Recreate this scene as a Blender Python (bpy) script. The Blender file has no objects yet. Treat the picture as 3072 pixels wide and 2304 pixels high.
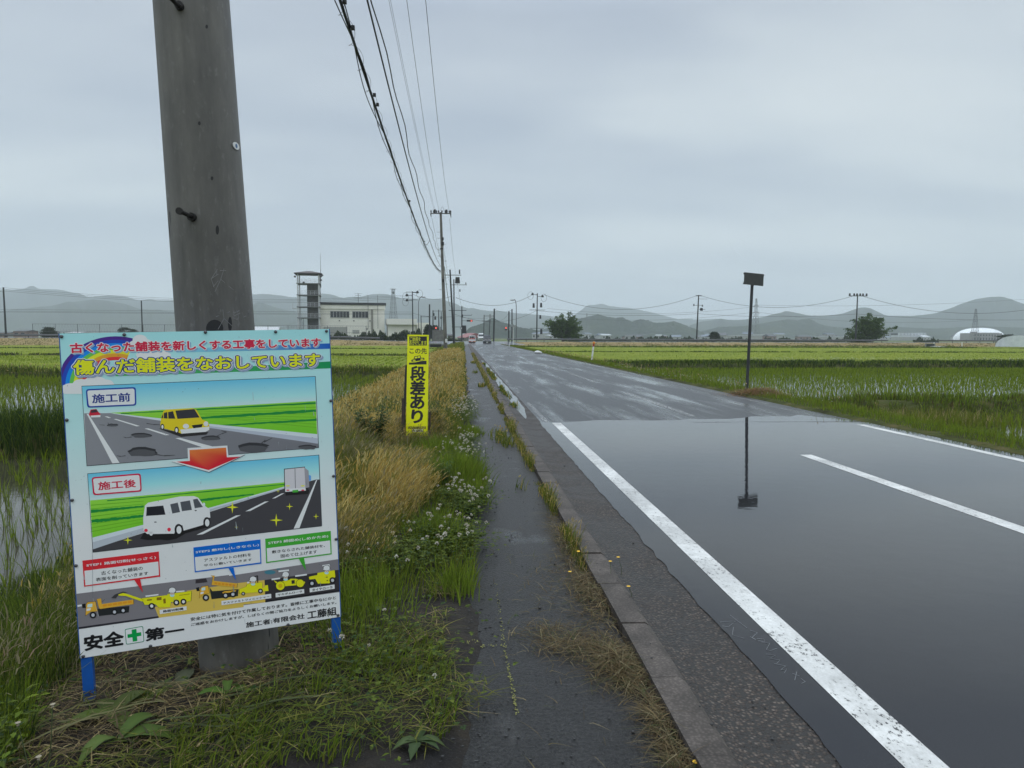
import bpy, bmesh, math, random
import numpy as np
from math import radians as rad, sin, cos, pi
from mathutils import Vector, Matrix

random.seed(7)
rng = np.random.default_rng(7)
S = bpy.context.scene
COL = S.collection

# ------------------------------------------------------------------ camera
FPX = 2130.0                       # focal length in pixels of the 3072 px wide photograph
EYE = Vector((0, 0, 1.55))
_psi = math.atan(146 / FPX); _th = math.atan(142 / FPX); _rho = rad(.22)
CF = Vector((sin(_psi) * cos(_th), cos(_psi) * cos(_th), -sin(_th)))
_R0 = Vector((cos(_psi), -sin(_psi), 0)); _U0 = _R0.cross(CF)
CR = _R0 * cos(_rho) + _U0 * sin(_rho); CU = _U0 * cos(_rho) - _R0 * sin(_rho)
cam = bpy.data.objects.new('camera', bpy.data.cameras.new('camera'))
COL.objects.link(cam)
cam.data.sensor_width = 36; cam.data.lens = 36 * FPX / 3072
cam.data.clip_start = .05; cam.data.clip_end = 20000
m = Matrix.Identity(4)
for i in range(3):
    m[i][0] = CR[i]; m[i][1] = CU[i]; m[i][2] = -CF[i]; m[i][3] = EYE[i]
cam.matrix_world = m
S.camera = cam

# ------------------------------------------------------------------ overcast sky
SUN_EL, SUN_AZ = rad(58), rad(-25)
w = bpy.data.worlds.new('World'); S.world = w; w.use_nodes = True
nt = w.node_tree; nt.nodes.clear()
N = lambda t: nt.nodes.new(t)
out = N('ShaderNodeOutputWorld'); bg = N('ShaderNodeBackground')
sky = N('ShaderNodeTexSky'); sky.sky_type = 'NISHITA'; sky.sun_disc = False
sky.sun_elevation = SUN_EL; sky.sun_rotation = SUN_AZ
tc = N('ShaderNodeTexCoord'); sep = N('ShaderNodeSeparateXYZ')
nt.links.new(tc.outputs['Generated'], sep.inputs[0])
def wmath(op, a, b=None):
    n = N('ShaderNodeMath'); n.operation = op
    for i, v in enumerate((a, b)):
        if v is None: continue
        if isinstance(v, (int, float)): n.inputs[i].default_value = v
        else: nt.links.new(v, n.inputs[i])
    return n.outputs[0]
zz = wmath('ADD', wmath('MAXIMUM', sep.outputs[2], 0.0), .16)
comb = N('ShaderNodeCombineXYZ')
nt.links.new(wmath('DIVIDE', sep.outputs[0], zz), comb.inputs[0])
nt.links.new(wmath('DIVIDE', sep.outputs[1], zz), comb.inputs[1])
def cloud_noise(scale, detail, off, sx=1.0):
    mp = N('ShaderNodeMapping'); mp.inputs['Location'].default_value = off
    mp.inputs['Scale'].default_value = (scale * sx, scale, scale)
    mp.inputs['Rotation'].default_value = (0, 0, rad(25))
    nt.links.new(comb.outputs[0], mp.inputs[0])
    n = N('ShaderNodeTexNoise'); n.inputs['Scale'].default_value = 1; n.inputs['Detail'].default_value = detail
    n.inputs['Roughness'].default_value = .5
    nt.links.new(mp.outputs[0], n.inputs['Vector'])
    return n.outputs[0]
n1 = cloud_noise(.38, 4, (3.1, 1.4, 0), .6); n2 = cloud_noise(1.3, 5, (.7, 5.2, 0), .5)
nn = wmath('ADD', wmath('MULTIPLY', n1, .72), wmath('MULTIPLY', n2, .28))
cr = N('ShaderNodeValToRGB'); nt.links.new(nn, cr.inputs[0])
e = cr.color_ramp.elements
CLOUD = ((.42, (.385, .450, .550)), (.48, (.485, .550, .630)), (.525, (.590, .655, .710)), (.58, (.675, .735, .770)))
e[0].position = CLOUD[0][0]; e[0].color = (*CLOUD[0][1], 1)
e[1].position = CLOUD[-1][0]; e[1].color = (*CLOUD[-1][1], 1)
for p, c in CLOUD[1:-1]:
    q = e.new(p); q.color = (*c, 1)
# low cloud base near the horizon is an even pale grey
hz = N('ShaderNodeMapRange'); hz.inputs['From Min'].default_value = -.02; hz.inputs['From Max'].default_value = .42
hz.inputs['To Min'].default_value = 1; hz.inputs['To Max'].default_value = 0
nt.links.new(sep.outputs[2], hz.inputs[0])
mx = N('ShaderNodeMix'); mx.data_type = 'RGBA'
nt.links.new(wmath('MULTIPLY', hz.outputs[0], .72), mx.inputs[0])
nt.links.new(cr.outputs[0], mx.inputs[6]); mx.inputs[7].default_value = (.590, .690, .755, 1)
SKY_STR = .1
sc_ = N('ShaderNodeVectorMath'); sc_.operation = 'SCALE'; sc_.inputs['Scale'].default_value = 1 / SKY_STR
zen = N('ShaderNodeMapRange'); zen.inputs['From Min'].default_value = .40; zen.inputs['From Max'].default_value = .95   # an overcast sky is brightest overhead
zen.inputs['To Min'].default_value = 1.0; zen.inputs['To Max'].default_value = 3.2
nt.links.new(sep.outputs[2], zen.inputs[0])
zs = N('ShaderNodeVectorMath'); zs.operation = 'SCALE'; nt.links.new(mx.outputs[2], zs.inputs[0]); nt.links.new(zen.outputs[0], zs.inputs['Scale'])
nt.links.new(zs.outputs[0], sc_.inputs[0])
mx2 = N('ShaderNodeMix'); mx2.data_type = 'RGBA'; mx2.inputs[0].default_value = .95   # 5 % clear sky through the overcast
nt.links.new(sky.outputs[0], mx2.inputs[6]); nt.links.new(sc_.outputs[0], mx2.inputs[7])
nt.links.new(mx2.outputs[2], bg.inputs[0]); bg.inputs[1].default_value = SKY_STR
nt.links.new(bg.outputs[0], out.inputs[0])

sl = bpy.data.lights.new('sun', 'SUN'); sl.energy = .7; sl.angle = rad(40); sl.color = (1, .97, .93)
so = bpy.data.objects.new('sun', sl); COL.objects.link(so)
_sd = Vector((sin(SUN_AZ) * cos(SUN_EL), cos(SUN_AZ) * cos(SUN_EL), sin(SUN_EL)))
so.rotation_euler = _sd.to_track_quat('Z', 'Y').to_euler()
S.view_settings.view_transform = 'Standard'; S.view_settings.look = 'None'
S.view_settings.gamma = 1; S.view_settings.use_curve_mapping = False
S.view_settings.exposure = 0.05
S.cycles.volume_bounces = 2; S.cycles.max_bounces = 8; S.cycles.diffuse_bounces = 3
S.cycles.transparent_max_bounces = 8

# ------------------------------------------------------------------ helpers
def P(u, v, D):
    """world point of the photograph's pixel (u, v) at depth D metres"""
    D = float(D); u = float(u); v = float(v)
    return EYE + D * (CF + CR * ((u - 1536) / FPX) - CU * ((v - 1152) / FPX))

def PZ(u, D, z=0.0):
    """world point under pixel column u at depth D, at height z"""
    p = P(u, 1010, D); return Vector((p.x, p.y, z))

def G(u, v, z=0.0):
    d = CF + CR * ((u - 1536) / FPX) - CU * ((v - 1152) / FPX)
    k = (z - EYE.z) / d.z
    return EYE + k * d

class MB:
    def __init__(self): self.v = []; self.f = []; self.c = []; self.col = None; self.fm = []; self.mi = 0
    def add(self, vs, fs):
        b = len(self.v); self.v += [tuple(p) for p in vs]
        for f in fs: self.f.append(tuple(b + i for i in f)); self.fm.append(self.mi)
        if self.col is not None: self.c += [self.col] * len(vs)
    def box(self, x0, x1, y0, y1, z0, z1, M=None):
        vs = [Vector((x, y, z)) for z in (z0, z1) for y in (y0, y1) for x in (x0, x1)]
        if M is not None: vs = [M @ p for p in vs]
        self.add(vs, [(0, 2, 3, 1), (4, 5, 7, 6), (0, 1, 5, 4), (2, 6, 7, 3), (0, 4, 6, 2), (1, 3, 7, 5)])
    def tube(self, pts, r, n=8, caps=True):
        pts = [Vector(p) for p in pts]
        rr = [float(x) for x in r] if isinstance(r, (list, tuple)) else [float(r)] * len(pts)
        pts = [Vector(tuple(float(x) for x in p)) for p in pts]
        vs = []; up = None
        for i, p in enumerate(pts):
            t = (pts[min(i + 1, len(pts) - 1)] - pts[max(i - 1, 0)])
            if t.length < 1e-9: t = Vector((0, 0, 1))
            t.normalize()
            if up is None:
                up = Vector((1, 0, 0)) if abs(t.x) < .8 else Vector((0, 1, 0))
            a = (up - t * up.dot(t)); a.normalize(); up = a; b = t.cross(a)
            for k in range(n):
                q = 2 * pi * k / n
                vs.append(p + (a * cos(q) + b * sin(q)) * rr[i])
        fs = []
        for i in range(len(pts) - 1):
            for k in range(n):
                fs.append((i * n + k, i * n + (k + 1) % n, (i + 1) * n + (k + 1) % n, (i + 1) * n + k))
        if caps:
            fs.append(tuple(range(n - 1, -1, -1))); fs.append(tuple((len(pts) - 1) * n + k for k in range(n)))
        self.add(vs, fs)
    def ball(self, c, rx, ry=None, rz=None, nu=10, nv=6):
        ry = ry or rx; rz = rz or rx; c = Vector(c); vs = []; fs = []
        for j in range(nv + 1):
            t = pi * j / nv
            for i in range(nu):
                q = 2 * pi * i / nu
                vs.append(c + Vector((rx * sin(t) * cos(q), ry * sin(t) * sin(q), rz * cos(t))))
        for j in range(nv):
            for i in range(nu):
                fs.append((j * nu + i, (j + 1) * nu + i, (j + 1) * nu + (i + 1) % nu, j * nu + (i + 1) % nu))
        self.add(vs, fs)
    def prism(self, poly, z0, z1, M=None):
        """extrude a 2-D outline (x, y) from z0 to z1"""
        n = len(poly)
        vs = [Vector((x, y, z0)) for x, y in poly] + [Vector((x, y, z1)) for x, y in poly]
        if M is not None: vs = [M @ p for p in vs]
        self.add(vs, [tuple(range(n - 1, -1, -1)), tuple(range(n, 2 * n))] + [(i, (i + 1) % n, n + (i + 1) % n, n + i) for i in range(n)])
    def build(self, name, mat=None, parent=None, smooth=False, loc=None):
        me = bpy.data.meshes.new(name); me.from_pydata(self.v, [], self.f)
        if self.col is not None:
            a = me.color_attributes.new('col', 'FLOAT_COLOR', 'POINT')
            a.data.foreach_set('color', np.array([(*c, 1) for c in self.c], np.float32).ravel())
        o = bpy.data.objects.new(name, me); COL.objects.link(o)
        for mm in (mat if isinstance(mat, (list, tuple)) else [mat]):
            if mm: me.materials.append(mm)
        if isinstance(mat, (list, tuple)): me.polygons.foreach_set('material_index', self.fm)
        if smooth:
            me.polygons.foreach_set('use_smooth', [True] * len(me.polygons))
            try: me.set_sharp_from_angle(angle=rad(40))
            except Exception: pass
        me.update()
        if parent is not None:
            o.parent = parent
        if loc is not None: o.location = loc
        return o

def tag(o, label, cat, group=None):
    o['label'] = label; o['category'] = cat
    if group: o['group'] = group
    return o
def struct(o, kind='structure'): o['kind'] = kind; return o
def thing(name, label, cat, loc=(0, 0, 0), rz=0, group=None):
    o = bpy.data.objects.new(name, None); o.empty_display_size = .2
    o.location = loc; o.rotation_euler = (0, 0, rz); COL.objects.link(o)
    return tag(o, label, cat, group)
def dup(root, loc, rz=None, label=None, scale=None):
    r = root.copy(); COL.objects.link(r); r.location = loc
    if rz is not None: r.rotation_euler = (0, 0, rz)
    if label: r['label'] = label
    if scale: r.scale = (scale,) * 3 if isinstance(scale, (int, float)) else scale
    for ch in list(root.children):
        c = ch.copy(); COL.objects.link(c); c.parent = r
        for g in list(ch.children):
            d = g.copy(); COL.objects.link(d); d.parent = c
    return r

# ------------------------------------------------------------------ materials
def srgb(r, g, b):
    f = lambda c: c / 12.92 if c <= .04045 else ((c + .055) / 1.055) ** 2.4
    return (f(r / 255), f(g / 255), f(b / 255))
class NT:
    def __init__(self, name):
        self.m = bpy.data.materials.new(name); self.m.use_nodes = True
        self.t = self.m.node_tree; self.b = self.t.nodes['Principled BSDF']; self.o = self.t.nodes['Material Output']
    def n(self, typ, **kw):
        x = self.t.nodes.new(typ)
        for k, v in kw.items(): setattr(x, k, v)
        return x
    def l(self, a, b): self.t.links.new(a, b)
    def pos(self, kind='Object'): return self.n('ShaderNodeTexCoord').outputs[kind]
    def noise(self, scale, detail=4, rough=.55, vec=None, stretch=None, off=None):
        v = vec or self.pos()
        if stretch or off:
            mp = self.n('ShaderNodeMapping')
            if stretch: mp.inputs['Scale'].default_value = stretch
            if off: mp.inputs['Location'].default_value = off
            self.l(v, mp.inputs[0]); v = mp.outputs[0]
        x = self.n('ShaderNodeTexNoise'); x.inputs['Scale'].default_value = scale
        x.inputs['Detail'].default_value = detail; x.inputs['Roughness'].default_value = rough
        self.l(v, x.inputs['Vector']); return x.outputs[0]
    def ramp(self, fac, *stops):
        x = self.n('ShaderNodeValToRGB'); self.l(fac, x.inputs[0]); e = x.color_ramp.elements
        while len(e) < len(stops): e.new(.5)
        for k, (p, c) in zip(e, stops):
            k.position = p; k.color = (*c, 1) if isinstance(c, (tuple, list)) else (c, c, c, 1)
        return x.outputs[0]
    def math(self, op, a, b=0.0, c=None):
        x = self.n('ShaderNodeMath', operation=op)
        for i, v in enumerate((a, b, c)):
            if v is None: continue
            if isinstance(v, (int, float)): x.inputs[i].default_value = v
            else: self.l(v, x.inputs[i])
        return x.outputs[0]
    def mix(self, fac, a, b, blend='MIX'):
        x = self.n('ShaderNodeMix', data_type='RGBA', blend_type=blend)
        for i, v in ((0, fac), (6, a), (7, b)):
            if isinstance(v, (int, float)): x.inputs[i].default_value = v if i == 0 else (v, v, v, 1)
            elif isinstance(v, tuple): x.inputs[i].default_value = (*v, 1)
            else: self.l(v, x.inputs[i])
        return x.outputs[2]
    def bump(self, h, strength=.3, dist=.01, normal=None):
        x = self.n('ShaderNodeBump'); x.inputs['Strength'].default_value = strength; x.inputs['Distance'].default_value = dist
        self.l(h, x.inputs['Height'])
        if normal is not None: self.l(normal, x.inputs['Normal'])
        return x.outputs[0]
    def set(self, **kw):
        for k, v in kw.items():
            s = self.b.inputs[k]
            if isinstance(v, (int, float)): s.default_value = v
            elif isinstance(v, tuple): s.default_value = (*v, 1) if len(v) == 3 else v
            else: self.l(v, s)
        return self.m
_cache = {}
def M(name, col, rough=.6, var=.18, scale=6.0, bump=0.0, metal=0.0, spec=.5, dirt=None):
    """plain painted / metal / stone surface with mottling"""
    if name in _cache: return _cache[name]
    t = NT(name)
    n = t.noise(scale, 5)
    c = t.mix(t.ramp(n, (.3, 0.), (.7, 1.)), tuple(x * (1 - var) for x in col), tuple(min(1, x * (1 + var)) for x in col))
    if dirt: c = t.mix(t.math('MULTIPLY', t.ramp(t.noise(scale * .4, 6, .65), (.48, 0.), (.7, 1.)), .6), c, dirt)
    kw = {'Base Color': c, 'Roughness': rough, 'Metallic': metal, 'Specular IOR Level': spec}
    if bump: kw['Normal'] = t.bump(t.noise(scale * 6, 4), bump, .01)
    _cache[name] = t.set(**kw); return _cache[name]
def COLMAT(name, rough=.6, var=.12, scale=5, spec=.4):
    """surface whose colours are printed / grown per vertex"""
    if name in _cache: return _cache[name]
    t = NT(name); a = t.n('ShaderNodeAttribute', attribute_name='col')
    k = t.ramp(t.noise(scale, 5), (.3, 1 - var), (.7, 1 + var))
    _cache[name] = t.set(**{'Base Color': t.mix(1., a.outputs[0], k, 'MULTIPLY'), 'Roughness': rough, 'Specular IOR Level': spec})
    return _cache[name]

C_CONC = (.20, .195, .185)
mConcrete = M('weathered concrete', C_CONC, .85, .25, 5, .25, dirt=(.07, .07, .07))
mSteelDark = M('dark painted steel', (.018, .019, .021), .45, .2, 20)
mSteel = M('galvanised steel', (.30, .31, .32), .5, .15, 8, metal=.3)
mBlack = M('black rubber', (.012, .012, .013), .6)
mWhite = M('white paint', (.72, .73, .72), .45, .06, 4, dirt=(.45, .44, .42))
mWood = M('dark weathered wood', (.045, .030, .024), .8, .4, 14, .3)
mBluePaint = M('blue painted timber', (.008, .10, .42), .45, .12, 12)
# ------------------------------------------------------------------ setting: ground, road, fields, hills
def vnoise(x, y, seed=0):
    """smooth value noise on numpy arrays"""
    x = np.asarray(x, float); y = np.asarray(y, float)
    xi = np.floor(x).astype(np.int64); yi = np.floor(y).astype(np.int64); fx = x - xi; fy = y - yi
    def h(a, b):
        k = (a * 374761393 + b * 668265263 + seed * 974711) & 0x7fffffff
        k = ((k ^ (k >> 13)) * 1274126177) & 0x7fffffff
        return ((k ^ (k >> 16)) & 0xffff) / 65535.
    sx = fx * fx * (3 - 2 * fx); sy = fy * fy * (3 - 2 * fy)
    return (h(xi, yi) * (1 - sx) + h(xi + 1, yi) * sx) * (1 - sy) + (h(xi, yi + 1) * (1 - sx) + h(xi + 1, yi + 1) * sx) * sy
def fbm(x, y, seed=0, o=4):
    s = 0; a = .5
    for i in range(o):
        s = s + a * vnoise(x * 2 ** i, y * 2 ** i, seed + i); a *= .5
    return s
def grid_mesh(name, X, Y, Z, mat, smooth=True, parent=None):
    ny, nx = X.shape
    me = bpy.data.meshes.new(name)
    co = np.stack([X, Y, Z], -1).reshape(-1, 3)
    idx = np.arange(ny * nx).reshape(ny, nx)
    q = np.stack([idx[:-1, :-1], idx[:-1, 1:], idx[1:, 1:], idx[1:, :-1]], -1).reshape(-1, 4)
    me.vertices.add(len(co)); me.vertices.foreach_set('co', co.astype(np.float32).ravel())
    me.loops.add(q.size); me.loops.foreach_set('vertex_index', q.astype(np.int32).ravel())
    me.polygons.add(len(q)); me.polygons.foreach_set('loop_start', np.arange(0, q.size, 4, dtype=np.int32))
    if smooth: me.polygons.foreach_set('use_smooth', np.ones(len(q), bool))
    me.update(calc_edges=True); me.validate()
    if mat: me.materials.append(mat)
    o = bpy.data.objects.new(name, me); COL.objects.link(o)
    if parent: o.parent = parent
    return o

# --- materials of the setting
t = NT('plain'); n = t.noise(.012, 5); n2 = t.noise(.15, 4)
mPlain = t.set(**{'Base Color': t.ramp(n, (.35, (.05, .07, .02)), (.5, (.10, .13, .03)), (.65, (.12, .10, .05))), 'Roughness': .9, 'Specular IOR Level': .1})
t = NT('verge soil'); n = t.noise(3.5, 6, .65); n2 = t.noise(40, 4)
mSoil = t.set(**{'Base Color': t.ramp(n, (.35, (.009, .008, .008)), (.55, (.020, .016, .012)), (.72, (.038, .029, .017))), 'Roughness': .75, 'Specular IOR Level': .25, 'Normal': t.bump(n2, .8, .02)})
t = NT('bank grass soil'); n = t.noise(1.3, 6, .65)
mBank = t.set(**{'Base Color': t.ramp(n, (.35, (.030, .030, .012)), (.52, (.055, .065, .018)), (.68, (.10, .085, .035))), 'Roughness': .95, 'Specular IOR Level': .1, 'Normal': t.bump(t.noise(9, 5), 1, .08)})
t = NT('straw bank'); n = t.noise(.35, 6, .7, stretch=(1, 2, 1)); n2 = t.noise(3, 5, .7)
mStraw = t.set(**{'Base Color': t.mix(t.ramp(n2, (.4, 0.), (.62, 1.)), t.ramp(n, (.38, (.13, .12, .035)), (.5, (.21, .155, .07)), (.64, (.12, .085, .04))), (.34, .26, .13)), 'Roughness': .95, 'Specular IOR Level': .1, 'Normal': t.bump(n2, 1, .15)})
t = NT('paddy water'); w1 = t.noise(5, 3, .5, stretch=(1, 2.2, 1))
mWater = t.set(**{'Base Color': (.045, .042, .030), 'Roughness': .03, 'IOR': 1.33, 'Specular IOR Level': .5, 'Normal': t.bump(w1, .08, .02)})

def wet_road(name, dark, lite, rough_stops, stretch, scale, film=(.5, .62), agg=90, bd=.006):
    t = NT(name)
    big = t.noise(scale, 6, .6, stretch=stretch)
    fine = t.noise(agg, 3, .7); med = t.noise(6, 5)
    c = t.mix(t.ramp(fine, (.35, 0.), (.68, 1.)), dark, lite)
    c = t.mix(1., c, t.ramp(med, (.3, .75), (.7, 1.15)), 'MULTIPLY')
    wet = t.ramp(big, (film[0], 0.), (film[1], 1.))              # 1 where a film of rain water stands
    r = t.mix(wet, rough_stops[0], rough_stops[1])
    c = t.mix(wet, c, t.mix(.45, c, (.012, .012, .013)))
    b = t.bump(fine, .6, bd)
    geo = t.n('ShaderNodeNewGeometry')
    nm = t.n('ShaderNodeMix', data_type='VECTOR')
    t.l(t.math('MULTIPLY', wet, .92), nm.inputs[0]); t.l(b, nm.inputs[4]); t.l(geo.outputs['Normal'], nm.inputs[5])
    t.set(**{'Base Color': c, 'Roughness': r, 'Specular IOR Level': .5, 'IOR': 1.36, 'Normal': nm.outputs[1]})
    return t.m
mOld = wet_road('old wet asphalt', (.014, .015, .017), (.044, .045, .049), (.37, .11), (2.0, .20, 1), .65, (.48, .64))
mWalk = wet_road('wet footpath asphalt', (.005, .005, .006), (.036, .035, .034), (.40, .10), (1.2, .7, 1), 1.5, (.57, .68), 62, .03)
t = NT('new wet asphalt'); fine = t.noise(160, 2, .6); rip = t.noise(4.2, 3, .55, stretch=(1.2, 1.2, 1)); swl = t.noise(1.6, 4, .6)
mNew = t.set(**{'Base Color': t.ramp(fine, (.35, (.004, .0045, .006)), (.7, (.027, .0275, .032))),
                'Roughness': t.ramp(swl, (.45, .004), (.70, .04)), 'IOR': 1.38, 'Specular IOR Level': .5,
                'Normal': t.bump(rip, .12, .007, t.bump(fine, .012, .002))})
def line_paint(name, wear):
    t = NT(name); n = t.noise(55, 3, .7, stretch=(1, .6, 1)); big = t.noise(2.5, 5, .6)
    k = t.math('ADD', n, t.math('MULTIPLY', big, .35))
    c = t.ramp(k, (wear - .03, (.03, .03, .032)), (wear + .03, (.60, .60, .57)), (.9, (.76, .76, .74)))
    c = t.mix(1., c, t.ramp(t.noise(1.1, 6, .7), (.36, .55), (.6, 1.)), 'MULTIPLY')
    return t.set(**{'Base Color': c, 'Roughness': .38, 'IOR': 1.4, 'Normal': t.bump(n, .15, .004)})
mLine = line_paint('fresh road paint', .535); 
t = NT('worn road paint'); n = t.noise(22, 5, .75, stretch=(1, .35, 1))
tr = t.n('ShaderNodeBsdfTransparent'); ms = t.n('ShaderNodeMixShader')
t.set(**{'Base Color': (.40, .40, .39), 'Roughness': .3}); t.l(t.ramp(n, (.44, 0.), (.60, .8)), ms.inputs[0])
t.l(tr.outputs[0], ms.inputs[1]); t.l(t.b.outputs[0], ms.inputs[2]); t.l(ms.outputs[0], t.o.inputs[0]); mWorn = t.m
t = NT('exposed aggregate'); vo = t.n('ShaderNodeTexVoronoi'); vo.inputs['Scale'].default_value = 62; t.l(t.pos(), vo.inputs['Vector'])
sepc = t.n('ShaderNodeSeparateColor'); t.l(vo.outputs['Color'], sepc.inputs[0])
peb = t.ramp(sepc.outputs[0], (0., (.026, .022, .020)), (.4, (.060, .046, .038)), (.7, (.105, .080, .064)), (1., (.155, .128, .108)))
gap = t.ramp(vo.outputs['Distance'], (.25, 1.), (.62, .0)); blot = t.noise(1.4, 5, .6)
c = t.mix(gap, (.030, .028, .026), peb); c = t.mix(1., c, t.ramp(blot, (.35, .55), (.65, 1.15)), 'MULTIPLY')
mAgg = t.set(**{'Base Color': c, 'Roughness': t.ramp(blot, (.4, .5), (.6, .75)), 'Specular IOR Level': .3, 'Normal': t.bump(gap, .9, .006)})
t = NT('old kerb concrete'); n = t.noise(5, 6, .65); vo = t.n('ShaderNodeTexVoronoi'); vo.inputs['Scale'].default_value = 75; t.l(t.pos(), vo.inputs['Vector'])
c = t.ramp(n, (.3, (.042, .035, .030)), (.5, (.078, .066, .057)), (.7, (.125, .105, .092)))
c = t.mix(1., c, t.ramp(vo.outputs['Distance'], (.15, 1.2), (.6, .68)), 'MULTIPLY')
mKerb = t.set(**{'Base Color': c, 'Roughness': .7, 'Specular IOR Level': .3, 'Normal': t.bump(n, .5, .008)})

# --- flat far plain, one sheet to the horizon
ang = np.linspace(0, 2 * pi, 97); rr = np.concatenate([[0], np.geomspace(20, 9000, 40)])
A_, R_ = np.meshgrid(ang, rr)
struct(grid_mesh('ground', R_ * np.cos(A_), R_ * np.sin(A_), np.full_like(A_, -.78), mPlain))

ys = np.concatenate([np.linspace(-3, 16, 150), np.geomspace(16.2, 152, 120)])
def roadz(y): return np.clip((np.asarray(y, float) - 138) / 16, 0, 1) ** 1.5 * .42
# --- footpath, kerb, gutter, old and new carriageway
def sheet(name, xl, xr, y, dz, mat, nx=2):
    y = np.asarray(y, float); L = xl(y) if callable(xl) else np.full_like(y, xl); Rr = xr(y) if callable(xr) else np.full_like(y, xr)
    s = np.linspace(0, 1, nx)
    X = L[:, None] * (1 - s) + Rr[:, None] * s; Y = np.repeat(y[:, None], nx, 1)
    return struct(grid_mesh(name, X, Y, roadz(Y) + dz, mat, False))
sheet('footpath', -.16, .815, ys, 0, mWalk)
rag = lambda y: 7.42 + .10 * fbm(y * 1.3, y * 0, 3) - .04
sheet('old_carriageway', 1.25, rag, np.concatenate([np.linspace(12.0, 40, 90), np.geomspace(40.5, 153, 80)]), -.006, mOld)
sheet('road_base', 1.0, 7.5, np.linspace(-4, 13, 4), -.03, mOld)
edge = lambda y: 1.365 + .022 * (fbm(y * 6, y * 0 + 3, 5) - .5) * 2
newend = 12.62
yn = np.concatenate([np.linspace(-4, 12.2, 240), np.linspace(12.25, newend, 14)]); sn = np.linspace(0, 1, 60)
Y = np.repeat(yn[:, None], 60, 1); Lx = edge(yn)[:, None]; Rx = (7.40 + .05 * fbm(yn * 1.3, yn * 0, 3))[:, None]; X = Lx * (1 - sn) + Rx * sn
Y = Y + np.clip((Y - 12.0) / .6, 0, 1) * (.22 * (fbm(X * 1.6, X * 0 + 2, 77) - .5) + .03 * (fbm(X * 14, X * 0, 78) - .5) + (X - 4) * -.03)
struct(grid_mesh('new_carriageway', X, Y, np.full_like(X, .006), mNew, False))
# the film of rain water runs past the joint on to the old surface
xs = np.linspace(1.6, 7.35, 90); w0 = np.clip(np.minimum(xs - 1.6, 7.5 - xs) / .8, 0, 1); far = 12.75 + w0 * (.30 + .9 * np.clip((xs - 3.4) / 3.5, 0, 1) ** 1.3) * (.35 + 1.2 * fbm(xs * 1.4, xs * 0, 79)); near = np.full_like(xs, 12.70)
X = np.stack([xs, xs], 0); Y = np.stack([near, np.maximum(far, near + .01)], 0); FILM = (X, Y)
b = MB()
b.mi = 0
def line(b, x0, x1, y0, y1, z=.0078, n=1):
    b.add([(x0, y0, z + float(roadz(y0))), (x1, y0, z + float(roadz(y0))), (x1, y1, z + float(roadz(y1))), (x0, y1, z + float(roadz(y1)))], [(0, 1, 2, 3)])
line(b, 1.585, 1.745, -4, 12.60); line(b, 4.43, 4.59, 9.02, -4 + 8); line(b, 7.0, 7.14, 12.15, -4)
b.f[1] = tuple(reversed(b.f[1])); b.f[2] = tuple(reversed(b.f[2]))
struct(b.build('road_markings', mLine))
b = MB()
for y0, y1, x in ((13.6, 19.5, 4.45), (24.5, 30, 4.45), (35, 41, 4.45), (46, 52, 4.45), (57, 63, 4.45), (68, 74, 4.45), (80, 86, 4.45), (92, 98, 4.45)):
    line(b, x, x + .15, y0, y1, 0.0)
for y0, y1 in ((12.75, 16.6), (19.3, 20.1), (24, 26), (30, 38), (44, 60)): line(b, 1.47, 1.56, y0, y1, 0.0)
for y0, y1 in ((16, 24), (30, 60)): line(b, 7.05, 7.15, y0, y1, 0.0)
struct(b.build('worn_road_markings', mWorn))
# gutter slopes from the kerb foot to the asphalt
yg = np.concatenate([np.linspace(-3, 16, 200), np.geomspace(16.2, 150, 60)])
gx = np.array([.975, 1.05, 1.2, 1.40]); gz = np.array([.030, .012, -.002, .001])
X = np.repeat(gx[None], len(yg), 0); Y = np.repeat(yg[:, None], 4, 1)
struct(grid_mesh('gutter', X, Y, np.repeat(gz[None], len(yg), 0) + roadz(Y), mAgg))
# water lying in the gutter beyond the new asphalt
yw = np.linspace(13.2, 46, 90)
wid = .04 + .12 * fbm(yw * .5, yw * 0 + 8, 4)
t = NT('rain puddle'); mPuddle = t.set(**{'Base Color': (.03, .03, .03), 'Roughness': .025, 'IOR': 1.33, 'Normal': t.bump(t.noise(9, 2), .03, .01)})
struct(grid_mesh('puddle', FILM[0], FILM[1], np.full_like(FILM[0], -.0035), mPuddle, False))
sheet('puddle', lambda y: 1.17 - np.interp(y, yw, wid) * .5 * np.clip((y - 13.2) / 2.5, 0, 1) ** .6, lambda y: 1.171 + (.05 + np.interp(y, yw, wid)) * np.clip((y - 13.2) / 2.5, 0, 1) ** .6, yw, .0075, mPuddle)
kb = MB()
y = -3.0; k = 0
while y < 60:
    dx = random.uniform(-.006, .006); dz = random.uniform(-.006, .006); L = .6
    x0, x1 = .825 + dx, .975
    kb.add([(x0, y + .006, -.1), (x1 + .012, y + .006, -.1), (x1 + .012, y + L - .006, -.1), (x0, y + L - .006, -.1),
            (x0, y + .006, .052 + dz), (x1 - .02, y + .006, .050 + dz), (x1 - .02, y + L - .006, .050 + dz), (x0, y + L - .006, .052 + dz),
            (x1 + .006, y + .006, .030), (x1 + .006, y + L - .006, .030)],
           [(4, 5, 6, 7), (0, 3, 2, 1), (0, 4, 7, 3), (5, 8, 9, 6), (8, 1, 2, 9), (0, 1, 8, 5, 4), (3, 7, 6, 9, 2)])
    y += L; k += 1
kb.box(.825, .98, 60, 145, -.1, .05)
struct(kb.build('kerb', mKerb))

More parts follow.
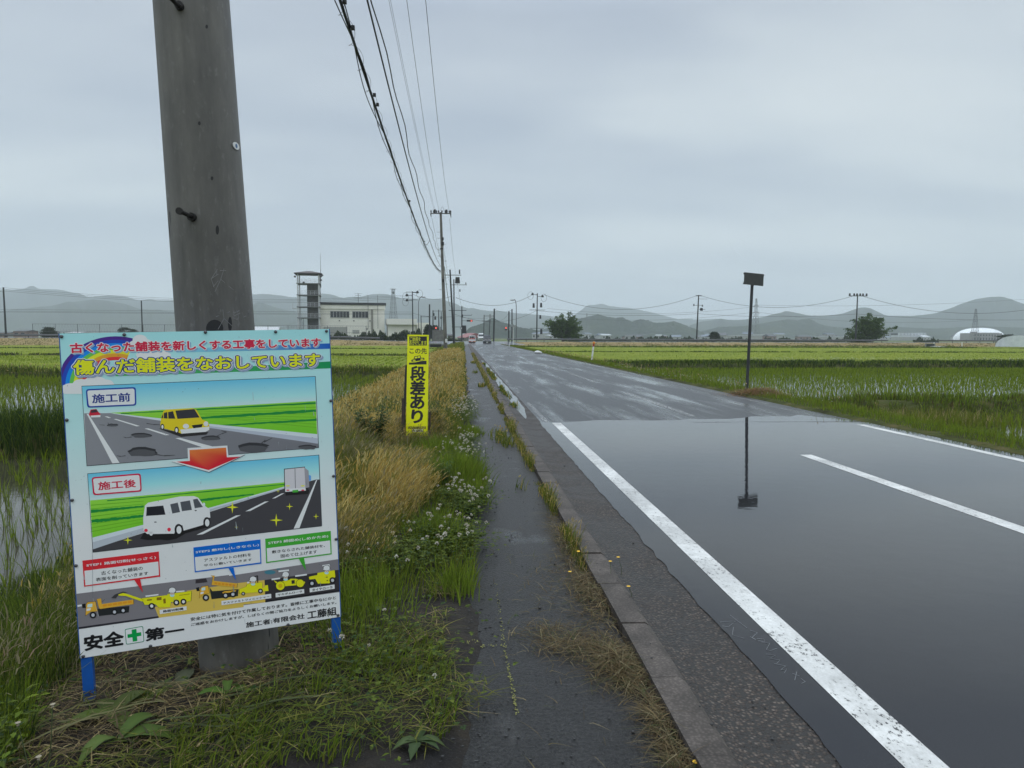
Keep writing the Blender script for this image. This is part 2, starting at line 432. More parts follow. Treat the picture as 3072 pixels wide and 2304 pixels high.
# --- verges
PROF_L = ([-4.6, -3.75, -2.9, -2.1, -1.6, -1.1, -.6, -.25, .0, .12, .22], [-.8, -.63, -.40, -.12, .0, .01, .06, .04, .03, .022, -.012])
def vergez(x, y):
    z = np.interp(x, *PROF_L)
    amp = np.clip((.12 - x) / .5, 0, 1)
    z = z + amp * (.09 * (fbm(x * 1.6, y * 1.6, 11) - .5) + .05 * (fbm(x * 7, y * 7, 12) - .5))
    z = z - .09 * np.exp(-((x + 1.2) ** 2 + (y - 3.45) ** 2) / .16)
    return z + roadz(y) * np.clip((x + 3) / 3, 0, 1)
s = np.linspace(0, 1, 70); yv = np.concatenate([np.linspace(-.5, 14, 260), np.geomspace(14.1, 152, 200)])
def vedge(y):
    e = .10 + .16 * (fbm(y * 1.1, y * 0, 21) - .45) + .10 * (fbm(y * 5, y * 0, 22) - .5)
    return e + .06 * np.clip((y - 8) / 5, 0, 1) - np.clip((3.6 - y) / 1.6, 0, 1) * .12
X = -4.6 + (vedge(yv)[:, None] + 4.6) * s[None]; Y = np.repeat(yv[:, None], 70, 1)
rel = X - vedge(yv)[:, None] + .12
Z = vergez(X, Y); Z[:, -1] = -.01; Z[:, -2] = np.minimum(Z[:, -2], .012)
struct(grid_mesh('left_verge', X, Y, Z, mSoil))
PROF_R = ([7.36, 7.5, 8.3, 8.9, 9.7, 10.4], [-.02, .035, .02, -.2, -.64, -.85])
def vergezr(x, y):
    return np.interp(x, *PROF_R) + np.clip((x - 7.5) / .4, 0, 1) * .10 * (fbm(x * 1.4, y * 1.4, 31) - .5) + roadz(y) * np.clip((10 - x) / 2.5, 0, 1)
s = np.linspace(0, 1, 40); yv2 = np.concatenate([np.linspace(3, 30, 150), np.geomspace(30.3, 152, 120)])
X = 7.36 + 3.04 * s[None] + np.zeros_like(yv2)[:, None]; Y = np.repeat(yv2[:, None], 40, 1)
struct(grid_mesh('right_verge', X, Y, vergezr(X, Y), mBank))

# --- rice paddies: standing water, earth banks between them
def tilt(x): return .035 * x
def field(name, x0, x1, y0, y1, z, mat):
    xs = np.linspace(x0, x1, 12); yy = np.linspace(y0, y1, 6)
    X, Y = np.meshgrid(xs, yy); return struct(grid_mesh(name, X, Y + tilt(X), np.full_like(X, z), mat, False))
WZ = -.60
LEFT = [(1.0, 13.2), (15.0, 38.2), (40.4, 72.5), (74, 107), (109, 143)]
RIGHT = [(5, 18.2), (20.2, 47.2), (50.5, 88.0), (89.5, 128), (130.5, 148)]
for y0, y1 in LEFT: field('paddy_water', -115, -3.3, y0, y1 + .6, WZ, mWater)
for y0, y1 in RIGHT: field('paddy_water', 9.4, 135, y0, y1 + .6, WZ, mWater)
def bank(x0, x1, yc, wid, top, mat, seed):
    n = max(60, int((x1 - x0) / .5)); xs = np.linspace(x0, x1, n); s = np.linspace(-1, 1, 11)
    X, Sg = np.meshgrid(xs, s, indexing='ij')
    wv = wid * (1 + .35 * (fbm(X * .5, X * 0, seed) - .5))
    Y = yc + tilt(X) + Sg * wv / 2 + .25 * (fbm(X * .3, X * 0 + 5, seed + 3) - .5)
    Z = -.72 + (top + .72) * np.clip(1.25 * (1 - np.abs(Sg) ** 2.2), 0, 1) + .07 * (fbm(X * 2, Y * 2, seed + 7) - .5)
    return struct(grid_mesh('field_bank', X, Y, Z, mat))
BANKS_L = [(14.1, 2.0, -.25), (39.4, 2.4, -.36), (73.3, 1.6, -.36), (108, 1.8, -.36), (144.5, 3, -.3)]
BANKS_R = [(19.2, 2.0, -.24), (48.9, 3.2, -.26), (88.8, 1.5, -.36), (129.3, 2.2, -.26), (149.5, 3, -.36)]
for i, (yc, wd, tp) in enumerate(BANKS_L): bank(-115, -3.2, yc, wd, tp, mBank, 40 + i)
for i, (yc, wd, tp) in enumerate(BANKS_R): bank(9.2, 135, yc, wd, tp, mBank, 60 + i)

# --- raised cross road with its dry grass bank
XA = Vector((-84.0, 145.4, 0)); XB = Vector((81.35, 167.2, 0)); XD = (XB - XA).normalized(); XN = Vector((-XD.y, XD.x, 0))
XO = XA + XD * 80.6      # about where our road meets it
def xroadz(s): return float(np.interp(s, [-110, -30, -12, 0, 140], [1.0, .95, .55, .45, .45]))
def xpt(s, o, z): return XO + XD * float(s) + XN * float(o) + Vector((0, 0, float(z)))
ss = np.linspace(-110, 150, 261)
def xstrip(name, prof, mat, s0=-110, s1=150, rough=0):
    sv = ss[(ss >= s0) & (ss <= s1)]
    X = np.zeros((len(sv), len(prof))); Y = X.copy(); Z = X.copy()
    for i, q in enumerate(sv):
        zr = xroadz(q)
        for j, (o, a, bz) in enumerate(prof):
            z = a * zr + bz + rough * (float(vnoise(q * .9, j * 1.7, 9)) - .5) * (0 < j < len(prof) - 1)
            p = xpt(q, o, z); X[i, j], Y[i, j], Z[i, j] = p
    return struct(grid_mesh(name, X, Y, Z, mat))
mAsph = M('distant asphalt', (.06, .062, .065), .25, .2, 1)
xstrip('cross_road', [(-4.6, 1, -.02), (-4.2, 1, .0), (0, 1, .04), (4.2, 1, 0), (4.6, 1, -.02)], mAsph)
xstrip('dry_grass_bank', [(-16.5, 0, -.78), (-15.5, 0, -.55), (-12.5, .25, -.42), (-9, .55, -.30), (-6.5, .85, -.12), (-5.2, 1, -.05), (-4.5, 1, -.03)], mStraw, -110, -7, .35)
xstrip('dry_grass_bank', [(-16.5, 0, -.78), (-15.5, 0, -.55), (-12.5, .25, -.42), (-9, .55, -.30), (-6.5, .85, -.12), (-5.2, 1, -.05), (-4.5, 1, -.03)], mStraw, 13, 150, .35)
xstrip('road_mouth', [(-19, .0, -.02), (-12, .35, 0), (-8, .75, 0), (-4.55, 1, -.005)], mAsph, -7, 14)
xstrip('far_bank', [(4.5, 1, -.03), (9, .5, -.4), (13, 0, -.78)], mBank)
# pale concrete farm track beyond the gap in the guard rail
fp = [G(2795, 1032), G(2905, 1036)]
b = MB(); q0, q1 = PZ(2800, 150, -.1), PZ(2905, 141, -.42)
dr = (q1 - q0).normalized(); nr = Vector((-dr.y, dr.x, 0))
b.add([q0 + nr * 1.2, q0 - nr * 1.2, q1 - nr * 1.2, q1 + nr * 1.2], [(0, 3, 2, 1)])
struct(b.build('farm_track', M('pale concrete', (.42, .41, .38), .8)))

# --- hills
t = NT('forested hill'); n = t.noise(.012, 7, .65); n2 = t.noise(.06, 4, .6)
mHill = t.set(**{'Base Color': t.mix(t.ramp(n2, (.35, 0.), (.65, .6)), t.ramp(n, (.38, (.014, .022, .016)), (.55, (.024, .036, .022)), (.68, (.045, .055, .030))), (.02, .03, .015)), 'Roughness': 1., 'Specular IOR Level': .05, 'Normal': t.bump(n2, .8, 8)})
def ridge(pts, D, half, seed, foot=-1.0, trees=0.0, nu=260):
    us = np.linspace(pts[0][0], pts[-1][0], nu)
    vs = np.interp(us, [p[0] for p in pts], [p[1] for p in pts])
    k = np.exp(-np.linspace(-2, 2, 7) ** 2); k /= k.sum(); vs = np.convolve(np.pad(vs, 3, mode='edge'), k, 'valid')
    tt = np.concatenate([np.linspace(-1, 0, 26), np.linspace(.06, 1, 10)])
    X = np.zeros((nu, len(tt))); Y = X.copy(); Z = X.copy()
    for i, (u, v) in enumerate(zip(us, vs)):
        zt = P(u, v, D).z - foot
        edge = min(1, min(i, nu - 1 - i) / 6)
        for j, q in enumerate(tt):
            d = D + half * q
            p = P(u, 1010, d)
            sh = (.5 + .5 * cos(pi * q)) ** .85
            g = 1 + (.55 * (float(fbm(u * .02 + q * .7, q * 2.1, seed)) - .47)) * sin(pi * min(1, abs(q))) 
            X[i, j], Y[i, j] = p.x, p.y
            Z[i, j] = foot + max(0, zt * sh * g * edge)
            if trees and sh > .05: Z[i, j] += trees * (float(vnoise(u * .35, q * 40, seed + 1)) - .3) * sh
    return struct(grid_mesh('hills', X, Y, Z, mHill))
ridge([(-250, 905), (-80, 885), (0, 874), (76, 867), (160, 868.5), (190, 869.6), (228, 880), (262, 893), (327, 886.7), (380, 889), (418, 902), (528, 901), (640, 893), (750, 885), (800, 882), (858, 890), (892, 893), (974, 882), (1002, 885), (1031, 896), (1089, 890), (1124, 882), (1162, 883), (1205, 896), (1263, 896), (1320, 900), (1348, 906), (1377, 917), (1390, 926), (1430, 928), (1457, 932), (1511, 935), (1547, 940), (1640, 947), (1720, 975), (1800, 1000)], 3000, 700, 101)
ridge([(-250, 950), (-100, 942), (0, 935), (90, 925), (171, 916), (248, 903), (281, 899), (323, 903), (380, 912), (418, 927), (520, 935), (640, 925), (752, 916), (779, 906), (840, 927), (900, 940), (1000, 960), (1100, 985), (1200, 1002)], 2100, 500, 102)
ridge([(1393, 1000), (1410, 984), (1430, 977), (1452, 970), (1464, 963), (1473, 957), (1481, 957), (1492, 962), (1502, 968), (1530, 975), (1560, 984), (1600, 990), (1640, 1000)], 950, 110, 103, trees=2.0)
ridge([(1640, 985), (1700, 965), (1736, 938), (1760, 919), (1788, 917), (1801, 913), (1826, 919), (1885, 924), (1950, 936), (1994, 948), (2037, 959), (2160, 958), (2300, 975), (2420, 1000)], 3500, 700, 104)
ridge([(1600, 996), (1690, 975), (1739, 957), (1777, 948.5), (1793, 944), (1804, 947), (1847, 957), (1864, 954), (1877, 960), (1896, 967), (1920, 959), (1945, 963), (1967, 969), (1994, 969), (2021, 965), (2048, 975), (2086, 988), (2102, 996), (2130, 1004)], 1300, 170, 105, trees=2.2)
ridge([(2040, 985), (2100, 966), (2160, 957), (2201, 963), (2259, 955), (2296, 951), (2325, 943), (2362, 934.6), (2391, 939), (2424, 947), (2465, 949), (2514, 945), (2543, 934.6), (2572, 924), (2589, 922), (2609, 925), (2655, 947), (2737, 948), (2799, 941), (2840, 928), (2881, 912), (2923, 897), (2980, 892), (3005, 894), (3034, 901), (3072, 914), (3160, 940), (3300, 960)], 2300, 500, 106)
ridge([(2080, 1000), (2160, 982), (2242, 978), (2313, 967), (2358, 959), (2391, 961), (2428, 957), (2457, 974), (2502, 982), (2600, 985), (2700, 983), (2800, 986), (2950, 980), (3072, 984), (3200, 996)], 1500, 190, 107, trees=2.0)
# ------------------------------------------------------------------ printed boards
def homography(src, dst):
    A = []
    for (x, y), (u, v) in zip(src, dst):
        A.append([x, y, 1, 0, 0, 0, -u * x, -u * y, -u]); A.append([0, 0, 0, x, y, 1, -v * x, -v * y, -v])
    return np.linalg.svd(np.array(A, float))[2][-1].reshape(3, 3)
class Print:
    """flat printed artwork on a board: layers a fraction of a millimetre apart, colours per vertex"""
    STEP = .00022
    def __init__(self, H, crops, y0=0.0, gain=1.55, z0=0.0, clip=None):
        self.H = H; self.crops = crops; self.y0 = y0; self.gain = gain; self.z0 = z0; self.mb = MB(); self.tx = MB(); self.clip = clip
    def pt(self, k, x, y):
        ox, oy, s = self.crops[k]; q = self.H @ np.array([ox + x / s, oy + y / s, 1.]); a, b = q[0] / q[2], q[1] / q[2]
        if self.clip: a = min(max(a, self.clip[0]), self.clip[1]); b = min(max(b, self.clip[2]), self.clip[3])
        return a, b
    def c(self, col): return tuple(min(.86, x * self.gain) for x in srgb(*col))
    def raw(self, pts, col, lv, mb=None):
        """pts in board coordinates; col one colour or one per point"""
        mb = mb or self.mb; area = sum(pts[i][0] * pts[(i + 1) % len(pts)][1] - pts[(i + 1) % len(pts)][0] * pts[i][1] for i in range(len(pts)))
        cols = col if isinstance(col[0], (tuple, list)) else [col] * len(pts)
        pts = list(pts); cols = list(cols)
        if area < 0: pts.reverse(); cols.reverse()
        mb.col = (0, 0, 0); n = len(mb.c)
        mb.add([(x, self.y0 - self.STEP * (lv + 1), self.z0 + y) for x, y in pts], [tuple(range(len(pts)))])
        mb.c[n:] = [self.c(q) for q in cols]
    def poly(self, k, pts, col, lv): self.raw([self.pt(k, *p) for p in pts], col, lv)
    def outl(self, k, pts, col, lv, line=(25, 22, 20), g=1.06):
        cx = sum(p[0] for p in pts) / len(pts); cy = sum(p[1] for p in pts) / len(pts)
        d = max(abs(p[0] - cx) for p in pts); e = 1 + 5 / max(d, 1)
        self.poly(k, [(cx + (x - cx) * e, cy + (y - cy) * e) for x, y in pts], line, lv); self.poly(k, pts, col, lv + 1)
    def ell(self, k, x, y, rx, ry, col, lv, n=20): self.poly(k, [(x + rx * cos(2 * pi * i / n), y + ry * sin(2 * pi * i / n)) for i in range(n)], col, lv)
    def text(self, k, s, lb, rt, layers):
        """layers: list of (offset, colour, level, dx, dy)"""
        x0, y0 = self.pt(k, *lb); x1, y1 = self.pt(k, *rt)
        self.rtext(s, x0, y0, x1, y1, layers)
    def rtext(self, s, x0, y0, x1, y1, layers):
        cu = bpy.data.curves.new('lettering', 'FONT'); cu.body = s; cu.resolution_u = 3
        ob = bpy.data.objects.new('lettering', cu); COL.objects.link(ob); bpy.context.view_layer.update()
        me = bpy.data.meshes.new_from_object(ob.evaluated_get(bpy.context.evaluated_depsgraph_get()))
        co = np.empty(len(me.vertices) * 3); me.vertices.foreach_get('co', co); co = co.reshape(-1, 3)
        fs = [tuple(p.vertices) for p in me.polygons]; bpy.data.meshes.remove(me); bpy.data.objects.remove(ob); bpy.data.curves.remove(cu)
        bx0, bx1, by0, by1 = co[:, 0].min(), co[:, 0].max(), co[:, 1].min(), co[:, 1].max()
        sx = (x1 - x0) / (bx1 - bx0); sy = (y1 - y0) / (by1 - by0)
        for off, col, lv, dx, dy in layers:
            self.tx.col = self.c(col)
            k = 12 if off > .03 else 8 if off > .0 else 0         # stroke weight: the same glyphs laid side by side
            ring = [(0, 0)] + [(off * cos(2 * pi * i / k), off * sin(2 * pi * i / k)) for i in range(k)]
            for i, (ox, oy) in enumerate(ring):
                X = x0 + (co[:, 0] - bx0 + ox) * sx + dx; Y = y0 + (co[:, 1] - by0 + oy) * sy + dy
                yy_ = self.y0 - self.STEP * (lv + 1 + .06 * i)
                self.tx.add([(u_, yy_, self.z0 + v_) for u_, v_ in zip(X, Y)], fs)
    def grad(self, k, tl, tr, br, bl, stops, lv):
        """vertical colour run printed inside a quad"""
        A, B, Cc, D = (np.array(self.pt(k, *p)) for p in (tl, tr, br, bl))
        for (t0, c0), (t1, c1) in zip(stops[:-1], stops[1:]):
            self.raw([tuple(A + (D - A) * t0), tuple(B + (Cc - B) * t0), tuple(B + (Cc - B) * t1), tuple(A + (D - A) * t1)], [c0, c0, c1, c1], lv)

mPrint = COLMAT('printed sheet', .35, .03, 3, .45)
# ---- large construction notice board
BL = Vector((-1.65145807, 3.10157236, .15621381)); BX = Vector((.95422667, .2980583, .02475309)).normalized()
BZ = Vector((-.02761748, .00071107, .99961831)); BZ = (BZ - BX * BZ.dot(BX)).normalized(); BY = BZ.cross(BX)
BW, BH = 1.1026, 1.40
zb = .17                                              # the board's lower edge above the foot
root = BL - BZ * zb
mat = Matrix.Identity(4)
for i in range(3): mat[i][0] = BX[i]; mat[i][1] = BY[i]; mat[i][2] = BZ[i]; mat[i][3] = root[i]
sign = bpy.data.objects.new('construction_notice_board', None); COL.objects.link(sign); sign.matrix_world = mat
tag(sign, 'large light blue road works notice board with pictures, on blue legs before the concrete pole', 'notice board')
b = MB(); b.box(0, BW, 0, .004, zb, zb + BH); b.build('board', M('sheet metal', (.30, .42, .48), .4), sign)
b = MB()
for x0, x1, z0, z1 in ((-.004, .040, zb - .002, zb + BH), (BW - .040, BW + .004, zb - .002, zb + BH)): b.box(x0, x1, .0045, .045, z0, z1)
for z0 in (zb - .002, zb + .68, zb + BH - .042): b.box(.0405, BW - .0405, .0065, .040, z0, z0 + .04)
b.build('timber_frame', mBluePaint, sign)
for x0, zlow in ((0, -.13), (BW - .042, -.12)):
    b = MB(); b.box(x0, x0 + .042, .004, .046, zlow, zb - .0025); b.build('leg', mBluePaint, sign)

src = [(176.4, 1000.7), (986, 987), (1021.5, 1850), (241.5, 1975)]
H = homography(src, [(0, BH), (BW, BH), (BW, 0), (0, 0)])
A = Print(H, {1: (150, 960, 2.4578), 2: (150, 1380, 2.4578), 3: (200, 1580, 4.1477), 4: (560, 1580, 4.424)}, 0, 1.5, zb, (0, BW, 0, BH))
W_ = (212, 224, 232); K_ = (22, 22, 26)
for (y0, c0), (y1, c1) in zip([(0, W_), (.55, W_), (1.0, (164, 203, 230)), (1.4, (146, 197, 229))][:-1], [(.55, W_), (1.0, (164, 203, 230)), (1.4, (146, 197, 229))]):
    A.raw([(0.001, y0), (BW - .001, y0), (BW - .001, y1), (0.001, y1)], [c0, c0, c1, c1], 0)
bands = [(62, 28, 120), (20, 60, 160), (0, 120, 200), (90, 170, 70), (235, 215, 40), (235, 140, 40), (205, 40, 50)]
for i, col in enumerate(bands):
    s0, s1 = 1 - .07 * i, 1 - .07 * (i + 1); aa = [rad(q) for q in range(70, 183, 5)]
    for q0, q1 in zip(aa[:-1], aa[1:]):
        A.poly(1, [(480 + 430 * s0 * cos(q0), 480 - 360 * s0 * sin(q0)), (480 + 430 * s0 * cos(q1), 480 - 360 * s0 * sin(q1)), (480 + 430 * s1 * cos(q1), 480 - 360 * s1 * sin(q1)), (480 + 430 * s1 * cos(q0), 480 - 360 * s1 * sin(q0))], col, 1)
def cloud(pts, lv):
    for i, (x, y, rx, ry) in enumerate(pts): A.ell(1, x, y, rx, ry, (214, 222, 232), lv + .05 * i)
cloud([(150, 500, 62, 34), (230, 480, 70, 45), (330, 465, 90, 50), (410, 480, 60, 42), (130, 520, 60, 22), (660, 148, 55, 40), (700, 185, 60, 45), (760, 260, 130, 40), (620, 180, 40, 30)], 2)
A.poly(1, [(95, 500), (470, 470), (470, 520), (330, 545), (100, 545)], (205, 220, 231), 2.6)
A.poly(1, [(930, 212), (2062, 172), (2065, 212), (930, 240)], [(120, 185, 225), (0, 78, 165), (0, 78, 165), (120, 185, 225)], 2)
A.poly(1, [(480, 402), (2066, 305), (2068, 356), (480, 415)], [(70, 165, 90), (0, 125, 72), (0, 125, 72), (70, 165, 90)], 2)
A.text(1, '古くなった舗装を新しくする工事をしています', (150, 243), (1990, 133), [(.075, (120, 150, 178), 3, .006, -.006), (.10, (222, 228, 236), 4, 0, 0), (.036, (180, 22, 58), 6, 0, 0)])
A.text(1, '傷んだ舗装をなおしています', (176, 404), (1984, 245), [(.135, (125, 140, 165), 7, .007, -.007), (.135, (222, 228, 236), 8, 0, 0), (.090, (12, 48, 112), 10, 0, 0), (.030, (236, 222, 20), 12, 0, 0)])
# panel: before
P1 = [(233, 490), (1952, 418), (1976, 940), (272, 1073)]
A.poly(1, [(229, 486), (1956, 414), (1981, 943), (268, 1078)], (40, 50, 60), 3)
A.grad(1, *P1, [(0, (92, 172, 216)), (.25, (150, 200, 226)), (.45, (212, 226, 234)), (1, (212, 226, 234))], 4)
FG = (110, 178, 40); DG = (20, 120, 50)
A.poly(1, [(440, 684), (1957, 597), (1968, 845), (1170, 765)], [(130, 190, 60), (120, 185, 45), (100, 175, 35), (110, 178, 40)], 5)
def hedge(k, x0, y0, x1, y1, w0, w1, lv):
    n = 26; up = []; dn = []
    for i in range(n + 1):
        q = i / n; x = x0 + (x1 - x0) * q; y = y0 + (y1 - y0) * q; wv = (w0 + (w1 - w0) * q)
        up.append((x, y - wv * random.uniform(.35, .65))); dn.append((x, y + wv * random.uniform(.35, .65)))
    A.poly(k, up + dn[::-1], DG, lv)
hedge(1, 520, 690, 1957, 612, 6, 14, 6); hedge(1, 1110, 722, 1960, 668, 16, 20, 6); hedge(1, 1240, 778, 1964, 735, 8, 18, 6)
for i in range(7): A.poly(1, [(900 + 60 * i, 668 + 9 * i), (1960, 640 + 25 * i), (1960, 645 + 25 * i), (900 + 60 * i, 671 + 9 * i)], (95, 160, 32), 5.5)
A.poly(1, [(250, 688), (440, 686), (1975, 905), (1976, 940), (272, 1073)], [(122, 122, 127), (122, 122, 127), (108, 108, 114), (100, 100, 106), (122, 122, 127)], 6.5)
A.poly(1, [(440, 684), (1170, 766), (1970, 842), (1974, 912), (1170, 795), (470, 692)], (186, 194, 204), 7)
A.poly(1, [(1170, 782), (1972, 872), (1974, 912), (1170, 795)], (160, 166, 178), 7.5)
for q in ([(268, 692), (280, 691), (511, 1053), (458, 1057)], [(400, 711), (420, 710), (449, 721), (430, 723)], [(467, 731), (486, 729), (661, 781), (636, 784)], [(694, 800), (722, 798), (879, 847), (850, 850)], [(922, 871), (956, 868), (1195, 932), (1128, 941)]): A.poly(1, q, (214, 222, 230), 8)
def pothole(k, x, y, rx, ry, lv=8):
    n = 14; pr = [random.uniform(.75, 1.1) for _ in range(n)]
    A.poly(k, [(x + rx * pr[i] * cos(2 * pi * i / n), y + ry * pr[i] * sin(2 * pi * i / n) - ry * .25) for i in range(n)], (44, 44, 48), lv)
    A.poly(k, [(x + rx * .94 * pr[i] * cos(2 * pi * i / n), y + ry * .8 * pr[i] * sin(2 * pi * i / n) + ry * .1) for i in range(n)], (74, 74, 78), lv + 1)
for q in ((460, 777, 46, 11), (675, 852, 80, 18), (1187, 872, 76, 19), (675, 975, 122, 35), (1495, 950, 128, 38), (1900, 940, 70, 17)): pothole(1, *q)
def crack(pts, wd=5):
    for (x0, y0), (x1, y1) in zip(pts[:-1], pts[1:]):
        d = math.hypot(x1 - x0, y1 - y0); nx, ny = -(y1 - y0) / d * wd / 2, (x1 - x0) / d * wd / 2
        A.poly(1, [(x0 + nx, y0 + ny), (x1 + nx * .4, y1 + ny * .4), (x1 - nx * .4, y1 - ny * .4), (x0 - nx, y0 - ny)], (58, 58, 62), 9)
crack([(1550, 915), (1585, 885), (1575, 900), (1635, 870)], 9); crack([(770, 990), (840, 1000), (920, 996)], 8); crack([(600, 862), (560, 868), (540, 862)], 6); crack([(710, 762), (760, 770), (810, 772)], 6); crack([(1220, 860), (1265, 838), (1300, 826), (1260, 815)], 7); crack([(555, 1000), (520, 1005), (490, 1000)], 6); crack([(430, 770), (425, 755)], 5); crack([(400, 775), (360, 772)], 4)
A.poly(1, [(800, 798), (830, 812), (965, 862), (1150, 845), (1168, 826), (960, 830)], (38, 36, 38), 9)
A.poly(1, [(812, 765), (818, 715), (834, 672), (852, 660), (1050, 651), (1078, 662), (1120, 735), (1164, 750), (1173, 785), (1173, 812), (967, 838), (940, 826), (812, 792)], (232, 178, 28), 10)
A.poly(1, [(922, 668), (1062, 656), (1100, 718), (938, 729)], (44, 44, 50), 11)
A.poly(1, [(868, 680), (904, 672), (922, 727), (871, 727)], (40, 40, 46), 11); A.poly(1, [(838, 684), (862, 678), (864, 726), (836, 724)], (40, 40, 46), 11); A.poly(1, [(818, 722), (833, 685), (831, 724)], (40, 40, 46), 11)
A.poly(1, [(958, 808), (1172, 786), (1172, 810), (1145, 824), (968, 838)], (214, 220, 224), 11); A.poly(1, [(1042, 776), (1125, 766), (1117, 789), (1056, 798)], (28, 28, 32), 12)
A.ell(1, 1000, 783, 22, 18, (226, 230, 234), 12); A.ell(1, 1148, 765, 17, 18, (226, 230, 234), 12)
for x, y, rx, ry in ((827, 788, 14, 23), (931, 812, 16, 26)): A.ell(1, x, y, rx, ry, (28, 28, 30), 11); A.ell(1, x, y, rx * .55, ry * .65, (200, 204, 210), 12)
A.poly(1, [(284, 697), (298, 660), (340, 656), (356, 680), (369, 690), (370, 712), (302, 716)], (178, 28, 52), 10); A.poly(1, [(300, 666), (340, 660), (352, 679), (300, 685)], (50, 44, 52), 11); A.poly(1, [(296, 705), (370, 700), (370, 716), (302, 719)], (212, 218, 224), 11)
def rrect(k, q, r, col, lv):
    pts = []; n = len(q)
    for i in range(n):
        p0, p1, p2 = (np.array(q[(i + j - 1) % n], float) for j in range(3))
        a = p1 + (p0 - p1) / np.linalg.norm(p0 - p1) * r; c = p1 + (p2 - p1) / np.linalg.norm(p2 - p1) * r
        for s in (0, .25, .5, .75, 1): pts.append(tuple((1 - s) ** 2 * a + 2 * s * (1 - s) * p1 + s * s * c))
    A.poly(k, pts, col, lv)
rrect(1, [(261, 510), (630, 494), (635, 630), (272, 647)], 22, (12, 55, 140), 9); rrect(1, [(272, 520), (620, 505), (624, 621), (284, 636)], 16, (220, 226, 233), 10)
A.text(1, '施工前', (312, 612), (585, 536), [(.024, (22, 44, 116), 11, 0, 0)])
# panel: after
P2 = [(277, 103), (1978, -35), (2000, 485), (318, 678)]
A.poly(2, [(273, 99), (1983, -39), (2005, 488), (314, 683)], (40, 50, 60), 3)
A.grad(2, *P2, [(0, (92, 172, 216)), (.2, (140, 196, 226)), (.42, (212, 226, 234)), (1, (212, 226, 234))], 4)
A.poly(2, [(294, 298), (1735, 163), (1735, 195), (1180, 350), (690, 478), (312, 575)], [(130, 190, 60), (120, 185, 45), (105, 176, 36), (105, 176, 36), (105, 176, 36), (110, 178, 40)], 5)
hedge(2, 300, 378, 690, 342, 20, 14, 6); hedge(2, 305, 452, 690, 412, 22, 18, 6); hedge(2, 1090, 298, 1500, 252, 18, 9, 6); hedge(2, 420, 300, 1735, 178, 7, 7, 6)
for i in range(8): A.poly(2, [(300, 330 + 28 * i), (690, 300 + 22 * i), (690, 304 + 22 * i), (300, 336 + 28 * i)], (92, 158, 32), 5.5)
A.poly(2, [(316, 655), (1740, 204), (1958, 144), (1986, 143), (2000, 485), (318, 678)], (60, 58, 62), 6.5)
A.poly(2, [(312, 572), (690, 476), (1180, 350), (1738, 192), (1742, 206), (1180, 376), (690, 532), (316, 658)], (186, 194, 202), 7); A.poly(2, [(314, 606), (690, 500), (1180, 362), (1740, 199), (1742, 206), (1180, 376), (690, 532), (316, 658)], (162, 168, 176), 7.5)
for q in ([(1960, 148), (1968, 147), (1838, 501), (1795, 506)], [(1080, 551), (1126, 547), (1406, 405), (1370, 409)], [(1440, 378), (1476, 375), (1612, 303), (1582, 306)], [(1635, 284), (1660, 281), (1727, 244), (1705, 247)]): A.poly(2, q, (216, 222, 228), 8)
A.poly(2, [(662, 580), (720, 590), (800, 586), (870, 592), (930, 580), (1000, 540), (1172, 492), (1180, 465), (920, 540), (690, 540)], (26, 24, 26), 8)
for x, y, rx, ry in ((742, 540, 20, 22), (947, 512, 30, 42), (1155, 460, 26, 40)): A.ell(2, x, y, rx, ry, (24, 24, 28), 9 if x < 800 else 11); A.ell(2, x + 3, y + 2, rx * .62, ry * .68, (206, 212, 226), 10 if x < 800 else 12)
A.poly(2, [(688, 520), (686, 425), (699, 335), (722, 314), (960, 268), (1060, 265), (1092, 277), (1132, 332), (1176, 362), (1181, 425), (1168, 425), (1140, 425), (1128, 478), (985, 520), (975, 480), (935, 480), (915, 542), (715, 545)], (216, 224, 230), 10)
A.poly(2, [(712, 346), (834, 335), (850, 402), (708, 412)], (28, 28, 36), 11)
for q in ([(885, 326), (940, 313), (958, 383), (901, 394)], [(959, 309), (1030, 297), (1045, 367), (972, 377)], [(1053, 291), (1085, 284), (1126, 346), (1066, 355)]): A.poly(2, q, (74, 76, 82), 11)
A.ell(2, 707, 518, 13, 12, (200, 40, 62), 11); A.ell(2, 877, 512, 13, 14, (200, 40, 62), 11); A.ell(2, 776, 457, 10, 4, (60, 60, 64), 11); A.ell(2, 1073, 372, 8, 4, (40, 40, 44), 11); A.ell(2, 1134, 328, 9, 15, (190, 200, 214), 11)
A.poly(2, [(1735, 240), (1890, 225), (1910, 215), (1905, 250), (1735, 262)], (28, 26, 28), 8)
A.outl(2, [(1728, 69), (1873, 54), (1882, 206), (1732, 212)], (184, 180, 184), 9); A.poly(2, [(1873, 54), (1904, 78), (1910, 200), (1882, 206)], (140, 136, 142), 10)
A.poly(2, [(1732, 212), (1882, 205), (1885, 225), (1732, 234)], (206, 206, 210), 11); A.poly(2, [(1802, 62), (1806, 62), (1810, 208), (1806, 208)], (90, 88, 92), 12); A.poly(2, [(1786, 222), (1828, 218), (1829, 236), (1787, 240)], (60, 150, 50), 12)
for x in (1752, 1862): A.ell(2, x, 222, 12, 5, (190, 60, 80), 12); A.ell(2, x, 190, 16, 5, (210, 200, 70), 12)
A.ell(2, 1890, 222, 10, 22, (30, 30, 32), 8.5); A.poly(2, [(1905, 110), (1922, 115), (1922, 150), (1910, 155)], (80, 140, 200), 10)
def sparkle(k, x, y, r, lv=9):
    A.poly(k, [(x + (r if i % 2 == 0 else r * .2) * cos(pi * i / 4), y + (r if i % 2 == 0 else r * .2) * sin(pi * i / 4) * 1.0) for i in range(8)], (240, 222, 40), lv)
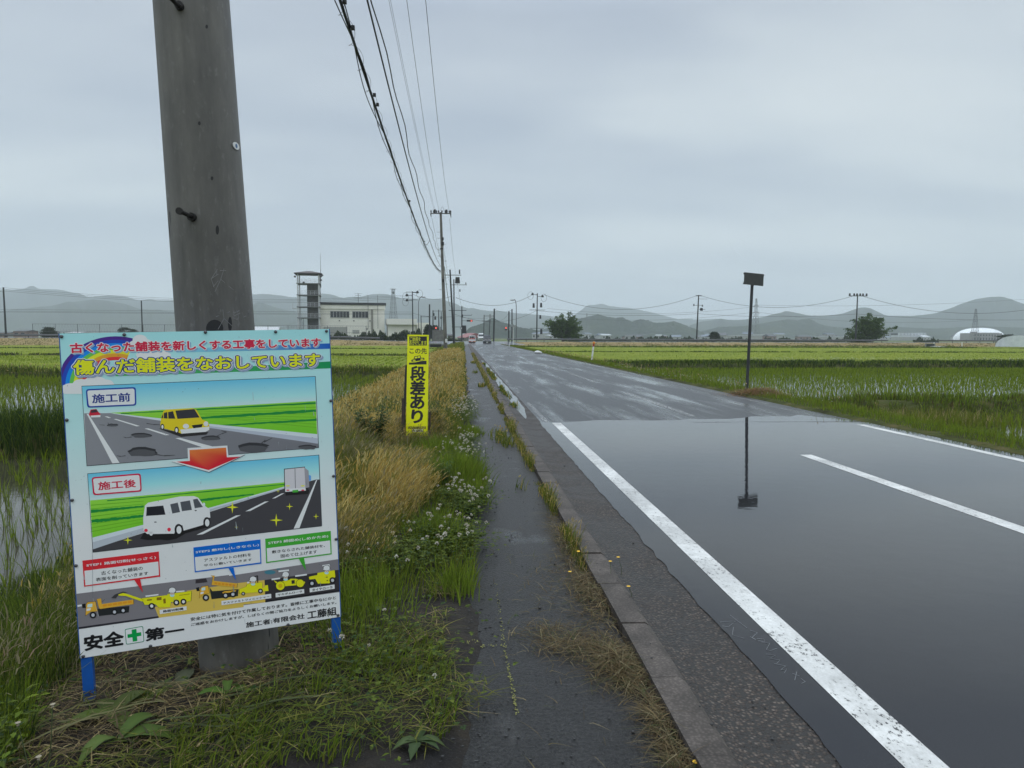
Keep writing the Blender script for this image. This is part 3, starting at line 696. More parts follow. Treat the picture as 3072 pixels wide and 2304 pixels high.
for q in ((1343, 348, 46), (1765, 342, 28), (1667, 443, 48), (1373, 494, 15), (1960, 415, 23), (573, 590, 34), (1680, 228, 14)): sparkle(2, *q)
rrect(2, [(305, 127), (667, 97), (676, 232), (317, 260)], 22, (182, 26, 64), 9); rrect(2, [(316, 137), (657, 109), (665, 222), (328, 249)], 16, (220, 226, 233), 10)
A.text(2, '施工後', (357, 222), (628, 140), [(.024, (176, 24, 58), 11, 0, 0)])
# arrow between the panels
A.poly(1, [(1014, 946), (1310, 927), (1318, 1000), (1442, 992), (1172, 1125), (893, 1045), (1018, 1036)], (60, 80, 100), 12)
A.poly(1, [(1012, 944), (1306, 925), (1314, 998), (1438, 990), (1170, 1120), (890, 1042), (1016, 1034)], (222, 228, 236), 13)
A.poly(1, [(1026, 958), (1296, 940), (1302, 1012), (1404, 1006), (1168, 1106), (930, 1044), (1030, 1038)], [(232, 110, 50), (232, 110, 50), (186, 24, 40), (176, 22, 44), (190, 26, 44), (176, 22, 44), (190, 34, 40)], 14)
# strip with the working machines
A.poly(3, [(120, 835), (2020, 600), (2020, 1010), (150, 1272)], (112, 108, 112), 1)
A.poly(4, [(-400, 800), (2013, 430), (2033, 868), (-400, 1200)], (112, 108, 112), 1.25)
A.poly(3, [(1095, 1000), (1290, 960), (1565, 790), (2200, 700), (2200, 1000), (1145, 1132)], (192, 164, 75), 2)
A.poly(4, [(0, 850), (700, 745), (1032, 708), (1044, 1002), (0, 1112)], (192, 164, 75), 2.25)
A.poly(4, [(1032, 708), (2018, 572), (2031, 852), (1044, 1002)], (48, 44, 48), 3)
A.poly(3, [(148, 1250), (1143, 1112), (1145, 1134), (150, 1275)], (40, 38, 46), 3); A.poly(4, [(1042, 985), (2031, 838), (2032, 858), (1044, 1004)], (24, 24, 30), 4)
for k, q in ((3, [(133, 975), (186, 966), (190, 988), (135, 998)]), (3, [(980, 856), (1140, 836), (1142, 854), (982, 874)]), (3, [(1360, 800), (1465, 792), (1467, 808), (1362, 818)]), (4, [(1124, 690), (1240, 674), (1240, 694), (1126, 710)]), (4, [(1438, 645), (1594, 624), (1596, 644), (1440, 666)]), (4, [(800, 732), (830, 728), (830, 748), (802, 752)])): A.poly(k, q, (216, 220, 224), 4)
A.poly(4, [(118, 700), (255, 685), (278, 735), (115, 755)], (52, 46, 50), 2.5); A.ell(4, 1105, 605, 75, 28, (60, 110, 125), 2.5); A.ell(4, 1215, 562, 28, 10, (70, 105, 115), 2.5)
YL = (226, 196, 24); OR = (222, 152, 48)
def wheel(k, x, y, r, lv=8, hub=(170, 172, 178)): A.ell(k, x, y, r, r * .98, (24, 24, 28), lv); A.ell(k, x, y, r * .5, r * .52, hub, lv + 1)
def worker(k, x, y, s, lv=10):
    A.ell(k, x, y + 64 * s, 30 * s, 22 * s, (160, 196, 220), lv); A.ell(k, x, y + 30 * s, 35 * s, 30 * s, K_, lv); A.ell(k, x, y + 32 * s, 30 * s, 27 * s, (226, 178, 160), lv + 1)
    A.ell(k, x, y, 49 * s, 42 * s, K_, lv + 1); A.ell(k, x, y, 44 * s, 37 * s, (226, 228, 230), lv + 2); A.poly(k, [(x - 48 * s, y + 14 * s), (x + 40 * s, y + 8 * s), (x + 40 * s, y + 18 * s), (x - 48 * s, y + 25 * s)], (214, 216, 220), lv + 3)
    for dx in (-10, 10): A.ell(k, x + dx * s - 3, y + 32 * s, 3.5 * s, 4 * s, K_, lv + 3)
    A.ell(k, x - 3, y + 45 * s, 7 * s, 2 * s, (150, 50, 50), lv + 3)
# dump truck
A.outl(3, [(435, 945), (480, 898), (600, 905), (720, 870), (800, 905), (800, 950), (440, 985)], (112, 110, 114), 5)
A.poly(3, [(385, 1020), (780, 985), (772, 1065), (400, 1112)], (34, 36, 38), 5)
A.outl(3, [(375, 900), (428, 890), (436, 962), (830, 904), (832, 962), (415, 1022), (400, 1000)], OR, 6); A.outl(3, [(243, 962), (262, 940), (358, 930), (385, 1050), (300, 1056), (236, 1105)], OR, 6)
for i in range(6): A.poly(3, [(450 + 62 * i, 968 - 9 * i), (500 + 62 * i, 961 - 9 * i), (500 + 62 * i, 990 - 9 * i), (450 + 62 * i, 997 - 9 * i)], (200, 132, 36), 8)
A.poly(3, [(262, 965), (320, 955), (318, 997), (256, 1003)], (176, 206, 226), 8); A.poly(3, [(250, 1020), (300, 1010), (296, 1040), (246, 1048)], (206, 214, 220), 8); A.poly(3, [(190, 965), (232, 955), (236, 1010), (196, 1012)], K_, 5)
wheel(3, 328, 1098, 42); wheel(3, 595, 1060, 38); wheel(3, 703, 1042, 38)
# planer with conveyor
A.poly(3, [(552, 888), (600, 842), (700, 806), (760, 822), (690, 834), (640, 852), (612, 892)], (52, 50, 52), 5)
A.outl(3, [(640, 842), (705, 824), (760, 838), (955, 904), (942, 932), (740, 862), (648, 856)], YL, 6)
A.outl(3, [(930, 890), (1250, 850), (1260, 835), (1552, 800), (1545, 920), (1460, 945), (1300, 935), (1284, 998), (1150, 1005), (1100, 962), (970, 972)], YL, 6)
for q in ([(1000, 905), (1060, 898), (1060, 915), (1000, 922)], [(1120, 880), (1180, 873), (1180, 910), (1120, 915)], [(1200, 900), (1230, 890), (1235, 950), (1205, 955)], [(1400, 850), (1530, 832), (1530, 838), (1400, 856)]): A.poly(3, q, (120, 96, 20), 8)
wheel(3, 1058, 986, 40, 8, (212, 214, 216)); wheel(3, 1365, 942, 38, 8, (212, 214, 216)); wheel(3, 1453, 932, 38, 8, (212, 214, 216)); worker(3, 1313, 790, .95)
rrect(3, [(1155, 1035), (1490, 988), (1493, 1036), (1160, 1087)], 4, (214, 218, 216), 8); A.text(3, '路面切削機', (1200, 1068), (1450, 1003), [(.026, K_, 10, 0, 0)])
# tipping truck and paver
A.poly(4, [(300, 800), (340, 855), (685, 828), (680, 920), (330, 962)], (34, 36, 38), 5)
A.outl(4, [(318, 648), (372, 650), (355, 716), (672, 752), (664, 806), (330, 772), (348, 668)], OR, 6); A.outl(4, [(176, 838), (196, 796), (282, 782), (302, 880), (215, 900), (168, 945)], OR, 6); A.poly(4, [(198, 812), (246, 800), (246, 840), (194, 850)], (176, 206, 226), 8); A.poly(4, [(184, 868), (226, 862), (222, 888), (180, 894)], (206, 214, 220), 8); A.poly(4, [(122, 810), (165, 800), (170, 850), (134, 856)], K_, 5)
for i in range(6): A.poly(4, [(370 + 48 * i, 735 + 5 * i), (404 + 48 * i, 739 + 5 * i), (402 + 48 * i, 766 + 5 * i), (368 + 48 * i, 762 + 5 * i)], (196, 130, 36), 8)
A.outl(4, [(470, 876), (500, 856), (640, 840), (660, 850), (640, 862), (480, 885)], OR, 7); wheel(4, 255, 940, 45); wheel(4, 515, 912, 42); wheel(4, 613, 896, 42)
A.outl(4, [(695, 830), (790, 792), (802, 762), (1000, 736), (1006, 812), (940, 838), (1032, 806), (1040, 778), (1076, 772), (1086, 850), (900, 872), (700, 886)], YL, 6); wheel(4, 750, 887, 25); wheel(4, 978, 852, 33)
A.poly(4, [(838, 668), (945, 644), (948, 742), (936, 744), (934, 658), (842, 678)], K_, 9); worker(4, 880, 695, .98)
rrect(4, [(460, 985), (1120, 889), (1124, 946), (463, 1042)], 4, (216, 220, 222), 8); A.text(4, 'アスファルトフィニッシャー', (486, 1026), (1096, 913), [(.022, K_, 10, 0, 0)])
# rollers
A.outl(4, [(1150, 705), (1200, 735), (1360, 705), (1380, 690), (1450, 690), (1572, 730), (1562, 765), (1300, 790), (1200, 770)], YL, 6); A.ell(4, 1242, 783, 62, 62, K_, 8); A.ell(4, 1242, 783, 57, 57, YL, 9); A.ell(4, 1242, 783, 26, 27, (190, 160, 20), 10); A.ell(4, 1505, 750, 56, 56, K_, 7.6); A.ell(4, 1505, 750, 51, 51, YL, 9)
A.poly(4, [(1390, 712), (1432, 706), (1434, 752), (1392, 758)], (40, 40, 42), 9); A.outl(4, [(1215, 580), (1358, 564), (1359, 586), (1217, 603)], (220, 222, 224), 9); worker(4, 1312, 632, .98)
rrect(4, [(1178, 880), (1557, 825), (1560, 883), (1181, 938)], 4, (216, 220, 222), 8); A.text(4, 'マカダムローラ', (1208, 916), (1530, 843), [(.022, K_, 10, 0, 0)])
A.outl(4, [(1620, 664), (1732, 640), (1735, 612), (1962, 576), (1972, 665), (1892, 750), (1742, 756), (1706, 692), (1626, 700)], YL, 6); wheel(4, 1662, 752, 43); wheel(4, 1935, 710, 42); A.outl(4, [(1795, 510), (1895, 494), (1896, 508), (1797, 524)], (220, 222, 224), 9); A.poly(4, [(1888, 505), (1896, 504), (1902, 585), (1893, 586)], (200, 202, 206), 9); worker(4, 1855, 548, .95)
for x, y in ((1850, 664), (1856, 710)): A.poly(4, [(x, y), (x + 20, y - 3), (x + 20, y + 8), (x, y + 11)], (60, 50, 20), 9)
rrect(4, [(1630, 815), (1961, 765), (1964, 822), (1633, 871)], 4, (216, 220, 222), 8); A.text(4, 'タイヤローラ', (1664, 856), (1932, 785), [(.022, K_, 10, 0, 0)])
# step balloons
def balloon(k, outer, inner, ptr, col):
    A.poly(k, outer, col, 6); A.poly(k, inner, (220, 226, 232), 7); A.poly(k, ptr, col, 15)
RD, BU, GN = (192, 34, 44), (0, 92, 180), (56, 148, 44); WT = (226, 230, 236)
balloon(3, [(195, 422), (1145, 308), (1163, 620), (217, 746)], [(220, 549), (1138, 433), (1147, 602), (233, 730)], [(840, 660), (915, 650), (948, 816)], RD)
A.text(3, 'STEP1 路面切削(せっさく)', (248, 505), (1106, 362), [(.022, WT, 8, 0, 0)]); A.text(3, '古くなった舗装の', (430, 602), (943, 492), [(.014, K_, 8, 0, 0)]); A.text(3, '表面を削っていきます', (365, 680), (1012, 556), [(.014, K_, 8, 0, 0)])
balloon(4, [(87, 275), (977, 168), (991, 490), (107, 606)], [(108, 404), (968, 297), (976, 472), (120, 588)], [(553, 548), (622, 540), (652, 706)], BU)
A.text(4, 'STEP2 敷均し(しきならし)', (120, 359), (954, 222), [(.022, WT, 8, 0, 0)]); A.text(4, 'アスファルトの材料を', (232, 467), (853, 348), [(.014, K_, 8, 0, 0)]); A.text(4, '平らに敷いていきます', (228, 531), (862, 418), [(.014, K_, 8, 0, 0)])
balloon(4, [(1040, 160), (1910, 55), (1923, 366), (1055, 483)], [(1061, 286), (1900, 182), (1908, 352), (1070, 465)], [(1485, 425), (1555, 415), (1583, 582)], GN)
A.text(4, 'STEP3 締固め(しめかため)', (1083, 242), (1874, 104), [(.022, WT, 8, 0, 0)]); A.text(4, '敷きならされた舗装材を、', (1132, 356), (1832, 230), [(.014, K_, 8, 0, 0)]); A.text(4, '固めて仕上げます', (1248, 412), (1726, 308), [(.014, K_, 8, 0, 0)])
# foot of the board
A.text(4, '安全には特に気を付けて作業しております。皆様に工事中なにかと', (55, 1252), (1978, 918), [(.016, K_, 5, 0, 0)])
A.text(4, 'ご迷惑をおかけしますが、しばらくの間ご協力をよろしくお願いします。', (60, 1318), (1985, 988), [(.016, K_, 5, 0, 0)])
A.text(4, '施工者:有限会社', (790, 1338), (1562, 1150), [(.022, K_, 5, 0, 0)]); A.text(4, '工藤組', (1606, 1228), (1984, 1062), [(.024, K_, 5, 0, 0)])
A.text(3, '安全', (230, 1542), (698, 1292), [(.040, K_, 5, 0, 0)]); A.text(3, '第一', (988, 1422), (1450, 1208), [(.040, K_, 5, 0, 0)])
rrect(3, [(723, 1274), (950, 1233), (966, 1431), (740, 1467)], 22, (40, 120, 90), 5); rrect(3, [(731, 1282), (943, 1243), (958, 1424), (747, 1458)], 18, (216, 224, 230), 6)
A.poly(3, [(756, 1340), (812, 1330), (808, 1281), (868, 1270), (872, 1319), (926, 1310), (930, 1355), (876, 1365), (880, 1420), (824, 1430), (818, 1375), (760, 1384)], (0, 136, 64), 7)
# scuffs and chips in the print
for i in range(120):
    x, y = random.uniform(.01, BW - .01), random.uniform(.02, BH - .01); l = random.uniform(.001, .006); a = random.uniform(0, pi)
    A.raw([(x, y), (x + l * cos(a), y + l * sin(a)), (x + l * cos(a) + .0012, y + l * sin(a) + .001), (x + .001, y + .0014)], (70, 80, 88), 16.5)
A.poly(3, [(318, 280), (321, 280), (326, 885), (323, 885)], (90, 96, 104), 16.5); A.poly(3, [(326, 885), (328, 885), (402, 1112), (398, 1112)], (170, 170, 172), 16.6)
for i in range(26):
    x, y = random.uniform(.01, BW - .03), random.uniform(.02, BH - .05); l = random.uniform(.01, .04); A.raw([(x, y), (x + .0012, y), (x + .0016 + random.uniform(-.004, .004), y - l), (x + .0006, y - l)], random.choice([(120, 128, 134), (150, 158, 160)]), 16.4)
A.mb.build('printed_artwork', mPrint, sign); A.tx.build('lettering', mPrint, sign)
for k, x, y in ((1, 82, 122), (1, 545, 108), (1, 1143, 90), (1, 1660, 87), (1, 2035, 82), (1, 122, 737), (1, 2068, 595), (2, 162, 295), (2, 2088, 118), (2, 192, 777), (2, 2108, 582), (3, 207, 1610), (3, 1045, 1482), (4, 1345, 1297), (4, 2008, 1172)):
    q = A.pt(k, x, y); b = MB(); b.ball((0, 0, 0), .0075, .004, .0075, 10, 6); b.build('screw', M('screw steel', (.12, .12, .13), .35, metal=.8), sign, True, (q[0], -.005, zb + q[1]))

# ---- narrow yellow notice in the grass
yb, yr, yt = P(1217.9, 1307.5, 10.0), P(1282.5, 1308, 10.02), P(1212.7, 1003.6, 10.03)
yx = (yr - yb).normalized(); yz = (yt - yb); YH = yz.length; YW = (yr - yb).length; yz = (yz - yx * yz.dot(yx)).normalized(); yy = yz.cross(yx)
zb2 = .22
for i in range(3): mat[i][0] = yx[i]; mat[i][1] = yy[i]; mat[i][2] = yz[i]; mat[i][3] = (yb - yz * zb2)[i]
ysign = bpy.data.objects.new('step_warning_board', None); COL.objects.link(ysign); ysign.matrix_world = mat.copy()
tag(ysign, 'tall narrow bright yellow warning board with black writing standing in the grass', 'warning board')
b = MB(); b.box(0, YW, 0, .012, zb2, zb2 + YH); b.build('board', M('yellow sheet', (.60, .66, .004), .4, .04), ysign)
Hy = homography([(1212.7, 1003.6), (1274.5, 1007), (1282.5, 1308), (1217.9, 1307.5)], [(0, YH), (YW, YH), (YW, 0), (0, 0)])
A = Print(Hy, {5: (1160, 980, 4.366)}, 0, 1.5, zb2, (0, YW, 0, YH)); A.STEP = .0005
A.raw([(.001, .001), (YW - .001, .001), (YW - .001, YH - .001), (.001, YH - .001)], (219, 226, 4), 0)
YB = (30, 30, 34); YY = (214, 222, 40)
A.poly(5, [(253, 128), (476, 136), (479, 250), (258, 243)], YB, 1)
A.text(5, 'ご迷惑を', (262, 183), (398, 143), [(.012, YY, 2, 0, 0)]); A.text(5, 'おかけします', (260, 236), (472, 192), [(.012, YY, 2, 0, 0)]); A.text(5, 'この先', (265, 346), (482, 284), [(.020, YB, 2, 0, 0)])
A.poly(5, [(261, 461), (335, 460), (430, 441), (483, 443), (485, 490), (263, 487)], YB, 1)
A.poly(5, [(290, 446), (292, 426), (318, 416), (328, 382), (402, 372), (414, 402), (450, 404), (459, 424), (445, 432), (302, 452)], YB, 1)
A.poly(5, [(330, 410), (338, 388), (362, 385), (364, 407)], YY, 2); A.poly(5, [(370, 406), (368, 384), (396, 380), (404, 402)], YY, 2)
for x, y in ((326, 440), (424, 426)): A.ell(5, x, y, 19, 19, YY, 2); A.ell(5, x, y, 15, 15, YB, 3); A.ell(5, x, y, 11, 11, YY, 4)
for s, lb, rt in (('段', (289, 692), (469, 516)), ('差', (292, 873), (470, 702)), ('あ', (302, 1062), (469, 892)), ('り', (324, 1252), (458, 1084))): A.text(5, s, lb, rt, [(.036, YB, 2, 0, 0)])
A.poly(5, [(275, 1303), (508, 1303), (508, 1335), (276, 1335)], YB, 1); A.text(5, 'SAFETY FIRST', (281, 1330), (503, 1308), [(.01, YY, 2, 0, 0)])
A.poly(5, [(332, 1340), (470, 1340), (470, 1378), (333, 1378)], (205, 205, 190), 1); A.text(5, '㈲工藤組', (338, 1373), (466, 1345), [(.01, YB, 2, 0, 0)])
A.mb.build('printed_artwork', mPrint, ysign); A.tx.build('lettering', mPrint, ysign)
for x in (.012, YW / 2, YW - .012):
    b = MB(); b.ball((0, 0, 0), .005, .003, .005, 8, 5); b.build('screw', mSteelDark, ysign, True, (x, -.003, zb2 + YH - .02))
b = MB(); b.box(-.065, -.030, -.01, .03, -.15, zb2 + .53); b.build('wooden_stake', mWood, ysign)
b = MB(); b.box(YW + .012, YW + .042, -.01, .025, -.15, zb2 + .34); b.build('wooden_stake', mWood, ysign)
b = MB(); b.tube([(-.05, .04, -.1), (-.012, .03, zb2 + 1.0)], .016, 8); b.build('support_pole', mSteelDark, ysign, True)
b = MB(); b.tube([(-.06, -.005, zb2 + .47), (.01, -.003, zb2 + .46)], .004, 6); b.build('tie_wire', mSteelDark, ysign, True)

# ---- back of a road sign on a leaning dark post, right verge
f0, f1 = P(2240, 1178, 19.95), P(2258, 822, 20.15)
f0 = Vector((f0.x, f0.y, -.05)); ax = (f1 - f0).normalized(); L = (f1 - f0).length
post = thing('sign_post', 'dark leaning post on the right verge carrying the back of a small rectangular sign', 'sign post', f0)
post.rotation_euler = ax.to_track_quat('Z', 'Y').to_euler()
b = MB(); b.tube([(0, 0, 0), (0, 0, L - .02)], .042, 14); b.build('pole', mSteelDark, post, True)
rotl = post.rotation_euler.to_matrix()
lx = rotl.inverted() @ Vector((CR.x, CR.y, 0)).normalized(); lx.z = 0; lx.normalize(); ang_ = math.atan2(lx.y, lx.x)
Rm = Matrix.Rotation(ang_ + rad(8), 4, 'Z')
hb, ht = L - .335, L + .005
b = MB(); b.box(-.29, .29, -.09, -.075, hb, ht, Rm)
bo = b.build('sign_panel', M('sign back', (.035, .038, .034), .5, .15, 12), post)
b = MB()
b.box(-.30, .31, -.074, -.05, ht - .055, ht - .01, Rm); b.box(-.30, .29, -.074, -.05, hb + .005, hb + .05, Rm); b.build('rail', mSteelDark, post)
b = MB(); b.box(-.03, .03, -.0495, -.0, hb - .02, ht - .005, Rm); b.build('bracket', mSteelDark, post)
# ------------------------------------------------------------------ concrete utility poles
t = NT('pole concrete'); n = t.noise(2.2, 6, .65, stretch=(1, 1, .35)); n2 = t.noise(30, 4, .7, stretch=(1, 1, .5)); n3 = t.noise(9, 3, .6, stretch=(1, 1, .25))
c = t.ramp(n, (.36, (.085, .080, .072)), (.5, (.150, .142, .128)), (.64, (.225, .212, .190)))
c = t.mix(t.ramp(n2, (.58, 0.), (.72, .6)), c, (.24, .235, .22)); c = t.mix(t.ramp(n3, (.68, 0.), (.70, .85)), c, (.014, .014, .014))
c = t.mix(1., c, t.ramp(t.noise(7, 5, .6, stretch=(1, 1, .05)), (.36, .74), (.62, 1.08)), 'MULTIPLY')
mPole = t.set(**{'Base Color': c, 'Roughness': t.ramp(n, (.4, .5), (.6, .8)), 'Normal': t.bump(n3, .25, .006, t.bump(n2, .35, .003))})
mPoleFar = M('distant pole', (.075, .075, .075), .85, .2, 3)
p0 = P(648, 990, 3.45); p1 = P(575, 0, 3.45)
for _ in range(30):                                  # the pole leans sideways only
    p1 = P(575, 0, (p0.y - p1.y) + (p1 - EYE).dot(CF))
axis = (p1 - p0).normalized()
base = p0 - axis * ((p0.z + .35) / axis.z)
PL = 13.3
npole = thing('utility_pole', 'thick stained concrete utility pole with step bolts right behind the notice board', 'utility pole', base, 0, 'poles along the footpath')
npole.rotation_euler = axis.to_track_quat('Z', 'Y').to_euler()
def rad_at(h): return .1905 - h / 150
b = MB(); b.tube([(0, 0, h) for h in np.linspace(0, PL, 40)], [rad_at(h) for h in np.linspace(0, PL, 40)], 48); shaft = b.build('shaft', mPole, npole, True)
Rp = npole.rotation_euler.to_matrix(); Ri = Rp.inverted()
def onpole(u, v, out=0.0):
    """point on the pole's surface seen at pixel (u, v), in pole coordinates, and its outward normal"""
    d = (CF + CR * ((u - 1536) / FPX) - CU * ((v - 1152) / FPX)).normalized()
    o = Ri @ (EYE - base); d = Ri @ d; r = .17
    for _ in range(6):
        a = d.x ** 2 + d.y ** 2; bb = 2 * (o.x * d.x + o.y * d.y); cc = o.x ** 2 + o.y ** 2 - r * r
        disc = max(bb * bb - 4 * a * cc, 0); k = (-bb - math.sqrt(disc)) / (2 * a); q = o + d * k; r = rad_at(q.z)
    nrm = Vector((q.x, q.y, 0)).normalized(); return q + nrm * out, nrm
for (u, v), (u2, v2) in (((578, 652), (540, 634)), ((540, 20), (505, -12))):
    q, nrm = onpole(u, v); b = MB(); side = (Ri @ Vector((CR.x, CR.y, 0)))
    q_w = base + Rp @ q; tow = (EYE - q_w).length; dr_ = (CF + CR * ((u2 - 1536) / FPX) - CU * ((v2 - 1152) / FPX)).normalized(); e = Ri @ (EYE + dr_ * (tow - .13) - base)
    b.tube([q - nrm * .02, e], .0095, 10); b.tube([e, e + (e - q).normalized() * .012], .0155, 10); b.tube([q - nrm * .005, q + nrm * .02], .019, 12)
    b.build('step_bolt', M('rusty steel', (.022, .020, .019), .55, .3, 30, metal=.4), npole, True)
for h in np.arange(4.6, 12.2, .9):                   # further bolts out of the picture
    b = MB(); s_ = 1 if int(h * 10) % 2 else -1; b.tube([(s_ * .1, 0, h), (s_ * .32, 0, h)], .0095, 8); b.build('step_bolt', _cache['rusty steel'], npole)
q, nrm = onpole(706, 438, .002)
b = MB(); rot = nrm.to_track_quat('Z', 'Y').to_matrix().to_4x4(); rot.translation = q
b.prism([(.017 * cos(i * pi / 10), .026 * sin(i * pi / 10)) for i in range(20)], 0, .003, rot @ Matrix.Rotation(rad(90), 4, 'Z')); b.build('number_tag', mWhite, npole)
b = MB(); b.prism([(.008 * cos(i * pi / 10), .010 * sin(i * pi / 10)) for i in range(20)], .0035, .0045, rot); b.build('tag_mark', M('tag blue', (.05, .12, .25), .4), npole)
# scratched marks and a dark spot on the shaft
b = MB()
def scratch(b, pts, r=.0016):
    b.tube([onpole(u, v, .0004)[0] for u, v in pts], r, 5)
for grp in ([((652, 808), (633, 838)), ((650, 812), (650, 826)), ((636, 835), (655, 822)), ((640, 860), (655, 842), (660, 850)), ((634, 838), (642, 862)), ((672, 806), (662, 838), (645, 875)), ((662, 838), (700, 870)), ((660, 812), (678, 812))], [((648, 950), (690, 935)), ((668, 928), (672, 956), (654, 988)), ((672, 956), (696, 978)), ((700, 940), (718, 932)), ((702, 948), (720, 940)), ((708, 930), (716, 952), (712, 960), (702, 956)), ((726, 938), (730, 952), (736, 948)), ((742, 932), (748, 930), (744, 938), (748, 945))]):
    b = MB()
    for pts in grp: scratch(b, pts)
    b.build('scratched_writing', M('scratch', (.20, .195, .19), .8, .1), npole)
for u, v, w_, h_ in ((644, 985, 26, 26), (690, 972, 6, 22), (652, 690, 5, 14), (620, 80, 4, 6), (598, 370, 4, 6), (636, 535, 4, 6)):
    qs = [onpole(u + w_ * cos(i * pi / 8), v + h_ * sin(i * pi / 8), .0006)[0] for i in range(16)]
    rg = [qs] + [[onpole(u + f_ * w_ * cos(i * pi / 8), v + f_ * h_ * sin(i * pi / 8), .0006)[0] for i in range(16)] for f_ in (.66, .33, .02)]
    b = MB(); b.add([p for q_ in rg for p in q_], [(j * 16 + i, j * 16 + (i + 1) % 16, (j + 1) * 16 + (i + 1) % 16, (j + 1) * 16 + i) for j in range(3) for i in range(16)]); b.build('dark_stain', M('damp stain', (.012, .012, .012), .6), npole)
mInsul = M('porcelain insulator', (.05, .05, .055), .3)
def crossarm(b, z, half, rp): b.box(-half, half, rp, rp + .09, z - .045, z + .045)
b = MB(); crossarm(b, PL - .35, .95, .12); b.build('crossarm', mSteel, npole)
for x in (-.85, -.1, .75):
    b = MB(); b.tube([(x, .16, PL - .3), (x, .16, PL - .02)], [.05, .03], 10); b.build('insulator', mInsul, npole, True)

def lean_pole(name, label, u0, v0, u1, v1, D, r0, r1, group=None, mat=None, zb=None, cat='utility pole', n=12):
    a = P(u0, v0, D); e = P(u1, v1, D)
    e = P(u1, v1, D + (a.y - e.y)); e = P(u1, v1, D + (a.y - P(u1, v1, D).y))
    ax = e - a; zb = a.z - .5 if zb is None else zb
    bs = a + ax * ((zb - a.z) / ax.z); top = e
    r = thing(name, label, cat, bs, 0, group); Lh = (top - bs)
    b = MB(); b.tube([Vector((0, 0, 0)), Lh * .5, Lh], [r0, (r0 + r1) / 2, r1], n); b.build('shaft', mat or mPoleFar, r, True)
    return r, Lh
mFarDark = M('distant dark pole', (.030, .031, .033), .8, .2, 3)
mArm = M('grey crossarm', (.09, .09, .095), .6)
# --- second pole of the row
r2, L2 = lean_pole('utility_pole', 'grey concrete utility pole past the yellow warning board, beside the footpath, with dense top crossarm', 1337, 1057, 1322, 637, 65, .185, .105, 'poles along the footpath', mPole)
topx = L2.x; az = L2.z
b = MB(); b.box(topx - .92, topx + .95, -.16, -.08, az - .16, az - .08); b.build('crossarm', mArm, r2)
for dx in (-.86, -.62, -.36, -.18, .12, .42, .58, .78, .9):
    b = MB(); b.tube([(topx + dx, -.12, az - .08), (topx + dx, -.12, az + .02), (topx + dx, -.12, az + .16)], [.03, .07, .045], 8); b.build('insulator', mInsul, r2, True)
for dx in (-.52, .52):
    b = MB(); b.box(topx + dx - .09, topx + dx + .09, -.2, -.04, az - .075, az + .22); b.build('cutout_switch', mFarDark, r2)
for dx in (-.88, .9):
    b = MB(); b.tube([(topx + dx, -.12, az - .16), (topx + dx + .03, -.12, az - .48)], [.06, .02], 8); b.build('strain_insulator', mInsul, r2, True)
b = MB(); b.tube([(topx + .02 + .28 * (1 - cos(q)) * .5, -.1, az + .1 + .38 * sin(q)) for q in np.linspace(0, pi, 10)], .012, 5); b.build('jumper_wire', mBlack, r2, True)
for v in (700, 718, 735, 752, 770, 785, 800, 820, 835, 853, 870):
    h = (P(1330, v, 65).z - r2.location.z); x = L2.x * h / L2.z; s_ = 1 if v % 2 else -1
    b = MB(); b.tube([(x - s_ * .1, -.0, h), (x + s_ * .42, -.0, h)], .012, 6); b.build('step_bolt', mFarDark, r2)
b = MB(); h = P(1326, 715, 65).z - r2.location.z; x = L2.x * h / L2.z
b.box(x + .04, x + .2, -.3, -.1, h - .3, h - .05); b.build('cable_bracket', mFarDark, r2); b = MB(); b.box(x + .0, x + .22, -.34, -.12, h - .75, h - .45); b.build('cable_bracket', mFarDark, r2); b = MB(); b.box(x - .14, x + .14, -.22, -.15, h - 1.1, h - 1.0); b.build('pole_band', mFarDark, r2)
b = MB(); h = P(1325, 843, 65).z - r2.location.z; x = L2.x * h / L2.z; b.box(x - .07, x + .09, -.19, -.13, h - .15, h + .12); b.build('number_plate', mFarDark, r2)
b = MB(); h = P(1336, 1022, 65).z - r2.location.z; x = L2.x * h / L2.z; b.box(x + .0, x + .2, -.205, -.165, h - .17, h + .17); b.build('notice_plate', mWhite, r2)
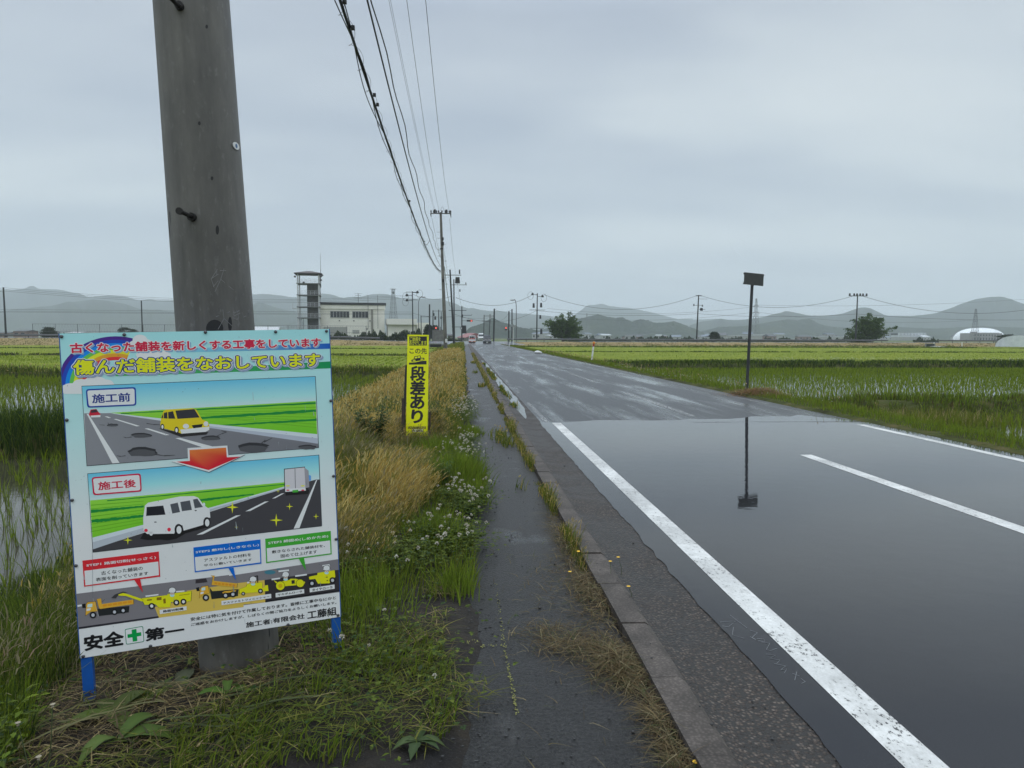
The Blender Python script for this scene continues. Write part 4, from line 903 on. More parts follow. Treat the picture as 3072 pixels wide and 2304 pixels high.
# --- further poles: (label, base u,v, top u,v, depth, radii, features)
far_poles = [
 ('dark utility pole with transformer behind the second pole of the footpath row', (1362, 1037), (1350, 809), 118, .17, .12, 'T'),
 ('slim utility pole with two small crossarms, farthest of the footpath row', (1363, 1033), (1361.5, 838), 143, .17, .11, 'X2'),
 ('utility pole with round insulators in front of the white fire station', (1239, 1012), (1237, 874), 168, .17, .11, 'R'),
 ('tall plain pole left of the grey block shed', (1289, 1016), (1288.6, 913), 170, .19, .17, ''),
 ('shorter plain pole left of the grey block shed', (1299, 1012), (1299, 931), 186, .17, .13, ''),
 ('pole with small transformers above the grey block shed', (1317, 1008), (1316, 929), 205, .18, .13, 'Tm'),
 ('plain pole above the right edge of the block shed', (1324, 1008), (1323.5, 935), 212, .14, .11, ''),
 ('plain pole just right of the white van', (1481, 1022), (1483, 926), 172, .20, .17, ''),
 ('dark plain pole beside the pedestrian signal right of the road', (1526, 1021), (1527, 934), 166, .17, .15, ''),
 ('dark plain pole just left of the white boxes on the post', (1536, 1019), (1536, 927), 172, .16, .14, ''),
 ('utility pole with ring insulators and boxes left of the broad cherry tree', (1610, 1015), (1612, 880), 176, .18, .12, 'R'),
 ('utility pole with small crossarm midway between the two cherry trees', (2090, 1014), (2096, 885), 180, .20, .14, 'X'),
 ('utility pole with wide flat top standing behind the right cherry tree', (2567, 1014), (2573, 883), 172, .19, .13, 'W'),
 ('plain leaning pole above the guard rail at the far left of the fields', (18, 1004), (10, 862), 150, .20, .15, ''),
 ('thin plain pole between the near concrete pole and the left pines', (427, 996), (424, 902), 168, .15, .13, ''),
 ('thin low pole with short arm right of the fire station', (1264, 1000), (1263, 947), 190, .13, .1, 'A'),
]
FP = {}
for lab, (u0, v0), (u1, v1), D, ra, rb, ft in far_poles:
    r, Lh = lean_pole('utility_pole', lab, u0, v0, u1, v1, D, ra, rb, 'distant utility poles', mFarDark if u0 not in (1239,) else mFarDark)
    FP[u0] = (r, Lh); x, y, z = Lh; yo = -.2
    def arm(h, half, s=.05, o=0.0):
        k = h / z; b = MB(); b.box(x * k - half + o, x * k + half + o, y * k - .2, y * k - .12, h - s, h + s); b.build('crossarm', mFarDark, r)
    def blob(dx, h, rr, hh, nm='insulator'):
        k = h / z; b = MB(); b.tube([(x * k + dx, y * k - .25, h - hh / 2), (x * k + dx, y * k - .25, h + hh / 2)], [rr, rr * .8], 10); b.build(nm, mFarDark, r, True)
    if ft in ('T',):
        arm(z - .9, 1.6, .05, .2); blob(1.55, z - .35, .12, .7); blob(-1.2, z - .7, .12, .5); blob(1.15, z - 1.75, .42, 1.0, 'transformer')
    if ft == 'X2':
        arm(z - 1.1, 1.6, .05, 1.0); arm(z - 6.2, 1.8, .05, .7); blob(2.4, z - .8, .1, .4); blob(1.6, z - 7.3, .2, .6); arm(z - 9.5, 1.4, .05, .9); blob(2.0, z - 10, .5, 1.6, 'terminal_box'); blob(1.2, z - 2.2, .12, .5)
    if ft == 'R':
        for dx, h in ((-1.6, z - .3), (1.7, z - .8)) if u0 > 1500 else ((-1.7, z - 1.0), (1.6, z - .3), (-1.7, z - 2.2)):
            b = MB(); b.tube([(dx + .7 * cos(q), -.2, h - .3 + .95 * sin(q)) for q in np.linspace(0, 2 * pi, 18)], .03, 5); b.build('jumper_wire', mFarDark, r); blob(dx * .75, h + .1, .28, .55)
            arm(h, .8, .05, dx * .5)
        if u0 > 1500:
            blob(-.9, z - 3.0, .28, 1.1, 'transformer'); blob(.95, z - 2.9, .28, 1.1, 'transformer'); arm(z - 4.1, 1.9); arm(z - 8.6, 1.7); blob(1.1, z - 9.4, .3, 1.3, 'terminal_box'); blob(.8, z - 5.8, .25, .9, 'terminal_box')
        else:
            arm(z - .2, 1.5); arm(z - 2.0, 1.3)
    if ft == 'Tm':
        arm(z - .4, 1.6, .05); blob(1.5, z - .2, .15, .5); blob(-1.4, z - 1.4, .25, .8, 'transformer'); blob(-1.0, z - 2.4, .3, 1.0, 'transformer'); blob(.7, z - 2.3, .25, .8, 'transformer')
    if ft == 'X':
        arm(z - .2, .75, .1); arm(z - 1.0, 1.2, .03, 1.0); arm(z - 2.6, 1.2, .04, -.2); blob(-1.2, z - 2.5, .15, .5); blob(1.0, z - 2.7, .15, .5); blob(.8, z - 3.6, .4, .7, 'terminal_box'); arm(z - 3.6, .8, .04, 1.0)
    if ft == 'W':
        arm(z - .4, 2.3, .07)
        for dx in (-2.1, -1.0, -.3, .5, 1.2, 2.1): blob(dx, z - .1, .22, .6)
    if ft == 'A': arm(z - .3, 1.2, .06, 1.2)

# --- wires.  near span: (name, label, xA, yA, zcoef, B xy, radius)
mWire = M('black cable', (.012, .012, .013), .5)
spans = [('w2', 'black cable under the spiral wrapped one, from the near pole to the second', (-1.60, 3.75), (-2.05, 65.87), (4.329, -4.312, 7.931), .017),
         ('w3', 'black wavy cable third from the left in the overhead bundle', (-1.65, 3.75), (-2.05, 65.91), (3.137, -2.73, 8.298), .014),
         ('w4', 'thin grey wire, left of the close pair high overhead', (-2.4, 3.75), (-2.62, 66.24), (3.878, -4.858, 13.927), .006),
         ('w5', 'thin grey wire, right of the close pair high overhead', (-2.3, 3.75), (-2.53, 66.23), (3.972, -4.665, 13.64), .006),
         ('w6', 'thin dark wire running to the middle of the second pole crossarm', (-1.8, 3.75), (-2.19, 66.21), (6.707, -9.228, 15.48), .009),
         ('w7', 'thin dark wire running to the right end of the second pole crossarm', (-1.2, 3.75), (-1.28, 66.15), (7.207, -8.898, 14.673), .010)]
def span_pt(A2, B2, zc, q): return Vector((A2[0] + (B2[0] - A2[0]) * q, A2[1] + (B2[1] - A2[1]) * q, zc[0] * q * q + zc[1] * q + zc[2]))
for nm, lab, A2, B2, zc, r in spans:
    qs = np.linspace(0, 1, 60); pts = []
    for q in qs:
        p = span_pt(A2, B2, zc, q)
        if nm == 'w3': p.x += .035 * sin(q * 70) + .02 * sin(q * 31); p.z += .03 * sin(q * 53)
        pts.append(p)
    b = MB(); b.tube(pts, r, 6); tag(b.build('overhead_wire', mWire, None, True), lab, 'wire', 'wires along the footpath')
cabl = thing('communication_cable', 'thick black cable wrapped with loose spiral loops running to the second pole', 'cable', (-1.55, 3.75, 6.12), 0, 'wires along the footpath')
A2, B2, zc = (-1.55, 3.75), (-2.07, 65.84), (3.928, -2.529, 6.121); off = Vector(cabl.location)
b = MB(); b.tube([span_pt(A2, B2, zc, q) - off for q in np.linspace(0, 1, 70)], .022, 8); b.build('main_cable', mWire, cabl, True)
for ph, amp in ((0, .05), (2.2, .06)):
    b = MB(); b.tube([span_pt(A2, B2, zc, q) - off + Vector((amp * sin(q * 60 + ph) - .02, 0, amp * .7 * cos(q * 41 + ph) - .03)) for q in np.linspace(0, 1, 260)], .008, 5); b.build('lashed_wire', mWire, cabl, True)
b = MB(); b.tube([span_pt(A2, B2, zc, q) - off + Vector((.075 * min(1, .35 + abs(sin(q * 9))) * sin(q * 420), 0, .075 * cos(q * 420) - .04)) for q in np.linspace(.03, .99, 1900)], .003, 4, False); b.build('spiral_hanger', mWire, cabl)
for q in (.096, .108, .15, .158, .30, .46):
    b = MB(); p = span_pt(A2, B2, zc, q) - off; b.box(p.x + .03, p.x + .08, p.y - .03, p.y + .03, p.z - .03, p.z + .02); b.build('cable_clamp', mWire, cabl)
b = MB()
e0, e1 = P(1275, 734, 36.5), P(1289, 721, 38)
b.tube([e0, e0 + (e1 - e0) * .5 + Vector((0, 0, -.1)), e1], .015, 5); tag(b.build('tie_wire', mWire, None, True), 'short wire tying the thick wrapped cable to the one above it', 'wire')
# wires beyond the second pole and across the fields: hung between two 3-d points with sag
def hang(A3, B3, sag, r, lab, group='wires across the fields', n=24, mat=None):
    pts = []
    for q in np.linspace(0, 1, n):
        p = A3 + (B3 - A3) * q; p = Vector((p.x, p.y, p.z - 4 * sag * q * (1 - q))); pts.append(p)
    b = MB(); b.tube(pts, r, 5); tag(b.build('overhead_wire', mat or mWire, None, True), lab, 'wire', group)
mWireFar = M('distant wire', (.02, .021, .024), .6)
g2 = 'wires along the footpath'
hang(P(1296, 655, 65), P(1340, 815, 118), .9, .012, 'thin wire from the left end of the second pole crossarm to the transformer pole', g2)
hang(P(1349, 656, 65), P(1367, 812, 118), .9, .012, 'thin wire from the right end of the second pole crossarm to the transformer pole', g2)
hang(P(1330, 735, 65), P(1352, 850, 118), .8, .014, 'cable leaving the middle of the second pole towards the transformer pole', g2)
hang(P(1333, 800, 65), P(1354, 915, 118), 1.4, .030, 'thick sagging cable between the second pole and the transformer pole', g2)
hang(P(1366, 812, 118), P(1371, 842, 143), .3, .014, 'short wire between the two farthest poles of the footpath row', g2)
hang(P(1371, 842, 143), P(1387, 925, 172), .8, .02, 'wire from the farthest footpath pole down to the signal pole', g2)
x1_, x2_ = P(1239, 883, 168), P(1352, 890, 143)
hang(x1_, x2_, .8, .035, 'cable from the fire station pole to the footpath row')
hang(P(1368, 893, 143), P(1594, 886, 176), 2.0, .04, 'upper sagging cable crossing the road to the ring insulator pole')
hang(P(1632, 884, 176), P(2093, 886, 180), 3.6, .04, 'upper cable between the ring insulator pole and the middle field pole')
hang(P(2100, 886, 180), P(2566, 886, 172), 3.0, .04, 'upper cable between the middle field pole and the right cherry tree pole')
hang(P(2580, 886, 172), P(3260, 890, 172), 4.2, .04, 'upper cable leaving the picture right of the right cherry tree pole')
hang(P(1240, 940, 168), P(1356, 950, 143), .4, .03, 'lower cable between the fire station pole and the footpath row')
hang(P(1363, 942, 143), P(1612, 930, 176), 2.2, .03, 'lower cable crossing the road to the ring insulator pole')
hang(P(1612, 932, 176), P(2094, 941, 180), .8, .03, 'lower cable between the ring insulator pole and the middle field pole')
hang(P(2094, 941, 180), P(2570, 942, 172), .7, .03, 'lower cable between the middle field pole and the right cherry tree pole')
hang(P(2570, 942, 172), P(3260, 954, 172), .9, .03, 'lower cable leaving the picture right of the right cherry tree pole')
hang(P(1484, 928, 172), P(1536, 929, 172), .6, .02, 'short wire between the plain poles right of the vans')
hang(P(1366, 948, 143), P(1484, 950, 172), .5, .02, 'straight wire crossing the road above the vans')
hang(P(1484, 957, 172), P(1527, 938, 166), 1.0, .02, 'drooping short wire right of the vans')
for i, (va, vb, vc, lab) in enumerate(((863, 876, 884, 'topmost'), (868, 881, 888, 'second'), (873, 887, 893, 'third'), (928, 934, 936, 'fourth'), (933, 939, 941, 'fifth'), (936, 942, 944, 'lowest'))):
    p = P(14 if i < 3 else 16, va, 150); q = P(1238, vc, 168)
    hang(p, q, (.2 if i < 3 else .1) + 1.6 * (i < 3), .022, lab + ' of the long wires from the far left pole to the fire station pole', n=40)
    hang(P(-330, va - 6, 140), p, .8, .022, lab + ' of the wires leaving the picture at the far left pole')
for i, (a, q) in enumerate((((2265, 915), (3400, 870)), ((2265, 935), (2924, 960)), ((1640, 925), (2265, 920)), ((1640, 948), (2265, 936)))):
    hang(P(*a, 700), P(*q, 700), 6, .10, ('thin far power line running right from the pylon behind the sign post', 'lower far power line between the two right pylons', 'thin far power line left of the pylon behind the sign post', 'lower thin far power line left of the pylon behind the sign post')[i], 'far power lines')

# --- street lamps, signals, signs at the crossing
def lamp(lab, u, vb, vt, D, hook):
    a = P(u, vb, D); r = thing('street_lamp', lab, 'street lamp', a, 0, 'street lamps at the crossing'); h = P(u, vt, D).z - a.z
    b = MB(); pts = [(0, 0, -.5), (0, 0, h * .8)] + [(hook * (1 - cos(q)), 0, h * .8 + h * .2 * sin(q)) for q in np.linspace(.2, pi / 2, 6)] + [(hook * 1.25, 0, h * .995)]
    b.tube(pts, [.11] + [.08] * (len(pts) - 1), 8); b.build('pole', mArm, r, True)
    b = MB(); b.ball((hook * 1.25 + (.35 if hook > 0 else -.35), 0, h * .985), .55, .25, .16, 10, 6); b.build('lamp_head', mSteel, r, True)
lamp('curved street lamp left of the road beside the fire station', 1256, 1012, 890, 185, .85)
lamp('curved street lamp right of the road', 1548.5, 1024, 899, 165, -.45)
def emit(name, col, s):
    if name in _cache: return _cache[name]
    t = NT(name); t.set(**{'Base Color': col, 'Emission Color': col, 'Emission Strength': s}); _cache[name] = t.m; return t.m
mRed = emit('red lamp', (1, .10, .06), .9)
r, Lh = lean_pole('signal_pole', 'dark pole with round sign and arm holding the lit red traffic signal over the road', 1385.6, 1029, 1385.6, 919, 168, .17, .12, None, mFarDark, cat='traffic signal')
h = P(1386, 946, 168).z - r.location.z
b = MB(); b.tube([(0, 0, h), (2.3, -.1, h), (2.35, -.1, h + .3)], .06, 6); b.build('arm', mFarDark, r)
h2 = P(1386, 962.5, 168).z - r.location.z
b = MB(); b.tube([(0, -.05, h2), (2.2, -.2, h2)], .05, 6); b.box(1.15, 2.55, -.5, -.2, h2 - .2, h2 + .22); b.build('signal_housing', mFarDark, r)
for x, mm in ((1.4, mBlack), (1.83, mBlack), (2.26, mRed)):
    b = MB(); b.prism([(x + .19 * cos(i * pi / 8), h2 + .19 * sin(i * pi / 8)) for i in range(16)], -.56, -.51, Matrix(((1, 0, 0, 0), (0, 0, 1, 0), (0, 1, 0, 0), (0, 0, 0, 1)))); b.build('signal_lens', mm, r)
h3 = P(1386, 985, 168).z - r.location.z
b = MB(); b.prism([(-.15 + .30 * cos(i * pi / 12), h3 + .30 * sin(i * pi / 12)) for i in range(24)], -.30, -.26, Matrix(((1, 0, 0, 0), (0, 0, 1, 0), (0, 1, 0, 0), (0, 0, 0, 1)))); rs = b.build('round_sign', M('sign grey', (.10, .10, .11), .5), r)
b = MB(); b.prism([(-.15 + .22 * cos(i * pi / 12), h3 + .22 * sin(i * pi / 12)) for i in range(24)], -.31, -.303, Matrix(((1, 0, 0, 0), (0, 0, 1, 0), (0, 1, 0, 0), (0, 0, 0, 1)))); b.build('sign_face', M('sign pale', (.45, .46, .47), .5), r)
def ped(lab, u, v, D, du, zgap):
    a = PZ(u + du, D, .3); r = thing('pedestrian_signal', lab, 'traffic signal', a, 0, 'pedestrian signals'); h = P(u, v, D).z - a.z
    b = MB(); b.tube([(0, 0, -.4), (0, 0, h + .8)], .07, 8); b.build('pole', mFarDark, r)
    x = -du * D / FPX; b = MB(); b.box(x - .22, x + .22, -.3, -.05, h - .45, h + .4); b.build('housing', mSteel, r)
    b = MB(); b.box(x - .16, x + .16, -.33, -.302, h - .0, h + .34); b.build('red_lens', mRed, r)
    b = MB(); b.box(x - .16, x + .16, -.33, -.302, h - .4, h - .06); b.build('dark_lens', mBlack, r)
    b = MB(); b.box(min(0, x) , max(0, x), -.06, .0, h + .28, h + .34); b.build('bracket', mArm, r)
    b = MB(); b.box(x + .7, x + 1.15, -.3, -.05, h - .4, h + .45); b.build('control_box', mSteel, r)
ped('lit red pedestrian signal in front of the grey block shed left of the road', 1308, 986, 167, -9.5, 0)
ped('lit red pedestrian signal right of the road beside the plain dark poles', 1517.8, 986, 164, 8, 0)
# white cylinder pole with arm beyond the vans
r, Lh = lean_pole('signal_pole', 'thin leaning pole topped by a pale cylinder beyond the white van', 1467.5, 1012, 1470, 958, 205, .12, .12, 'poles beyond the vans', mFarDark, cat='pole')
b = MB(); b.tube([Lh, Lh + Vector((.03, 0, 1.5))], .20, 12); b.build('pale_cylinder', mSteel, r, True)
r, Lh = lean_pole('signal_pole', 'thin pole with a pale cross arm beyond the white van', 1451, 1012, 1452.5, 944.5, 205, .12, .11, 'poles beyond the vans', mFarDark, cat='pole')
b = MB(); b.box(0, 3.1, -.1, .1, Lh.z - .45, Lh.z - .2); b.build('cross_arm', mSteel, r); b = MB(); b.box(-.6, 1.6, -.3, -.2, P(1450, 963, 205).z - r.location.z - .08, P(1450, 963, 205).z - r.location.z + .08); b.build('lower_arm', mArm, r)
# white post with boxes at the roadside, and the two little stakes
a = PZ(1539.3, 117, 0); r = thing('white_sign_post', 'slim white post with pale boxes at its top right of the road', 'post', a)
h = P(1540, 973.5, 117).z
b = MB(); b.tube([(0, 0, -.3), (0, 0, h)], .045, 8); b.build('pole', mWhite, r); b = MB(); b.box(-.28, .1, -.1, .06, h - .38, h + .03); b.box(.14, .5, -.1, .06, h - .55, h - .12); b.build('box', mSteel, r)
a = PZ(1526, 112, 0); b = MB(); b.tube([(0, 0, -.2), (.24, 0, .72)], .045, 8); o = b.build('marker_stake', mWhite, None, True, a); tag(o, 'short white stake tilting right beside the slim white post', 'stake')
# delineator post with orange reflector
a, e = P(1774, 1086, 45), P(1781.5, 1036, 45); a = Vector((a.x, a.y, -.05)); e = P(1782, 1028, 45 + .0)
r = thing('delineator_post', 'tilted white delineator post with red band and orange reflector, right edge of the road', 'delineator', a)
dv = e - a
b = MB(); b.tube([(0, 0, -.1), dv * .80], .052, 12); b.build('white_tube', mWhite, r, True)
b = MB(); b.tube([dv * .801, dv * .93], .052, 12); b.build('red_band', M('red reflector', (.30, .010, .012), .35), r, True)
b = MB(); b.ball(dv * .985, .095, .06, .085, 12, 8); b.build('orange_reflector', M('orange reflector', (.75, .25, .02), .35), r, True)
b = MB(); b.tube([dv * .60, dv * .615], .0535, 12); b.build('silver_band', M('band', (.35, .25, .1), .5), r, True)

# --- guard rails along the cross road
mRail = M('weathered guard rail', (.115, .12, .13), .55, .2, 2); mRailD = M('guard rail post', (.045, .047, .05), .7)
def guard_rail(lab, s0, s1, o, step=4.0, off=.0):
    p_ = xpt(s0, o, xroadz(s0)); g = thing('guard_rail', lab, 'guard rail', p_, 0, 'guard rails on the cross road')
    b = MB(); n = int((s1 - s0) / 2) + 1
    for i in range(n - 1):
        a, c = s0 + i * 2, s0 + i * 2 + 2; A3, C3 = xpt(a, o, xroadz(a)) - p_, xpt(c, o, xroadz(c)) - p_
        prof = [(.36, 0), (.43, -.07), (.50, -.07), (.54, 0), (.58, -.07), (.65, -.07), (.72, 0)]
        for (z0, y0), (z1, y1) in zip(prof[:-1], prof[1:]):
            b.add([A3 + XN * y0 + Vector((0, 0, z0)), C3 + XN * y0 + Vector((0, 0, z0)), C3 + XN * y1 + Vector((0, 0, z1)), A3 + XN * y1 + Vector((0, 0, z1))], [(0, 1, 2, 3)])
    b.build('rail', mRail, g)
    k = s0 + .3; pm = None
    while k < s1:
        q = xpt(k, o, xroadz(k)) - p_
        if pm is None:
            b = MB(); b.tube([(0, 0, -.5), (0, 0, .80)], .07, 8); pm = b.build('post', mRailD, g, False, q + XN * .09)
        else:
            d = pm.copy(); COL.objects.link(d); d.location = q + XN * .09
        k += step
    return g
guard_rail('weathered guard rail on the stone wall left of the road crossing', -108, -14, -4.35)
guard_rail('long guard rail above the dry grass bank right of the road', 13, 108, -4.35)
guard_rail('short piece of guard rail right of the gap, in front of the white dome', 121, 150, -4.35)
# stone wall under the left guard rail
t = NT('rubble stone wall'); vo = t.n('ShaderNodeTexVoronoi'); vo.inputs['Scale'].default_value = 1.3; mp = t.n('ShaderNodeMapping'); mp.inputs['Scale'].default_value = (.7, .7, 1.6); t.l(t.pos(), mp.inputs[0]); t.l(mp.outputs[0], vo.inputs['Vector'])
sc = t.n('ShaderNodeSeparateColor'); t.l(vo.outputs['Color'], sc.inputs[0])
mStoneW = t.set(**{'Base Color': t.mix(t.ramp(vo.outputs['Distance'], (.3, 0.), (.6, .8)), t.ramp(sc.outputs[0], (0, (.05, .052, .055)), (1, (.16, .16, .165))), (.02, .02, .02)), 'Roughness': .8, 'Normal': t.bump(vo.outputs['Distance'], 1., .15)})
o_ = xpt(-108, -4.9, 0); b = MB(); prev = None
for k in np.arange(-108, -13, 2.0):
    hgt = xroadz(k) - .02; q = xpt(k, -4.72, 0) - o_; qb = xpt(k, -5.25, 0) - o_
    cur = [qb + Vector((0, 0, .15)), q + Vector((0, 0, hgt)), q + XN * .25 + Vector((0, 0, hgt)), q + XN * .25 + Vector((0, 0, .1))]
    if prev: b.add(prev + cur, [(0, 4, 5, 1), (1, 5, 6, 2), (2, 6, 7, 3)])
    prev = cur
wl = b.build('stone_wall', mStoneW, None, False, o_); tag(wl, 'low dark stone wall under the left guard rail', 'wall')

# --- chain link fence behind the left guard rail
def fence(lab, s0, s1, o, hh):
    p_ = xpt(s0, o, .8); f = thing('wire_fence', lab, 'fence', p_)
    b = MB()
    for z in (.05, hh * .5, hh): b.tube([Vector((0, 0, z)), xpt(s1, o, .8) - p_ + Vector((0, 0, z))], .03, 5)
    for k in np.arange(0, s1 - s0, .55):
        a = XD * k; b.tube([a + Vector((0, 0, .05)), a + XD * .55 + Vector((0, 0, hh))], .006, 3, False); b.tube([a + Vector((0, 0, hh)), a + XD * .55 + Vector((0, 0, .05))], .006, 3, False)
    b.build('wire_mesh', mArm, f); pm = None
    for k in np.arange(0, s1 - s0 + .1, 4.2):
        if pm is None: b = MB(); b.tube([(0, 0, -1), (0, 0, hh + .05)], .05, 6); pm = b.build('post', mArm, f)
        else: d = pm.copy(); COL.objects.link(d); d.location = XD * k
fence('tall wire mesh fence in front of the fire station and drill tower', -84, -16, 8.0, 3.0)
# ------------------------------------------------------------------ buildings, towers, trees, vehicles
RZX = math.atan2(XD.y, XD.x)
mCream = M('cream rendered wall', (.80, .775, .69), .8, .04, .4, dirt=(.66, .64, .58)); mGlassD = M('dark window glass', (.035, .04, .045), .12, .2, .5)
mRoofD = M('dark roof edge', (.035, .036, .042), .6); mFrame = M('pale window frame', (.5, .5, .48), .5)
def win(b_, r, x0, x1, y, z0, z1, n, axis='x'):
    """a window band: glass part with its frame as sub-part"""
    g = MB(); f = MB()
    if axis == 'x':
        g.box(x0, x1, y - .04, y - .005, z0, z1)
        for k in range(n + 1): x = x0 + (x1 - x0) * k / n; f.box(x - .05, x + .05, y - .09, y - .042, z0 - .05, z1 + .05)
        f.box(x0, x1, y - .085, y - .043, z1 + .052, z1 + .12); f.box(x0, x1, y - .11, y - .043, z0 - .14, z0 - .052)
    else:
        g.box(y + .005, y + .04, x0, x1, z0, z1)
        for k in range(n + 1): x = x0 + (x1 - x0) * k / n; f.box(y + .042, y + .09, x - .06, x + .06, z0 - .05, z1 + .05)
        f.box(y + .043, y + .11, x0, x1, z0 - .14, z0 - .052)
    w_ = g.build('window', mGlassD, r); f.build('window_frame', mFrame, w_)
o_ = PZ(1154, 195, -.4)
fs = thing('fire_station', 'cream two storey building with dark flat roof edge behind the wire fence', 'building', o_, RZX)
b = MB(); b.box(-17.3, 0, 0, 42, 0, 9.25); b.build('wall', mCream, fs)
b = MB(); b.box(-17.5, .25, -.25, 42.2, 9.252, 10.35); b.build('parapet', mCream, fs)
b = MB(); b.box(-17.7, .45, -.45, 42.4, 10.352, 11.0); b.build('roof_edge', mRoofD, fs)
win(None, fs, -14.4, -9.4, 0, 6.95, 8.6, 6); win(None, fs, -8.6, -4.4, 0, 6.95, 8.6, 5); win(None, fs, 2, 32, 0, 6.6, 8.7, 9, 'y')
b = MB(); b.box(-3.6, -3.05, -.3, -.005, 0, 9.2); b.build('pipe_shaft', M('grey cladding', (.26, .25, .22), .8), fs)
for x in (-4.4, -1.8): b = MB(); b.tube([(x, -.35, 4), (x, -.35, 13.1)], .05, 6); b.tube([(x, -.35, 10), (x, -.0, 10)], .04, 5); b.build('drain_pipe', mArm, fs)
for x in (-12, -8.2, -3.9): b = MB(); b.ball((x, -.1, 6.1), .17, .1, .17, 8, 5); b.build('vent_cap', mSteelDark, fs)
for x0, x1, z0, z1 in ((-16.2, -10, .5, 4.4), (-8.6, -6.8, 2.6, 3.6), (-5, -4.5, 3.6, 4.2)): b = MB(); b.box(x0, x1, -.05, -.006, z0, z1); b.build('door', M('shutter', (.36, .36, .33), .6), fs)
b = MB(); b.box(.5, 8.6, -3.6, 10, 5.1, 6.65); b.build('canopy', M('white canopy', (.82, .80, .73), .7, .05), fs)
b = MB(); b.box(.8, 8.3, -2.6, 9.5, 0, 5.095); b.build('annex_wall', mCream, fs)
b = MB(); b.box(8.65, 12.2, -1, 9, 0, 5.7); b.build('low_annex', mCream, fs)
b = MB(); b.box(6.9, 7.6, -2.66, -2.605, .2, 3.2); b.build('annex_door', M('brown door', (.10, .06, .05), .6), fs)
b = MB(); b.tube([(-7, 1, 11), (-7, 1, 13.6)], .06, 6)
for z, l in ((13.5, 1.0), (13.0, .8), (12.3, 1.1)): b.tube([(-7 - l, 1, z), (-7 + l, 1, z)], .035, 5)
b.build('aerial', mArm, fs)
# drill tower
mTow = M('pale tower steel', (.55, .56, .57), .5, .08, 1); mTowD = M('tower slats', (.085, .083, .085), .8, .25, 1.2); mTowDeck = M('tower deck', (.20, .205, .21), .7)
o_ = PZ(894, 188, -.3)
dt = thing('drill_tower', 'open five level steel drill tower with low roof beside the cream building', 'tower', o_, RZX)
T = 5.6; lv = [3.6, 6.75, 9.65, 12.75, 15.8]
for x, y in ((.12, .12), (T - .12, .12), (.12, T - .12), (T - .12, T - .12)): b = MB(); b.box(x - .15, x + .15, y - .15, y + .15, -.4, 18.1); b.build('column', mTow, dt)
for z in lv:
    b = MB(); b.box(-.2, T + .2, -.25, T + .2, z - .22, z); b.build('deck', mTowDeck, dt)
    b = MB()
    for zz_ in (.35, .65, 1.0):
        for a, c in (((.1, -.1), (T - .1, -.1)), ((T + .1, .1), (T + .1, T - .1)), ((-.1, .1), (-.1, T - .1))): b.tube([(a[0], a[1], z + zz_), (c[0], c[1], z + zz_)], .03, 5)
    for k in range(6):
        b.tube([(.1 + k * 1.08, -.1, z), (.1 + k * 1.08, -.1, z + 1.0)], .03, 5); b.tube([(T + .1, .1 + k * 1.08, z), (T + .1, .1 + k * 1.08, z + 1.0)], .03, 5)
    b.build('railing', mTow, dt)
for z0, z1 in zip(lv[:-1], lv[1:]): b = MB(); b.box(2.35, T - .35, 1.6, 4.8, z0 + .004, z1 - .225); b.build('slatted_wall', mTowD, dt)
b = MB(); b.box(2.35, T - .35, 1.6, 4.8, 0, lv[0] - .225); b.build('slatted_wall', mTowD, dt)
b = MB(); hw = .75; b.add([(-hw, -hw, 18.2), (T + hw, -hw, 18.2), (T + hw, T + hw, 18.2), (-hw, T + hw, 18.2), (-hw, -hw, 18.4), (T + hw, -hw, 18.4), (T + hw, T + hw, 18.4), (-hw, T + hw, 18.4), (T / 2 - .6, T / 2, 19.15), (T / 2 + .6, T / 2, 19.15)], [(3, 2, 1, 0), (0, 1, 5, 4), (1, 2, 6, 5), (2, 3, 7, 6), (3, 0, 4, 7), (4, 5, 9, 8), (5, 6, 9), (6, 7, 8, 9), (7, 4, 8)])
b.build('roof', M('brown tower roof', (.055, .042, .045), .7), dt)
b = MB()
for x in (.9, 1.35): b.tube([(x, 1.5, -.2), (x, 1.5, 6.6)], .05, 5)
for k in range(20): b.tube([(.9, 1.5, .1 + k * .33), (1.35, 1.5, .1 + k * .33)], .03, 4)
b.build('ladder', mSteelDark, dt)
b = MB(); b.tube([(T + .1, T - .2, 15), (T + .1, T - .2, 24.3)], [.09, .03], 6); b.build('antenna', mArm, dt, True)
b = MB()
for x, z in ((-.5, 17.4), (T + .55, 17.6), (T + .5, 16.6), (1.7, 15.9)): b.ball((x, -.3, z), .3, .3, .28, 8, 5)
b.build('loudspeaker', mTowD, dt)
b = MB(); b.box(-1.4, -.25, .5, 2.5, 9.0, 9.12)
for k in range(4): b.tube([(-1.35, .6 + k * .6, 9.1), (-1.35, .6 + k * .6, 10.4)], .03, 4)
b.build('side_balcony', mTow, dt)

# houses and sheds
def house(lab, u, D, z, w_, d_, h, rh, wall, roof, rz=0., group=None, cat='house', windows=0, hip=0.0, over=.4):
    r = thing('house', lab, cat, PZ(u, D, z), rz, group)
    b = MB(); b.box(-w_ / 2, w_ / 2, 0, d_, 0, h); b.build('wall', wall, r)
    b = MB(); W2 = w_ / 2 + over
    b.add([(-W2, -over, h), (W2, -over, h), (W2, d_ + over, h), (-W2, d_ + over, h), (-W2 + hip, d_ / 2, h + rh), (W2 - hip, d_ / 2, h + rh)], [(3, 2, 1, 0), (0, 1, 5, 4), (2, 3, 4, 5), (1, 2, 5), (3, 0, 4)])
    b.build('roof', roof, r)
    for k in range(windows):
        x = -w_ / 2 + w_ * (k + .5) / windows; b = MB(); b.box(x - w_ / windows * .28, x + w_ / windows * .28, -.06, -.006, h * .45, h * .8); b.build('window', mGlassD, r)
    return r
